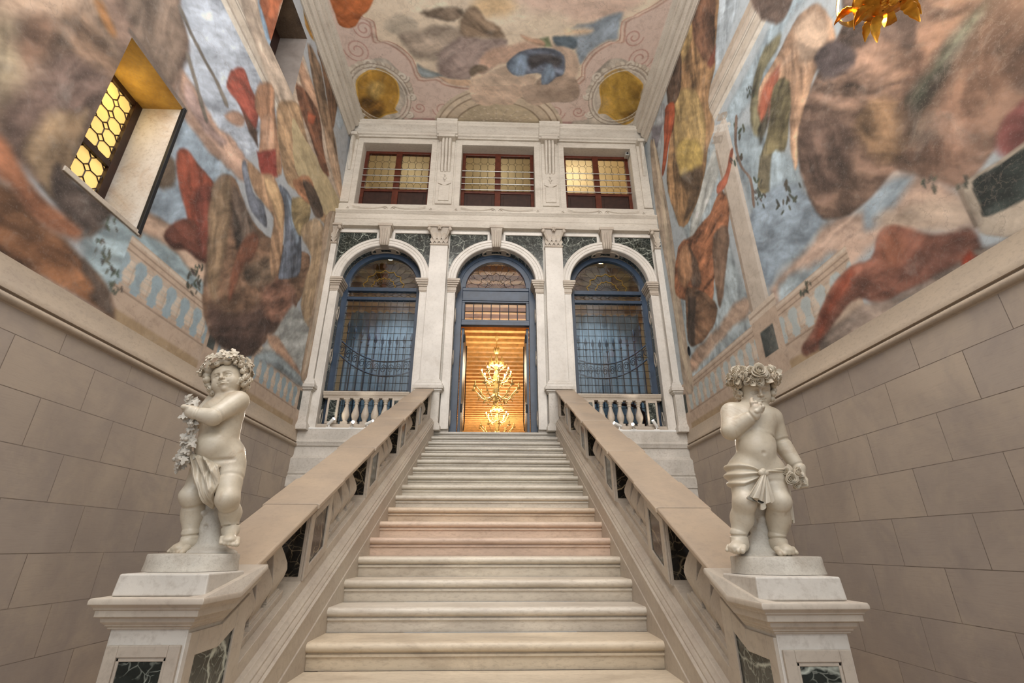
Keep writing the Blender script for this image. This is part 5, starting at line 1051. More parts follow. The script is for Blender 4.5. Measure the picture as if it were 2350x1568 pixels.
((110, 88, 74), [(6.914,9.7),(6.332,9.151),(6.59,8.367),(6.959,8.323),(7.238,8.717)], 0.04, 0.06, 0.2),
((104, 84, 64), [(7.294,6.691),(6.405,6.182),(6.768,5.765),(7.428,5.741),(7.072,6.071)], 0.07, 0.06, 0.2),
((128, 76, 62), [(5.594,7.656),(5.239,7.651),(5.384,7.374),(5.526,7.458)], 0.05, 0.05, 0.15),
((184, 94, 64), [(7.466,8.724),(6.996,8.429),(7.09,7.985),(7.503,7.819),(7.893,7.472),(8.101,7.543),(7.727,8.049)], 0.03, 0.04, 0.15),
((180, 186, 192), [(7.968,9.372),(7.393,8.835),(7.777,8.227),(8.401,7.818),(8.498,8.703)], 0.05, 0.04, 0.12),
((136, 134, 144), [(8.236,9.116),(7.654,8.545),(8.114,8.315),(8.418,8.554)], 0.07, 0.05, 0.12),
((202, 184, 164), [(8.461,8.802),(8.16,8.361),(8.083,7.282),(8.037,6.095),(8.098,4.882),(8.155,3.769),(8.161,2.645),(8.587,2.781),(8.539,3.944),(8.587,5.386),(8.691,7.067)], 0.02, 0, 0.1),
((222, 206, 182), [(8.283,8.553),(8.183,8.385),(8.207,6.222),(8.353,3.859),(8.215,2.829),(8.335,2.853),(8.507,3.835),(8.383,6.355)], 0.012, 0, 0.06),
((174, 118, 86), [(7.877,5.45),(7.175,5.257),(6.746,5.222),(6.435,5.165),(6.043,5.29),(5.868,5.011),(5.913,4.67),(6.087,4.309),(6.286,4.04),(6.579,3.738),(6.703,4.052),(6.921,3.764),(7.364,3.658),(7.616,4.136),(8.175,4.435),(8.326,4.814)], 0.03, 0.06, 0.22),
((146, 114, 90), [(7.741,4.48),(6.835,3.718),(6.968,3.385),(7.362,3.284),(7.781,3.298),(8.077,3.51),(8.007,3.973)], 0.03, 0.05, 0.2),
((104, 84, 70), [(7.404,5.225),(7.188,4.701),(7.171,4.243),(7.494,4.34),(7.549,4.743)], 0.05, 0.06, 0.2),
((120, 98, 82), [(6.49,4.762),(5.986,4.562),(6.261,4.025),(6.71,3.532),(6.703,4.052)], 0.04, 0.06, 0.2),
((206, 156, 118), [(7.831,5.317),(7.404,5.225),(7.411,4.658),(7.795,4.512),(8.098,4.882)], 0.06, 0.06, 0.12),
((90, 76, 66), [(7.764,4.307),(7.451,4.136),(7.837,3.364),(8.1,3.564)], 0.05, 0.05, 0.2),
((182, 108, 84), [(6.081,5.278),(5.779,5.235),(5.45,5.534),(5.5,5.628),(5.773,5.404),(6.078,5.41)], 0.02, 0.03, 0.12),
((206, 168, 138), [(4.524,5.787),(4.007,5.848),(3.624,5.847),(3.359,5.66),(3.256,5.343),(3.296,4.977),(3.504,4.92),(3.69,4.886),(3.876,4.694),(4.151,4.376),(4.345,4.16),(4.338,4.428),(4.216,4.798),(4.131,5.296),(4.542,5.317),(4.763,5.487)], 0.03, 0.06, 0.18),
((226, 196, 170), [(3.721,5.835),(3.378,5.613),(3.31,5.21),(3.535,5.033),(3.766,5.278)], 0.08, 0.08, 0.12),
((180, 106, 82), [(4.763,5.487),(4.402,5.718),(4.092,5.64),(4.365,5.349),(4.708,5.184)], 0.06, 0.05, 0.15),
((152, 146, 116), [(4.828,5.728),(4.365,6.18),(3.965,6.079),(3.965,5.953),(4.358,5.912),(4.654,5.61),(4.708,5.184),(4.855,5.26)], 0.04, 0.06, 0.15),
((140, 130, 98), [(4.301,5.508),(4.046,5.266),(4.25,4.763),(4.441,4.53),(4.672,4.722),(4.895,4.303),(5.067,4.526),(4.906,4.837),(4.629,5.099)], 0.03, 0.06, 0.2),
((104, 100, 84), [(4.79,5.272),(4.46,5.382),(4.607,5.153),(4.816,5.06)], 0.05, 0.05, 0.2),
((112, 106, 88), [(4.884,4.893),(4.672,4.722),(4.887,4.297),(5.049,4.511)], 0.05, 0.05, 0.2),
((132, 108, 94), [(4.287,4.04),(4.181,4.476),(3.953,4.713),(3.699,4.826),(3.178,5.009),(2.853,5.317),(1.776,3.384),(2.112,2.579),(2.328,2.664),(2.462,2.642),(2.667,2.552),(2.819,2.583),(2.933,2.742),(3.05,2.88),(3.208,3.074),(3.387,3.084),(3.642,3.092),(3.882,3.123),(4.16,3.311),(4.247,3.56)], 0.03, 0.05, 0.22),
((168, 138, 120), [(3.736,4.734),(3.345,4.771),(3.024,4.452),(2.749,3.948),(2.82,3.66),(3.171,3.951),(3.527,4.157)], 0.12, 0.12, 0.22),
((160, 130, 102), [(3.218,3.978),(2.954,3.69),(2.91,3.557),(3.057,3.202),(3.26,3.198),(3.422,3.628),(3.442,3.88)], 0.08, 0.1, 0.2),
((112, 92, 82), [(3.981,4.538),(3.544,4.114),(3.542,3.636),(4.014,3.487),(4.208,3.775),(4.216,4.172)], 0.15, 0.12, 0.22),
((146, 116, 100), [(2.645,3.97),(2.33,3.717),(2.024,3.251),(2.185,2.866),(2.481,2.917),(2.774,2.737),(3.029,2.931),(2.936,3.379)], 0.2, 0.15, 0.2),
((106, 92, 82), [(2.925,3.522),(2.548,3.671),(2.169,3.668),(2.133,3.512),(2.461,3.402),(2.828,3.308),(3.025,3.221)], 0.15, 0.15, 0.25),
((90, 96, 84), [(2.804,3.587),(2.444,3.629),(2.148,3.635),(2.253,3.55),(2.576,3.504),(2.816,3.446)], 0.1, 0.12, 0.3),
((92, 82, 82), [(3.586,5.104),(3.351,5.021),(3.164,4.716),(3.216,4.464),(3.504,4.646),(3.61,4.887)], 0.05, 0.06, 0.2),
((100, 84, 76), [(3.116,4.914),(2.874,4.673),(2.587,4.341),(2.582,4.101),(2.692,3.97),(2.787,4.22),(2.903,4.464),(3.078,4.541),(3.155,4.737)], 0.04, 0.06, 0.2),
((110, 92, 82), [(4.19,7.509),(3.518,6.335),(3.685,6.108),(3.884,6.152),(4.032,6.441),(4.188,6.917)], 0.04, 0.06, 0.2),
((96, 76, 66), [(2.225,3.134),(2.029,3.17),(1.961,3.068),(2.115,2.699),(2.241,2.873),(2.283,3.033)], 0.08, 0.1, 0.2),
((136, 86, 82), [(2.426,2.728),(2.314,2.771),(2.115,2.699),(2.279,2.304),(2.433,2.484),(2.491,2.61)], 0.04, 0.05, 0.15),
((208, 194, 176), [(2.798,2.543),(2.51,2.526),(2.166,2.449),(2.403,1.881),(2.784,2.089),(2.792,2.251)], 0.012, 0, 0.08),
((66, 76, 72), [(2.71,2.516),(2.522,2.498),(2.172,2.436),(2.285,2.165),(2.716,2.203),(2.729,2.32)], 0.012, 0, 0.25),
((168, 152, 136), [(2.828,2.59),(2.793,2.581),(2.804,2.181),(2.834,2.184)], 0.012, 0, 0.1),
((150, 102, 86), [(5.047,2.128),(4.847,2.207),(4.621,2.37),(4.359,2.551),(4.026,2.613),(3.76,2.518),(3.607,2.683),(3.465,2.7),(3.33,2.598),(3.199,2.41),(3.037,2.292),(2.882,2.207),(2.827,2.082),(2.863,1.954),(3,1.966),(3.242,1.995),(3.551,2.004),(3.833,2.066),(4.04,2.271),(4.32,2.219),(4.683,2.03),(5.012,2.005)], 0.03, 0.05, 0.2),
((188, 124, 98), [(3.594,2.649),(3.441,2.633),(3.396,2.439),(3.543,2.263),(3.651,2.377)], 0.08, 0.06, 0.12),
((170, 94, 72), [(4.778,2.176),(4.395,2.465),(4.068,2.588),(4.024,2.46),(4.342,2.332),(4.697,2.088)], 0.06, 0.05, 0.15),
((122, 84, 72), [(3.572,2.191),(3.134,2.256),(2.897,2.17),(3.032,2.025),(3.359,2.022)], 0.1, 0.08, 0.2),
((166, 150, 138), [(4.748,2.057),(4.354,2.135),(4.014,2.184),(3.646,2.012),(3.276,2.015),(3.008,1.99),(3.114,1.918),(3.58,1.933),(3.941,1.938),(4.301,1.94),(4.719,1.942)], 0.04, 0.06, 0.2),
((132, 58, 40), [(2.996,2.002),(2.879,2.041),(2.817,1.96),(2.85,1.834),(2.941,1.808),(3.003,1.898)], 0.02, 0.04, 0.3),
((178, 164, 152), [(2.899,2.035),(2.737,1.98),(2.427,1.95),(2.454,1.885),(2.742,1.892),(2.836,1.899)], 0.03, 0.04, 0.12),
((79, 97, 82), [(5.281,5.781),(5.272,5.803),(5.229,5.805),(5.195,5.784),(5.204,5.762),(5.247,5.761)], 0.014, 0.01, 0.1),
((79, 98, 82), [(5.257,5.804),(5.277,5.855),(5.274,5.918),(5.252,5.929),(5.232,5.877),(5.235,5.815)], 0.014, 0.01, 0.1),
((79, 96, 82), [(5.223,5.667),(5.212,5.697),(5.155,5.7),(5.11,5.674),(5.122,5.645),(5.178,5.642)], 0.014, 0.01, 0.1),
((96, 100, 82), [(5.074,5.599),(5.09,5.643),(5.085,5.697),(5.065,5.707),(5.049,5.662),(5.053,5.608)], 0.014, 0.01, 0.1),
((85, 87, 82), [(5.272,5.697),(5.289,5.737),(5.29,5.788),(5.273,5.799),(5.256,5.758),(5.256,5.708)], 0.014, 0.01, 0.1),
((84, 101, 82), [(5.286,5.786),(5.288,5.822),(5.255,5.847),(5.222,5.837),(5.221,5.801),(5.253,5.776)], 0.014, 0.01, 0.1),
((96, 101, 82), [(5.089,5.557),(5.093,5.589),(5.072,5.617),(5.048,5.613),(5.043,5.581),(5.064,5.554)], 0.014, 0.01, 0.1),
((96, 93, 82), [(5.236,5.557),(5.242,5.601),(5.214,5.64),(5.179,5.635),(5.172,5.591),(5.201,5.552)], 0.014, 0.01, 0.1),
((93, 102, 82), [(5.223,5.822),(5.239,5.861),(5.238,5.91),(5.22,5.92),(5.205,5.88),(5.206,5.831)], 0.014, 0.01, 0.1),
((91, 92, 82), [(5.422,5.364),(5.414,5.392),(5.368,5.401),(5.33,5.383),(5.337,5.356),(5.383,5.346)], 0.014, 0.01, 0.1),
((97, 92, 82), [(5.397,5.295),(5.407,5.329),(5.394,5.366),(5.371,5.369),(5.362,5.334),(5.375,5.298)], 0.014, 0.01, 0.1),
((89, 97, 82), [(5.299,5.24),(5.317,5.273),(5.326,5.321),(5.317,5.335),(5.298,5.302),(5.289,5.254)], 0.014, 0.01, 0.1),
((82, 99, 82), [(5.471,5.279),(5.492,5.328),(5.488,5.389),(5.463,5.4),(5.443,5.351),(5.447,5.291)], 0.014, 0.01, 0.1),
((98, 85, 82), [(5.536,5.39),(5.561,5.427),(5.581,5.485),(5.576,5.506),(5.55,5.468),(5.531,5.411)], 0.014, 0.01, 0.1),
((98, 101, 82), [(5.3,5.266),(5.304,5.299),(5.279,5.328),(5.25,5.324),(5.246,5.291),(5.271,5.262)], 0.014, 0.01, 0.1),
((80, 84, 82), [(5.504,5.412),(5.531,5.449),(5.555,5.51),(5.552,5.534),(5.524,5.496),(5.5,5.435)], 0.014, 0.01, 0.1),
((98, 87, 82), [(5.311,5.227),(5.31,5.254),(5.279,5.271),(5.25,5.262),(5.251,5.235),(5.282,5.218)], 0.014, 0.01, 0.1),
((99, 95, 82), [(5.329,5.276),(5.325,5.307),(5.283,5.324),(5.245,5.309),(5.249,5.278),(5.292,5.262)], 0.014, 0.01, 0.1),
((96, 94, 82), [(5.017,4.543),(5.014,4.566),(4.984,4.582),(4.958,4.575),(4.961,4.552),(4.99,4.536)], 0.014, 0.01, 0.1),
((87, 85, 82), [(5.068,4.378),(5.088,4.414),(5.095,4.467),(5.081,4.484),(5.061,4.447),(5.055,4.394)], 0.014, 0.01, 0.1),
((92, 91, 82), [(5.133,4.411),(5.133,4.443),(5.1,4.469),(5.067,4.464),(5.068,4.433),(5.101,4.407)], 0.014, 0.01, 0.1),
((81, 92, 82), [(5.104,4.382),(5.11,4.412),(5.092,4.445),(5.069,4.447),(5.062,4.417),(5.08,4.385)], 0.014, 0.01, 0.1),
((89, 95, 82), [(5.104,4.444),(5.121,4.485),(5.117,4.54),(5.095,4.553),(5.077,4.511),(5.082,4.457)], 0.014, 0.01, 0.1),
((88, 90, 82), [(5.138,4.474),(5.154,4.505),(5.157,4.55),(5.144,4.563),(5.128,4.531),(5.125,4.487)], 0.014, 0.01, 0.1),
((83, 96, 82), [(5.084,4.618),(5.079,4.642),(5.043,4.656),(5.013,4.646),(5.018,4.622),(5.054,4.608)], 0.014, 0.01, 0.1),
((95, 86, 82), [(5.165,4.495),(5.189,4.529),(5.207,4.586),(5.2,4.608),(5.175,4.572),(5.158,4.516)], 0.014, 0.01, 0.1),
((91, 101, 82), [(5.099,4.628),(5.126,4.675),(5.139,4.746),(5.123,4.769),(5.095,4.721),(5.084,4.65)], 0.014, 0.01, 0.1),
((83, 93, 82), [(5.18,4.307),(5.189,4.33),(5.184,4.36),(5.169,4.366),(5.16,4.343),(5.166,4.313)], 0.014, 0.01, 0.1),
((94, 97, 82), [(5,4.284),(5.006,4.306),(4.998,4.333),(4.984,4.337),(4.977,4.315),(4.985,4.289)], 0.014, 0.01, 0.1),
((95, 84, 82), [(4.979,4.282),(5.002,4.313),(5.021,4.365),(5.017,4.386),(4.993,4.355),(4.975,4.303)], 0.014, 0.01, 0.1),
((90, 89, 82), [(5.076,4.337),(5.077,4.36),(5.054,4.381),(5.03,4.378),(5.03,4.355),(5.053,4.334)], 0.014, 0.01, 0.1),
((88, 90, 82), [(5.185,4.403),(5.198,4.43),(5.197,4.466),(5.184,4.476),(5.172,4.449),(5.172,4.413)], 0.014, 0.01, 0.1),
((94, 98, 82), [(5.072,4.168),(5.088,4.199),(5.088,4.243),(5.073,4.256),(5.058,4.224),(5.057,4.18)], 0.014, 0.01, 0.1),
((82, 84, 82), [(5.155,4.393),(5.156,4.412),(5.139,4.429),(5.121,4.427),(5.12,4.408),(5.137,4.392)], 0.014, 0.01, 0.1),
((79, 98, 82), [(5.077,4.357),(5.07,4.37),(5.041,4.373),(5.019,4.364),(5.026,4.351),(5.056,4.348)], 0.014, 0.01, 0.1),
((100, 88, 82), [(5.084,4.294),(5.102,4.322),(5.113,4.365),(5.106,4.381),(5.088,4.353),(5.077,4.31)], 0.014, 0.01, 0.1),
((91, 93, 82), [(4.527,3.888),(4.549,3.918),(4.567,3.972),(4.562,3.995),(4.539,3.964),(4.522,3.91)], 0.014, 0.01, 0.1),
((97, 90, 82), [(4.604,4.135),(4.6,4.161),(4.569,4.18),(4.541,4.174),(4.545,4.149),(4.576,4.129)], 0.014, 0.01, 0.1),
((97, 92, 82), [(4.567,4.092),(4.576,4.132),(4.559,4.18),(4.532,4.188),(4.523,4.147),(4.54,4.1)], 0.014, 0.01, 0.1),
((82, 86, 82), [(4.349,3.888),(4.363,3.917),(4.366,3.96),(4.356,3.975),(4.341,3.946),(4.338,3.903)], 0.014, 0.01, 0.1),
((85, 95, 82), [(4.53,3.968),(4.55,4.007),(4.555,4.066),(4.54,4.085),(4.52,4.046),(4.515,3.988)], 0.014, 0.01, 0.1),
((94, 91, 82), [(4.588,4.042),(4.6,4.083),(4.588,4.134),(4.563,4.145),(4.551,4.104),(4.563,4.053)], 0.014, 0.01, 0.1),
((83, 97, 82), [(4.484,3.785),(4.512,3.823),(4.534,3.892),(4.527,3.921),(4.498,3.881),(4.477,3.813)], 0.014, 0.01, 0.1),
((92, 97, 82), [(4.535,3.831),(4.523,3.856),(4.473,3.866),(4.437,3.852),(4.45,3.828),(4.499,3.817)], 0.014, 0.01, 0.1),
((88, 91, 82), [(4.55,4.009),(4.559,4.037),(4.549,4.073),(4.532,4.08),(4.524,4.051),(4.533,4.016)], 0.014, 0.01, 0.1),
((100, 87, 82), [(4.769,3.958),(4.794,3.991),(4.814,4.048),(4.81,4.072),(4.784,4.039),(4.764,3.982)], 0.014, 0.01, 0.1),
((79, 86, 82), [(4.779,3.995),(4.802,4.03),(4.814,4.086),(4.805,4.107),(4.782,4.072),(4.77,4.016)], 0.014, 0.01, 0.1),
((90, 96, 82), [(4.789,3.846),(4.783,3.865),(4.749,3.876),(4.723,3.869),(4.73,3.85),(4.763,3.838)], 0.014, 0.01, 0.1),
((79, 93, 82), [(4.86,3.977),(4.847,3.997),(4.799,4.003),(4.764,3.989),(4.777,3.968),(4.825,3.962)], 0.014, 0.01, 0.1),
((98, 93, 82), [(4.706,3.93),(4.713,3.959),(4.699,3.993),(4.678,3.999),(4.671,3.97),(4.686,3.936)], 0.014, 0.01, 0.1),
((100, 101, 82), [(4.61,3.774),(4.624,3.801),(4.628,3.842),(4.617,3.856),(4.602,3.829),(4.599,3.788)], 0.014, 0.01, 0.1),
((87, 91, 82), [(4.831,3.971),(4.831,3.995),(4.805,4.018),(4.781,4.016),(4.781,3.992),(4.806,3.969)], 0.014, 0.01, 0.1),
((99, 89, 82), [(4.585,3.883),(4.604,3.915),(4.611,3.967),(4.599,3.985),(4.581,3.952),(4.574,3.901)], 0.014, 0.01, 0.1),
((87, 91, 82), [(4.657,3.894),(4.656,3.926),(4.621,3.955),(4.589,3.952),(4.591,3.92),(4.625,3.891)], 0.014, 0.01, 0.1),
((97, 100, 82), [(2.996,2.649),(3,2.671),(2.99,2.704),(2.977,2.714),(2.974,2.691),(2.983,2.659)], 0.014, 0.01, 0.1),
((80, 85, 82), [(2.992,2.696),(2.993,2.711),(2.985,2.733),(2.976,2.739),(2.974,2.723),(2.982,2.702)], 0.014, 0.01, 0.1),
((94, 92, 82), [(2.993,2.647),(2.992,2.669),(2.976,2.695),(2.961,2.7),(2.962,2.679),(2.978,2.653)], 0.014, 0.01, 0.1),
((78, 102, 82), [(3.062,2.801),(3.056,2.816),(3.035,2.83),(3.02,2.828),(3.026,2.812),(3.047,2.799)], 0.014, 0.01, 0.1),
((98, 92, 82), [(3.008,2.769),(3.004,2.785),(2.985,2.801),(2.971,2.801),(2.975,2.785),(2.994,2.769)], 0.014, 0.01, 0.1),
((88, 101, 82), [(2.962,2.748),(2.958,2.762),(2.94,2.775),(2.928,2.774),(2.932,2.76),(2.949,2.747)], 0.014, 0.01, 0.1),
((86, 89, 82), [(3.05,2.763),(3.053,2.784),(3.043,2.813),(3.031,2.822),(3.028,2.801),(3.038,2.772)], 0.014, 0.01, 0.1),
((87, 88, 82), [(3.044,2.743),(3.048,2.762),(3.042,2.789),(3.032,2.799),(3.028,2.78),(3.034,2.752)], 0.014, 0.01, 0.1),
((88, 87, 82), [(2.964,2.761),(2.971,2.779),(2.971,2.81),(2.964,2.822),(2.957,2.804),(2.957,2.773)], 0.014, 0.01, 0.1),
((98, 99, 82), [(2.835,2.545),(2.831,2.558),(2.816,2.571),(2.804,2.571),(2.808,2.558),(2.824,2.545)], 0.014, 0.01, 0.1),
((85, 89, 82), [(2.81,2.541),(2.816,2.552),(2.819,2.574),(2.816,2.585),(2.81,2.573),(2.807,2.552)], 0.014, 0.01, 0.1),
((89, 87, 82), [(2.755,2.533),(2.758,2.549),(2.752,2.575),(2.743,2.584),(2.74,2.567),(2.746,2.541)], 0.014, 0.01, 0.1),
((90, 98, 82), [(2.762,2.504),(2.768,2.518),(2.768,2.544),(2.763,2.555),(2.757,2.54),(2.757,2.515)], 0.014, 0.01, 0.1),
((98, 90, 82), [(2.757,2.504),(2.762,2.517),(2.761,2.539),(2.756,2.548),(2.751,2.535),(2.752,2.513)], 0.014, 0.01, 0.1),
((95, 95, 82), [(2.732,2.559),(2.736,2.57),(2.736,2.591),(2.732,2.599),(2.727,2.588),(2.728,2.567)], 0.014, 0.01, 0.1),
((94, 93, 82), [(2.775,2.522),(2.77,2.536),(2.752,2.548),(2.74,2.547),(2.745,2.533),(2.763,2.521)], 0.014, 0.01, 0.1),
((84, 88, 82), [(2.744,2.566),(2.748,2.582),(2.746,2.607),(2.739,2.617),(2.734,2.601),(2.737,2.576)], 0.014, 0.01, 0.1),
((82, 92, 82), [(2.775,2.54),(2.77,2.548),(2.757,2.554),(2.749,2.552),(2.753,2.543),(2.766,2.538)], 0.014, 0.01, 0.1),
((97, 98, 82), [(4.807,2.71),(4.8,2.73),(4.766,2.748),(4.739,2.746),(4.745,2.726),(4.779,2.708)], 0.014, 0.01, 0.1),
((89, 91, 82), [(4.698,2.666),(4.718,2.685),(4.735,2.723),(4.732,2.742),(4.712,2.722),(4.695,2.684)], 0.014, 0.01, 0.1),
((87, 96, 82), [(4.708,2.775),(4.715,2.794),(4.708,2.821),(4.694,2.829),(4.687,2.81),(4.694,2.783)], 0.014, 0.01, 0.1),
((99, 96, 82), [(4.703,2.77),(4.702,2.789),(4.68,2.809),(4.659,2.81),(4.661,2.792),(4.683,2.772)], 0.014, 0.01, 0.1),
((83, 95, 82), [(4.768,2.71),(4.758,2.724),(4.726,2.733),(4.702,2.729),(4.711,2.714),(4.744,2.705)], 0.014, 0.01, 0.1),
((87, 91, 82), [(4.626,2.731),(4.638,2.748),(4.642,2.777),(4.634,2.789),(4.623,2.772),(4.619,2.743)], 0.014, 0.01, 0.1),
((80, 97, 82), [(4.833,2.703),(4.843,2.729),(4.831,2.767),(4.81,2.778),(4.801,2.751),(4.813,2.714)], 0.014, 0.01, 0.1),
((80, 87, 82), [(4.787,2.676),(4.798,2.695),(4.798,2.726),(4.787,2.738),(4.776,2.718),(4.776,2.687)], 0.014, 0.01, 0.1),
((91, 98, 82), [(4.718,2.706),(4.723,2.728),(4.709,2.756),(4.69,2.763),(4.685,2.742),(4.699,2.713)], 0.014, 0.01, 0.1),
((82, 101, 82), [(4.707,5.814),(4.707,5.836),(4.689,5.851),(4.671,5.845),(4.671,5.824),(4.689,5.808)], 0.014, 0.01, 0.1),
((92, 96, 82), [(4.759,6.034),(4.761,6.054),(4.746,6.069),(4.731,6.065),(4.729,6.045),(4.744,6.03)], 0.014, 0.01, 0.1),
((81, 94, 82), [(4.703,5.896),(4.704,5.915),(4.691,5.93),(4.676,5.926),(4.674,5.907),(4.688,5.892)], 0.014, 0.01, 0.1),
((89, 91, 82), [(4.788,6.036),(4.799,6.062),(4.802,6.096),(4.795,6.106),(4.784,6.08),(4.781,6.045)], 0.014, 0.01, 0.1),
((96, 96, 82), [(4.738,5.889),(4.754,5.916),(4.768,5.961),(4.766,5.978),(4.75,5.95),(4.736,5.906)], 0.014, 0.01, 0.1),
((93, 87, 82), [(4.697,5.905),(4.69,5.92),(4.66,5.92),(4.638,5.904),(4.645,5.889),(4.674,5.889)], 0.014, 0.01, 0.1),
((78, 91, 82), [(4.832,5.943),(4.832,5.969),(4.809,5.986),(4.787,5.977),(4.787,5.952),(4.81,5.935)], 0.014, 0.01, 0.1),
((100, 99, 82), [(4.696,5.95),(4.709,5.98),(4.712,6.022),(4.703,6.033),(4.691,6.002),(4.687,5.96)], 0.014, 0.01, 0.1),
((79, 96, 82), [(4.754,5.938),(4.762,5.969),(4.753,6.003),(4.737,6.005),(4.729,5.974),(4.738,5.941)], 0.014, 0.01, 0.1),
((150, 126, 112), [(5.2,5.978),(5.369,5.627),(5.37,5.2),(5.229,4.825),(5.293,4.414),(5.238,4.369),(5.173,4.775),(5.311,5.144),(5.308,5.565),(5.141,5.912)], 0.015, 0.02, 0.12),
],
'ceil': [
((202, 166, 152), [(-2.611,5.788),(-2.911,6.183),(-2.671,6.316),(-2.685,6.716),(-2.475,6.729),(-2.238,6.849),(-2.003,7.126),(-1.887,7.579),(-1.473,7.566),(-1.285,7.697),(-0.739,7.774),(0.092,7.748),(0.707,7.728),(1.774,7.556),(1.827,7.155),(1.998,6.817),(2.311,6.589),(2.528,6.554),(2.483,6.156),(2.774,5.971),(2.742,5.621)], 0.02, 0, 0.06),
((232, 212, 198), [(-2.575,5.789),(-2.87,6.177),(-2.633,6.308),(-2.645,6.701),(-2.438,6.713),(-2.205,6.831),(-1.972,7.103),(-1.857,7.546),(-1.45,7.533),(-1.265,7.661),(-0.728,7.736),(0.089,7.71),(0.693,7.691),(1.742,7.522),(1.795,7.13),(1.964,6.799),(2.273,6.576),(2.487,6.54),(2.444,6.15),(2.731,5.968),(2.701,5.624)], 0.015, 0, 0.05),
((196, 150, 132), [(-2.523,5.789),(-2.809,6.168),(-2.577,6.296),(-2.586,6.677),(-2.384,6.69),(-2.155,6.804),(-1.927,7.068),(-1.813,7.497),(-1.417,7.484),(-1.235,7.609),(-0.712,7.68),(0.083,7.656),(0.671,7.637),(1.694,7.473),(1.748,7.093),(1.915,6.772),(2.217,6.555),(2.426,6.521),(2.387,6.141),(2.669,5.964),(2.642,5.628)], 0.015, 0, 0.06),
((246, 230, 208), [(-2.504,5.79),(-2.787,6.165),(-2.556,6.292),(-2.565,6.67),(-2.365,6.682),(-2.138,6.795),(-1.911,7.056),(-1.797,7.481),(-1.405,7.469),(-1.225,7.592),(-0.707,7.663),(0.081,7.638),(0.664,7.62),(1.677,7.458),(1.731,7.082),(1.897,6.764),(2.197,6.549),(2.404,6.515),(2.366,6.138),(2.646,5.963),(2.62,5.63)], 0.015, 0, 0.03),
((228, 202, 186), [(0.126,5.708),(1.023,5.68),(2.563,5.662),(2.566,5.916),(1.77,6.174),(1.068,6.061),(0.557,6.044)], 0.15, 0.1, 0.05),
((244, 214, 172), [(-0.445,5.725),(0.044,5.71),(0.217,5.989),(-0.118,6.131),(-0.624,6.064)], 0.15, 0.1, 0.05),
((168, 184, 200), [(1.407,6.288),(1.77,6.174),(2.084,6.03),(2.326,5.973),(2.353,6.156),(2.393,6.506),(2.162,6.55),(1.879,6.764),(1.709,7.062),(1.562,6.717)], 0.06, 0.08, 0.08),
((240, 214, 184), [(1.306,6.309),(1.615,6.282),(1.781,6.329),(1.604,6.423),(1.32,6.414)], 0.08, 0.08, 0.05),
((172, 186, 192), [(-1.818,7.173),(-1.666,7.29),(-1.302,7.403),(-1.424,7.47),(-1.788,7.481)], 0.05, 0.05, 0.08),
((218, 206, 188), [(-2.375,6.32),(-2.19,6.163),(-1.933,6.138),(-1.731,6.249),(-1.723,6.421),(-1.915,6.533),(-2.298,6.527)], 0.05, 0.08, 0.06),
((206, 190, 174), [(-2.126,6.539),(-1.728,6.456),(-1.367,6.34),(-0.92,6.361),(-0.831,6.589),(-1.074,6.952),(-1.396,7.06),(-1.821,7.073),(-2.036,6.83)], 0.08, 0.1, 0.08),
((188, 170, 164), [(-1.349,6.961),(-0.863,6.536),(-0.423,6.558),(0.062,6.579),(-0.049,6.882),(-0.235,7.204),(-0.699,7.511),(-1.123,7.524),(-1.357,7.383)], 0.07, 0.1, 0.08),
((236, 206, 178), [(-1.385,7.468),(-1.123,7.524),(-0.7,7.532),(-0.707,7.663),(-1.134,7.654),(-1.283,7.594)], 0.03, 0.04, 0.05),
((222, 190, 170), [(-0.39,6.854),(0.152,6.686),(0.506,6.602),(0.785,6.741),(0.438,7.022),(-0.117,7.16),(-0.497,7.356)], 0.06, 0.08, 0.06),
((226, 204, 184), [(-0.702,7.575),(-0.616,7.36),(-0.349,7.331),(0.073,7.194),(0.264,7.333),(0.744,7.381),(0.705,7.641),(0.482,7.872),(0.292,8.16),(-0.115,8.125),(-0.366,8.204),(-0.704,8.025)], 0.04, 0.08, 0.07),
((190, 170, 154), [(0.485,7.941),(0.706,7.663),(0.881,7.419),(1.369,7.319),(1.603,7.354),(1.784,7.696),(1.697,7.973),(1.343,8.055),(0.9,8.093),(0.538,8.176)], 0.04, 0.08, 0.08),
((206, 184, 166), [(1.032,6.678),(1.322,6.687),(1.585,6.869),(1.678,7.104),(1.661,7.352),(1.371,7.34),(1.289,6.996)], 0.05, 0.08, 0.07),
((158, 138, 118), [(-0.918,6.326),(-0.759,5.987),(-0.524,5.964),(-0.362,6.173),(-0.157,6.302),(0.019,6.526),(-0.229,6.552),(-0.511,6.543),(-0.794,6.551)], 0.05, 0.08, 0.12),
((150, 134, 118), [(-1.575,6.111),(-1.237,5.938),(-0.888,5.927),(-0.832,6.087),(-1.114,6.213),(-1.43,6.156)], 0.05, 0.1, 0.15),
((150, 136, 120), [(-0.696,7.259),(-0.532,7.132),(-0.365,7.147),(-0.329,7.248),(-0.539,7.337),(-0.657,7.424)], 0.05, 0.08, 0.12),
((118, 128, 146), [(0.088,7.113),(0.355,6.831),(0.695,6.744),(1.002,6.735),(1.313,6.897),(1.35,7.32),(1.188,7.409),(1.086,7.541),(0.922,7.656),(0.874,7.335),(0.531,7.345),(0.246,7.375)], 0.03, 0.04, 0.16),
((156, 178, 204), [(0.107,7.113),(0.394,6.868),(0.547,6.98),(0.531,7.345),(0.265,7.375)], 0.05, 0.04, 0.1),
((160, 182, 208), [(0.893,7.334),(1.034,7.044),(1.183,7.367),(1.047,7.542),(0.912,7.656)], 0.04, 0.04, 0.1),
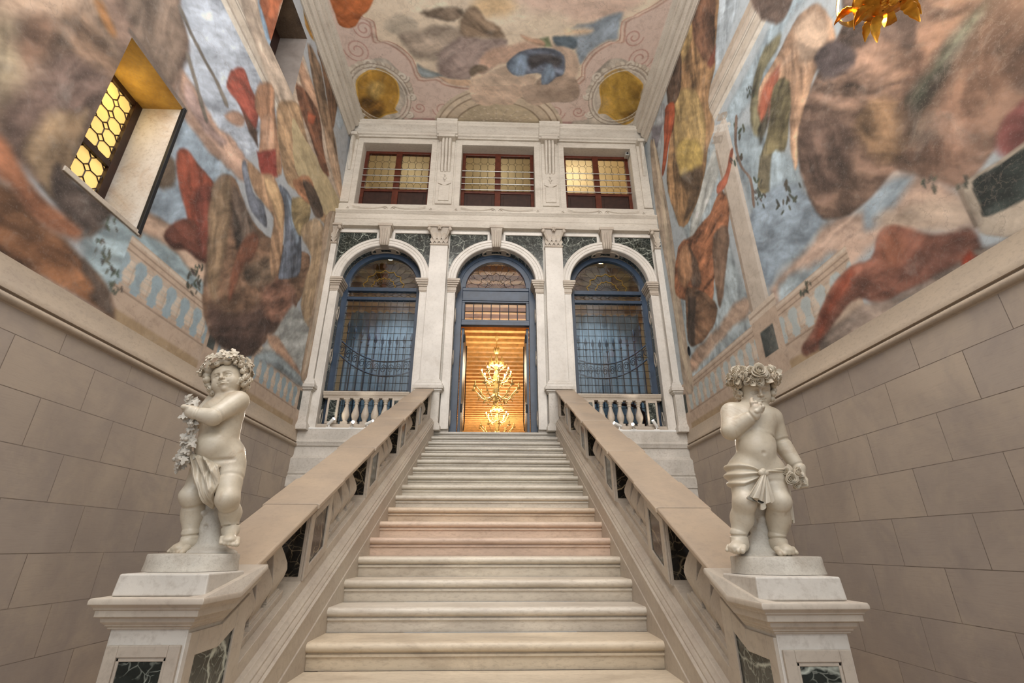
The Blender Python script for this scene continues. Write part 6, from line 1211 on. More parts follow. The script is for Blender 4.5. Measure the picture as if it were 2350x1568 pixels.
((96, 94, 98), [(0.581,6.939),(0.904,6.852),(1.247,6.958),(1.197,7.159),(0.923,7.047),(0.674,7.216)], 0.06, 0.05, 0.15),
((150, 162, 128), [(0.768,6.539),(0.942,6.497),(1.034,6.696),(0.89,6.701)], 0.04, 0.05, 0.1),
((224, 186, 160), [(0.374,6.461),(0.59,6.526),(0.842,6.573),(0.888,6.682),(0.707,6.669),(0.468,6.566)], 0.04, 0.04, 0.08),
((116, 134, 148), [(1.03,6.494),(1.22,6.453),(1.469,6.463),(1.568,6.642),(1.513,6.757),(1.286,6.688),(1.102,6.657)], 0.04, 0.06, 0.15),
((196, 116, 70), [(-3.255,5.813),(-2.504,5.79),(-2.615,6.045),(-2.804,6.199),(-2.952,6.372),(-3.122,6.429),(-3.275,6.365),(-3.298,6.164)], 0.02, 0.03, 0.12),
((222, 208, 188), [(1.558,8.863),(1.524,8.695),(1.468,8.535),(1.392,8.384),(1.298,8.244),(1.186,8.116),(1.059,8.001),(0.92,7.901),(0.769,7.816),(0.609,7.747),(0.441,7.694),(0.268,7.657),(0.092,7.638),(-0.086,7.635),(-0.265,7.649),(-0.441,7.68),(-0.614,7.727),(-0.781,7.79),(-0.94,7.87),(-1.09,7.964),(-1.229,8.073),(-1.355,8.195),(-1.466,8.33),(-1.559,8.476),(-1.634,8.632),(-1.688,8.796),(-1.721,8.966)], 0.012, 0, 0.04),
((176, 158, 138), [(1.47,8.866),(1.44,8.709),(1.388,8.559),(1.317,8.418),(1.228,8.286),(1.123,8.166),(1.004,8.058),(0.871,7.964),(0.728,7.884),(0.576,7.819),(0.417,7.769),(0.252,7.734),(0.084,7.716),(-0.086,7.713),(-0.256,7.726),(-0.424,7.755),(-0.588,7.8),(-0.747,7.86),(-0.899,7.935),(-1.041,8.024),(-1.173,8.126),(-1.292,8.242),(-1.396,8.368),(-1.484,8.505),(-1.554,8.651),(-1.604,8.805),(-1.633,8.963)], 0.012, 0, 0.04),
((226, 212, 192), [(1.437,8.867),(1.408,8.715),(1.358,8.569),(1.289,8.432),(1.202,8.304),(1.1,8.187),(0.983,8.083),(0.853,7.991),(0.713,7.913),(0.564,7.85),(0.408,7.801),(0.246,7.768),(0.081,7.749),(-0.086,7.747),(-0.253,7.76),(-0.418,7.788),(-0.579,7.832),(-0.735,7.89),(-0.884,7.963),(-1.023,8.05),(-1.152,8.15),(-1.268,8.262),(-1.37,8.385),(-1.456,8.518),(-1.524,8.66),(-1.572,8.808),(-1.601,8.962)], 0.012, 0, 0.04),
((170, 152, 132), [(1.317,8.871),(1.292,8.735),(1.248,8.604),(1.185,8.481),(1.106,8.366),(1.012,8.26),(0.905,8.165),(0.786,8.082),(0.656,8.012),(0.518,7.954),(0.373,7.91),(0.223,7.88),(0.07,7.863),(-0.086,7.861),(-0.241,7.873),(-0.394,7.899),(-0.544,7.939),(-0.688,7.992),(-0.826,8.058),(-0.955,8.137),(-1.074,8.227),(-1.18,8.329),(-1.273,8.44),(-1.351,8.56),(-1.413,8.688),(-1.456,8.821),(-1.48,8.958)], 0.012, 0, 0.04),
((222, 206, 184), [(1.274,8.872),(1.25,8.741),(1.207,8.615),(1.147,8.496),(1.071,8.384),(0.98,8.282),(0.876,8.191),(0.76,8.11),(0.635,8.042),(0.501,7.986),(0.36,7.943),(0.214,7.914),(0.065,7.898),(-0.085,7.896),(-0.236,7.907),(-0.385,7.933),(-0.53,7.971),(-0.671,8.023),(-0.804,8.087),(-0.929,8.163),(-1.045,8.251),(-1.148,8.349),(-1.238,8.457),(-1.313,8.573),(-1.372,8.696),(-1.414,8.824),(-1.437,8.957)], 0.012, 0, 0.04),
((166, 150, 130), [(1.055,8.879),(1.037,8.772),(1.003,8.668),(0.955,8.57),(0.892,8.479),(0.817,8.394),(0.73,8.318),(0.633,8.251),(0.527,8.194),(0.413,8.148),(0.294,8.112),(0.17,8.087),(0.043,8.074),(-0.085,8.072),(-0.213,8.082),(-0.34,8.103),(-0.463,8.136),(-0.582,8.179),(-0.695,8.232),(-0.801,8.296),(-0.897,8.369),(-0.983,8.45),(-1.058,8.54),(-1.12,8.635),(-1.168,8.737),(-1.201,8.842),(-1.218,8.95)], 0.012, 0, 0.04),
((206, 192, 166), [(1.011,8.88),(0.994,8.778),(0.962,8.679),(0.916,8.585),(0.856,8.498),(0.784,8.417),(0.7,8.344),(0.607,8.28),(0.505,8.225),(0.396,8.18),(0.281,8.146),(0.161,8.122),(0.039,8.11),(-0.085,8.108),(-0.208,8.118),(-0.33,8.138),(-0.449,8.169),(-0.564,8.21),(-0.673,8.262),(-0.774,8.323),(-0.867,8.393),(-0.95,8.471),(-1.022,8.556),(-1.081,8.648),(-1.127,8.745),(-1.158,8.845),(-1.174,8.949)], 0.012, 0, 0.04),
((226, 202, 182), [(-0.707,7.663),(-0.356,7.674),(-0.116,7.666),(0.372,7.651),(0.482,7.872),(0.252,8.161),(-0.115,8.125),(-0.366,8.204),(-0.684,8.025)], 0.03, 0.08, 0.07),
((192, 172, 156), [(0.47,7.648),(1.246,7.58),(1.687,7.522),(1.768,7.787),(1.62,7.999),(1.182,8.072),(0.74,8.134),(0.489,8.011)], 0.03, 0.08, 0.07),
((222, 214, 202), [(-3.346,7.487),(-3.136,7.335),(-2.819,7.104),(-2.519,7.075),(-2.333,7.249),(-2.193,7.515),(-2.153,7.841),(-2.273,8.192),(-2.453,8.515),(-2.317,8.689),(-1.93,8.626),(-1.981,8.835),(-2.346,8.86),(-3.157,8.872),(-3.472,8.777),(-3.544,8.426),(-3.487,7.997)], 0.03, 0.03, 0.08),
((222, 214, 202), [(2.129,8.007),(2.014,7.711),(2.024,7.341),(2.139,7.15),(2.288,6.965),(2.556,6.917),(2.875,7.066),(3.271,7.387),(3.361,7.691),(3.403,8.257),(3.377,8.615),(3.118,8.782),(2.467,8.775),(1.817,8.769),(1.786,8.561),(2.098,8.525)], 0.03, 0.03, 0.08),
((216, 174, 84), [(-3.262,7.612),(-2.967,7.375),(-2.716,7.293),(-2.504,7.381),(-2.366,7.573),(-2.342,7.82),(-2.405,8.105),(-2.536,8.356),(-2.492,8.456),(-2.786,8.542),(-3.077,8.695),(-3.328,8.664),(-3.446,8.46),(-3.353,7.992)], 0.012, 0.01, 0.05),
((188, 146, 66), [(-3.229,7.641),(-2.956,7.421),(-2.724,7.345),(-2.527,7.427),(-2.4,7.605),(-2.379,7.834),(-2.438,8.097),(-2.559,8.328),(-2.518,8.419),(-2.789,8.499),(-3.056,8.639),(-3.286,8.61),(-3.396,8.424),(-3.312,7.993)], 0.012, 0.01, 0.08),
((216, 174, 84), [(2.213,7.631),(2.248,7.362),(2.407,7.185),(2.594,7.147),(2.857,7.256),(3.189,7.521),(3.192,7.786),(3.29,8.024),(3.289,8.403),(3.09,8.649),(2.801,8.55),(2.518,8.35),(2.32,8.33),(2.339,8.053)], 0.012, 0.01, 0.05),
((204, 166, 78), [(2.252,7.648),(2.284,7.398),(2.431,7.234),(2.604,7.199),(2.848,7.3),(3.155,7.546),(3.157,7.791),(3.246,8.01),(3.244,8.359),(3.06,8.583),(2.796,8.493),(2.535,8.31),(2.353,8.292),(2.37,8.038)], 0.012, 0.01, 0.08),
((136, 100, 46), [(-3.345,8.131),(-3.04,8.029),(-2.75,8.16),(-2.854,8.453),(-3.18,8.614),(-3.386,8.445)], 0.1, 0.1, 0.2),
((218, 184, 110), [(-2.954,7.668),(-2.721,7.66),(-2.74,7.928),(-2.936,8.095),(-3.058,7.938)], 0.1, 0.08, 0.12),
((148, 112, 44), [(2.883,8.348),(3.266,8.212),(3.243,8.438),(3.03,8.599)], 0.08, 0.08, 0.15),
((170, 134, 60), [(2.909,7.484),(3.113,7.587),(3.2,7.973),(3.014,7.886)], 0.08, 0.08, 0.12),
],
}
# ------------------------------------------------------------------ frescoes: colours laid on a fine mesh of the plaster itself
def value_noise(u, v, scale, seed, octaves=4):
    rs = np.random.RandomState(seed); out = np.zeros_like(u); amp, tot = 1.0, 0.0
    for o in range(octaves):
        T = rs.rand(64, 64); x = u * scale * 2 ** o + 17.3 * o; y = v * scale * 2 ** o + 5.1 * o
        xi = np.floor(x).astype(int); yi = np.floor(y).astype(int); fx = x - xi; fy = y - yi
        fx = fx * fx * (3 - 2 * fx); fy = fy * fy * (3 - 2 * fy)
        g = lambda a, b: T[a % 64, b % 64]
        out += amp * (g(xi, yi) * (1 - fx) * (1 - fy) + g(xi + 1, yi) * fx * (1 - fy) + g(xi, yi + 1) * (1 - fx) * fy + g(xi + 1, yi + 1) * fx * fy)
        tot += amp; amp *= .55
    return out / tot * 2 - 1
class Canvas:
    gain = 1.0
    def __init__(s, us, vs, base, seed):
        s.us, s.vs = us, vs; U, V = np.meshgrid(us, vs, indexing='ij'); s.U, s.V = U.ravel(), V.ravel()
        s.C = np.tile(np.array(base, float), (s.U.size, 1))
        s.n1 = value_noise(s.U, s.V, 2.2, seed); s.n2 = value_noise(s.U, s.V, 2.2, seed + 1); s.n3 = value_noise(s.U * .8 + s.V * .6, s.V * .8 - s.U * .6, 3.0, seed + 2, 5)
        s.n4 = value_noise((s.U + s.V) * .5, (s.U - s.V) * 2.4, 3.2, seed + 3, 5)
    def poly(s, col, pts, soft=.04, wob=.05, var=.12, smooth=True):
        P = np.array(pts, float)
        if smooth and len(P) > 4:
            n = len(P); Q = []
            for i in range(n):
                a, b, c, d = P[i - 1], P[i], P[(i + 1) % n], P[(i + 2) % n]
                for t in (0, .33, .67): Q.append(.5 * ((2 * b) + (c - a) * t + (2 * a - 5 * b + 4 * c - d) * t * t + (3 * b - a - 3 * c + d) * t ** 3))
            P = np.array(Q)
        m = soft * 1.5 + wob * 1.2
        idx = np.nonzero((s.U > P[:, 0].min() - m) & (s.U < P[:, 0].max() + m) & (s.V > P[:, 1].min() - m) & (s.V < P[:, 1].max() + m))[0]
        if not idx.size: return
        x = s.U[idx] + wob * s.n1[idx]; y = s.V[idx] + wob * s.n2[idx]
        ins = np.zeros(idx.size, bool); d2 = np.full(idx.size, 1e9)
        for i in range(len(P)):
            ax, ay = P[i]; bx, by = P[(i + 1) % len(P)]
            dx, dy = bx - ax, by - ay; L = dx * dx + dy * dy + 1e-12
            t = np.clip(((x - ax) * dx + (y - ay) * dy) / L, 0, 1)
            d2 = np.minimum(d2, (x - ax - t * dx) ** 2 + (y - ay - t * dy) ** 2)
            if dy: ins ^= ((ay > y) != (by > y)) & (x < dx * (y - ay) / dy + ax)
        sd = np.sqrt(d2) * np.where(ins, 1, -1)
        a = np.clip(sd / soft * .5 + .5, 0, 1); a = (a * a * (3 - 2 * a))[:, None]
        cen = P.mean(0); ev, evec = np.linalg.eigh(np.cov((P - cen).T)); m_, q_ = evec[:, 1], evec[:, 0]
        al = (s.U[idx] - cen[0]) * m_[0] + (s.V[idx] - cen[1]) * m_[1]; ac = (s.U[idx] - cen[0]) * q_[0] + (s.V[idx] - cen[1]) * q_[1]
        st_ = value_noise(al * 1.0 + .35 * s.n1[idx] + 7, ac * 4.5 + .6 * s.n2[idx] + 3, 1.6, int(abs(cen[0] * 91 + cen[1] * 37)) % 9999, 4)
        e = np.exp(-np.maximum(sd, 0) / (soft * 1.2)); k = (1 + var * (s.n3[idx] * 1.5 + s.n4[idx] * 1.3 + s.n1[idx] * .5 + st_ * 2.6) - .16 * e * (var > .07))[:, None]
        s.C[idx] = s.C[idx] * (1 - a) + np.clip(np.array(col, float) * k, 0, 250) * a
    def strip(s, col, u0, u1, v0, v1, soft=.008, a=1.0, var=.06):
        w = np.clip((s.U - u0) / soft + .5, 0, 1) * np.clip((u1 - s.U) / soft + .5, 0, 1) * np.clip((s.V - v0) / soft + .5, 0, 1) * np.clip((v1 - s.V) / soft + .5, 0, 1)
        w = (w * a)[:, None]; s.C = s.C * (1 - w) + np.array(col, float) * (1 + var * s.n4)[:, None] * w
    def line(s, col, pts, r):
        for i in range(len(pts) - 1):
            (ax, ay), (bx, by) = pts[i], pts[i + 1]; m = r * 2
            idx = np.nonzero((s.U > min(ax, bx) - m) & (s.U < max(ax, bx) + m) & (s.V > min(ay, by) - m) & (s.V < max(ay, by) + m))[0]
            if not idx.size: continue
            dx, dy = bx - ax, by - ay; L = dx * dx + dy * dy + 1e-12
            t = np.clip(((s.U[idx] - ax) * dx + (s.V[idx] - ay) * dy) / L, 0, 1)
            d = np.hypot(s.U[idx] - ax - t * dx, s.V[idx] - ay - t * dy); a = np.clip(1.5 - d / r, 0, 1)[:, None] * .8
            s.C[idx] = s.C[idx] * (1 - a) + np.array(col, float) * a
    def build(s, name, place, parent, mat, holes=(), org=None):
        nu, nv = len(s.us), len(s.vs)
        co = place(s.U, s.V)
        I = np.arange(nu * nv).reshape(nu, nv)
        q = np.stack([I[:-1, :-1], I[1:, :-1], I[1:, 1:], I[:-1, 1:]], -1).reshape(-1, 4)
        cu = ((s.us[:-1] + s.us[1:]) / 2)[:, None].repeat(nv - 1, 1).ravel(); cv = ((s.vs[:-1] + s.vs[1:]) / 2)[None, :].repeat(nu - 1, 0).ravel()
        keep = np.ones(len(q), bool)
        for a, b, c, d in holes: keep &= ~((cu > a) & (cu < b) & (cv > c) & (cv < d))
        q = q[keep]
        org = ORG[parent] if parent is not None else Vector((0, 0, 0))
        co = co - np.array(org)
        me = bpy.data.meshes.new(name); me.vertices.add(len(co)); me.vertices.foreach_set('co', co.ravel().astype(np.float32))
        me.loops.add(q.size); me.loops.foreach_set('vertex_index', q.ravel().astype(np.int32))
        me.polygons.add(len(q)); me.polygons.foreach_set('loop_start', np.arange(0, q.size, 4, dtype=np.int32)); me.polygons.foreach_set('loop_total', np.full(len(q), 4, np.int32))
        me.update(calc_edges=True)
        at = me.attributes.new('paint', 'FLOAT_COLOR', 'POINT')
        c = np.clip(s.C * s.gain, 0, 255) / 255.0; c = np.where(c <= .04045, c / 12.92, ((c + .055) / 1.055) ** 2.4)
        at.data.foreach_set('color', np.concatenate([c, np.ones((len(c), 1))], 1).ravel().astype(np.float32))
        me.materials.append(mat)
        o = bpy.data.objects.new(name, me); COL.objects.link(o); ORG[o] = org
        if parent is not None: o.parent = parent
        return o
def m_fresco():
    m, nt, b = new_mat('old fresco plaster'); k = N(nt)
    at = k.n('Attribute'); at.attribute_name = 'paint'
    p = k.pos(); st = k.pos(False, (1.0, 1.0, 1.0))
    f1 = k.noise(st, 7.0, 8, .68, .6); f2 = k.noise(p, 55, 4, .7); f3 = k.noise(p, 1.8, 6, .6, .8)
    c = k.mix(at.outputs['Color'], (.50, .46, .42), k.ramp(f1, [(.36, (.30,) * 3), (.52, (0, 0, 0))]), 'MULTIPLY')
    c = k.mix(c, (1.0, .96, .9), k.ramp(f1, [(.55, (0, 0, 0)), (.8, (.08,) * 3)]))
    c = k.mix(c, (.32, .27, .24), k.ramp(f2, [(.3, (.22,) * 3), (.45, (0, 0, 0))]))
    c = k.mix(c, (.95, .90, .82), k.ramp(f3, [(.58, (0, 0, 0)), (.8, (.14,) * 3)]))
    v = k.n('TexVoronoi', feature='DISTANCE_TO_EDGE'); v.inputs['Scale'].default_value = .55
    w = k.n('TexNoise'); w.inputs['Scale'].default_value = 3; w.inputs['Detail'].default_value = 6; ad = k.n('VectorMath', operation='ADD'); k.l(p, w.inputs['Vector']); k.l(p, ad.inputs[0]); k.l(w.outputs['Color'], ad.inputs[1]); k.l(ad.outputs[0], v.inputs['Vector'])
    c = k.mix(c, (.2, .16, .13), k.ramp(v.outputs['Distance'], [(0, (.35,) * 3), (.004, (0, 0, 0))]))
    k.l(c, b.inputs['Base Color']); b.inputs['Roughness'].default_value = .85
    k.bump(f1, b, .15, .006)
    return m
M['fresco'] = m_fresco()
def axis(*parts):
    return np.unique(np.round(np.concatenate([np.linspace(a, b, max(2, int(round((b - a) / st)) + 1)) for a, b, st in parts]), 5))
STONE, STONE_D, STONE_L, GAP = (206, 184, 164), (168, 148, 130), (224, 208, 190), (166, 186, 196)
def painted_cornice(c, u0, u1):
    for v0, v1, col in ((6.50, 6.62, (226, 218, 204)), (6.62, 6.66, (186, 172, 156)), (6.66, 6.84, (210, 198, 182)), (6.84, 6.86, (150, 136, 120)), (6.86, 6.90, (222, 212, 196)), (6.90, 6.92, (160, 146, 130)), (6.92, 7.06, (208, 194, 178)), (7.06, 7.20, (192, 176, 158))): c.strip(col, u0, u1, v0, v1, .02)
def painted_balustrade(c, u0, u1, pitch, gap=GAP):
    c.strip(STONE, u0, u1, 1.97, 2.30, .01); c.strip(STONE_D, u0, u1, 2.27, 2.29, .01); c.strip((184, 160, 128), u0, u1, 1.97, 2.08, .03)
    c.strip(gap, u0, u1, 2.30, 2.68, .006)
    n = int((u1 - u0) / pitch)
    for i in range(n):
        cu = u0 + (u1 - u0) * (i + .5) / n
        for v0, v1, w in ((2.30, 2.34, .30), (2.34, 2.38, .2), (2.38, 2.42, .26), (2.42, 2.46, .32), (2.46, 2.50, .30), (2.50, 2.55, .22), (2.55, 2.61, .16), (2.61, 2.64, .22), (2.64, 2.68, .30)): c.strip(STONE if v0 < 2.36 or v0 > 2.6 else STONE_L, cu - w * pitch, cu + w * pitch, v0, v1, .014)
        c.strip(STONE_D, cu + .12 * pitch, cu + .2 * pitch, 2.36, 2.56, .02, .5)
    c.strip(STONE, u0, u1, 2.66, 2.84, .01); c.strip(STONE_D, u0, u1, 2.685, 2.70, .008); c.strip(STONE_D, u0, u1, 2.75, 2.762, .008); c.strip(STONE_L, u0, u1, 2.79, 2.83, .01)
def painted_post(c, u0, u1, v1=2.86):
    c.strip(STONE, u0, u1, 1.97, v1, .008); c.strip((74, 80, 78), u0 + (u1 - u0) * .25, u1 - (u1 - u0) * .25, 2.30, 2.66, .008, 1, .3)
VS = axis((1.972, 9.3, .016), (2.93, 2.93, .01), (4.61, 4.61, .01), (7.24, 7.24, 1), (8.72, 8.72, 1))
LC = Canvas(axis((YB, 2.2, .1), (2.2, 8.86, .0165), (3.25, 3.25, 1), (4.10, 4.10, 1), (5.16, 5.16, 1), (6.08, 6.08, 1)), VS, (188, 194, 200), 11)
k0 = PAINT['left']
for a in k0[:6]: LC.poly(*a)
painted_balustrade(LC, 4.05, 5.55, .25); painted_post(LC, 5.55, 5.85); painted_balustrade(LC, 5.85, 8.62, .25); painted_post(LC, 8.5, 8.78)
painted_cornice(LC, 3.9, 6.6)
for a in k0[6:]: LC.poly(*a)
LC.strip((150, 132, 116), 3.19, 4.16, 2.87, 2.93, .01); LC.strip((120, 106, 96), 3.19, 4.16, 4.61, 4.67, .02)
LC.gain = .90; LC.build('fresco', lambda u, v: np.stack([np.full_like(u, XL), u, v], 1), WL, M['fresco'], LW)
RC = Canvas(axis((YB, 2.2, .1), (2.2, 8.86, .0165)), axis((1.972, 9.3, .016)), (190, 200, 206), 31)
k0 = PAINT['right']
for a in k0[:11]: RC.poly(*a)
painted_balustrade(RC, 5.9, 8.6, .235, (196, 206, 206)); painted_post(RC, 5.32, 5.95, 2.9); painted_balustrade(RC, 4.0, 5.32, .25, (196, 206, 206)); painted_post(RC, 8.5, 8.78)
RC.strip((212, 200, 186), 5.42, 5.88, 2.9, 6.3, .01); RC.strip((228, 218, 206), 5.42, 5.50, 2.9, 6.3, .012); RC.strip((176, 160, 144), 5.84, 5.90, 2.9, 6.0, .012); RC.strip(STONE_L, 5.3, 5.98, 2.86, 3.02, .01); RC.strip(STONE_D, 5.3, 5.98, 2.93, 2.95, .01)
for i in range(40):
    cu, cv = 5.4 + .5 * ((i * 37) % 40) / 40, 6.02 + .46 * ((i * 17) % 40) / 40
    RC.line((176, 164, 150) if i % 2 else (236, 230, 220), [(cu + .05 * math.cos(t * .8 + i), cv + .05 * math.sin(t * .8 + i)) for t in range(6)], .012)
painted_cornice(RC, 3.6, 6.9)
for a in k0[11:]: RC.poly(*a)
RC.gain = .90; RC.build('fresco', lambda u, v: np.stack([np.full_like(u, XR), u, v], 1), WR, M['fresco'], ())
CC_ = Canvas(axis((-3.6, 3.49, .0145)), np.concatenate([axis((YB, 4.5, .1)), axis((4.514, 8.86, .0145))]), (232, 212, 202), 51)
cx = -.055
for s in (-1, 1):   # faint scrollwork on the pink margin
    for (u0, v0, r, t) in ((3.0, 6.9, .28, 2.0), (2.75, 6.45, .2, 1.6), (1.35, 8.35, .24, 1.8), (1.9, 8.3, .16, 1.4), (2.95, 7.3, .16, 1.5)):
        CC_.line((206, 166, 156), [(cx + s * (u0 + r * (1 - .8 * i / 40) * math.cos(2 * PI * t * i / 40)), v0 + r * (1 - .8 * i / 40) * math.sin(2 * PI * t * i / 40)) for i in range(41)], .014)
CC_.strip((206, 164, 160), -2.2, 2.1, 8.60, 8.72, .03, .7); CC_.strip((222, 186, 178), -2.2, 2.1, 8.72, 8.9, .02, .8)
for a in PAINT['ceil']: CC_.poly(*a)
def gild(cu, cv, s):
    for i in range(24):   # fruit swag round the golden oval
        t = PI * (.02 + .96 * i / 23); q = .055 + .012 * (i % 3)
        pts = [(cu + .74 * math.cos(t) + q * math.cos(a), cv - .08 - .74 * math.sin(t) + q * math.sin(a)) for a in (0, 1.05, 2.1, 3.14, 4.2, 5.25)]
        CC_.poly((178, 164, 148), [(a + .012, b + .014) for a, b in pts], .015, .0, .04); CC_.poly((232, 225, 212) if i % 2 else (216, 206, 192), pts, .015, .0, .05)
    for (du, dv, r, sg) in ((-.62, -.50, .13, 1), (.62, -.50, .13, -1), (-.60, .50, .11, -1), (.60, .52, .11, 1), (.05, -.80, .13, 1), (.98, .62, .15, 1), (-.74, .0, .1, -1), (.72, .1, .1, 1)):
        sp = [(cu + s * du + sg * r * (1 - .8 * i / 24) * math.cos(2 * PI * 1.4 * i / 24), cv + dv + r * (1 - .8 * i / 24) * math.sin(2 * PI * 1.4 * i / 24)) for i in range(25)]
        CC_.line((160, 146, 132), [(a + .016, b + .02) for a, b in sp], .018); CC_.line((242, 236, 225), sp, .024)
    for k_ in (.60, .68):
        CC_.line((236, 230, 218), [(cu + k_ * 1.0 * math.cos(t * .2), cv + k_ * 1.12 * math.sin(t * .2)) for t in range(32)], .014)
        CC_.line((170, 156, 142), [(cu + (k_ + .035) * math.cos(t * .2), cv + (k_ + .035) * 1.12 * math.sin(t * .2)) for t in range(32)], .011)
gild(-2.83, 8.0, -1); gild(2.74, 7.86, 1)
for j in range(9):   # leafy sprig in the lunette
    t = PI * (.1 + .1 * j); CC_.line((186, 170, 150), [(-.13 + .1 * i * math.cos(t) * 1.25, 8.78 - .055 * i * (.35 + math.sin(t))) for i in range(8)], .010)
    for i in (3, 5, 7): CC_.poly((226, 214, 196), [(-.13 + .1 * i * math.cos(t) * 1.25 + .04 * math.cos(a), 8.78 - .055 * i * (.35 + math.sin(t)) + .022 * math.sin(a)) for a in (0, 1.5, 3, 4.5)], .012, .0, .03)
o = CC_.build('ceiling', lambda u, v: np.stack([u, v, np.full_like(u, 9.6)], 1), None, M['fresco'])
tag(o, 'painted ceiling with clouds, pink margin and two golden ovals', 'ceiling', kind='structure')
# plaster mouldings where ceiling and side walls meet
for s, x, nm, lab in ((-1, XL, 'trim_5', 'pale moulded cove along the top of the left wall'), (1, XR, 'trim_6', 'pale moulded cove along the top of the right wall')):
    k = -s; pr = [(0, 9.02), (.03, 9.02), (.035, 9.05), (.06, 9.07), (.06, 9.15), (.10, 9.16), (.11, 9.19), (.13, 9.21), (.13, 9.30), (.16, 9.30), (.20, 9.33), (.215, 9.38), (.20, 9.42), (.23, 9.43), (.23, 9.50), (.27, 9.51), (.30, 9.54), (.305, 9.599)]
    b = MB(); b.loft([[(x + k * d, y, z) for d, z in pr] for y in (YB, 8.62)], False, False)
    o = mk(nm, b, M['painted'], None, 40, org=(x, 4, 9)); tag(o, lab, 'cove', kind='structure')
# sides of the two sunken windows
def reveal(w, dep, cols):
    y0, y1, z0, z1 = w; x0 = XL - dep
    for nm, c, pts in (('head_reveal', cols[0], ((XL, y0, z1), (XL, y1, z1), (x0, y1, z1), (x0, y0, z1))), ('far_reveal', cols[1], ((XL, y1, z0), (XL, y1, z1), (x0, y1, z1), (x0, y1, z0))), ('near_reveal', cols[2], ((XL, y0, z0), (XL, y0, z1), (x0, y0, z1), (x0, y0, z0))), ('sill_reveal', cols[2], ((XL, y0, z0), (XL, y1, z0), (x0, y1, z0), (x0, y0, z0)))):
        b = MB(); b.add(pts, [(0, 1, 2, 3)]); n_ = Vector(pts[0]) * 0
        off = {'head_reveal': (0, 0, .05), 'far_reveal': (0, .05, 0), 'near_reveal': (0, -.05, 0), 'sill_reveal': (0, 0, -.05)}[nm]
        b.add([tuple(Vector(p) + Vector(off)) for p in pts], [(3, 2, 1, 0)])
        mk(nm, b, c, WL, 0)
M['rev_a'] = m_stone('golden lamplit reveal', (196, 160, 84), (150, 116, 56), (110, 84, 44), 4, .7, .2)  # yellow lamp glow on the window head, painted into its colour
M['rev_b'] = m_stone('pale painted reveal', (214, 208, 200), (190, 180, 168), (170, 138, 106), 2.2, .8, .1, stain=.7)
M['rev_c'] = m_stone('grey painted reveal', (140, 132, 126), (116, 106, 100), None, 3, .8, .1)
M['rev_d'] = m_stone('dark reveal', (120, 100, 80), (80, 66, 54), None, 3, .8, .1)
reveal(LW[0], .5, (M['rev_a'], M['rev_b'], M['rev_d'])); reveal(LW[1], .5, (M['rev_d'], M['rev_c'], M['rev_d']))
# joints and landmarks of the two statues, metres from the middle of their round bases
RP = {'neck0': (0.0383, 0.0, 0.7243), 'chest': (0.0295, 0.0, 0.6415), 'chestL': (-0.025, -0.01, 0.6442), 'chestR': (0.0775, -0.01, 0.645), 'belly': (-0.0074, -0.035, 0.4769), 'belly2': (0.0106, -0.01, 0.5349), 'pelv': (-0.0044, 0.0, 0.3944), 'hipL': (-0.0631, 0.0, 0.3787), 'hipR': (0.0481, 0.0, 0.3793), 'shL': (-0.0783, 0.0, 0.68), 'shR': (0.1271, 0.0, 0.6536), 'elL': (-0.1179, -0.04, 0.576), 'wrL': (-0.0292, -0.115, 0.6371), 'haL': (-0.0214, -0.125, 0.6636), 'fiL': (-0.0113, -0.12, 0.701), 'k1': (-0.0427, -0.13, 0.6869), 'k2': (-0.0286, -0.135, 0.69), 'k3': (-0.0134, -0.135, 0.6858), 'k4': (0.0009, -0.13, 0.6808), 'th': (-0.0331, -0.14, 0.6434), 'elR': (0.1577, 0.02, 0.5312), 'wrR': (0.1888, -0.03, 0.3961), 'haR': (0.1789, -0.035, 0.3498), 'knL': (-0.1222, -0.05, 0.2325), 'caL': (-0.1236, -0.005, 0.1659), 'anL': (-0.1513, 0.0, 0.0937), 'heL': (-0.1524, 0.005, 0.0541), 'toL': (-0.2091, -0.06, 0.0315), 'knR': (0.0439, -0.05, 0.2349), 'caR': (0.0531, 0.0, 0.1618), 'anR': (0.0347, 0.01, 0.0821), 'heR': (0.0342, 0.01, 0.0479), 'toR': (0.0165, -0.085, 0.0213), 'head': (0.076, 0.01, 0.8414), 'face': (0.0384, -0.06, 0.7892), 'navel': (-0.0168, -0.122, 0.4509), 'kn0': (-0.0422, -0.11, 0.3586), 'sL0': (-0.1253, 0.02, 0.3504), 'sL1': (-0.1363, 0.0, 0.3176), 'sL2': (-0.1505, -0.07, 0.3487), 'sR': (0.1071, -0.02, 0.3768), 'kd1': (-0.1127, -0.12, 0.2362), 'kd2': (-0.0577, -0.12, 0.215), 'kdm': (-0.0773, -0.13, 0.303), 'kdm2': (-0.0538, -0.12, 0.2947), 'st0': (0.0168, 0.08, 0.2203), 'st1': (-0.0131, 0.07, 0.1165), 'st2': (-0.0459, 0.06, 0.0125), 'hand_rose': (0.1188, -0.08, 0.3487), 'wreath': (0.0829, 0.01, 0.8981), 'backdrape0': (0.1594, 0.06, 0.3051), 'backdrape1': (0.149, 0.06, 0.2043)}
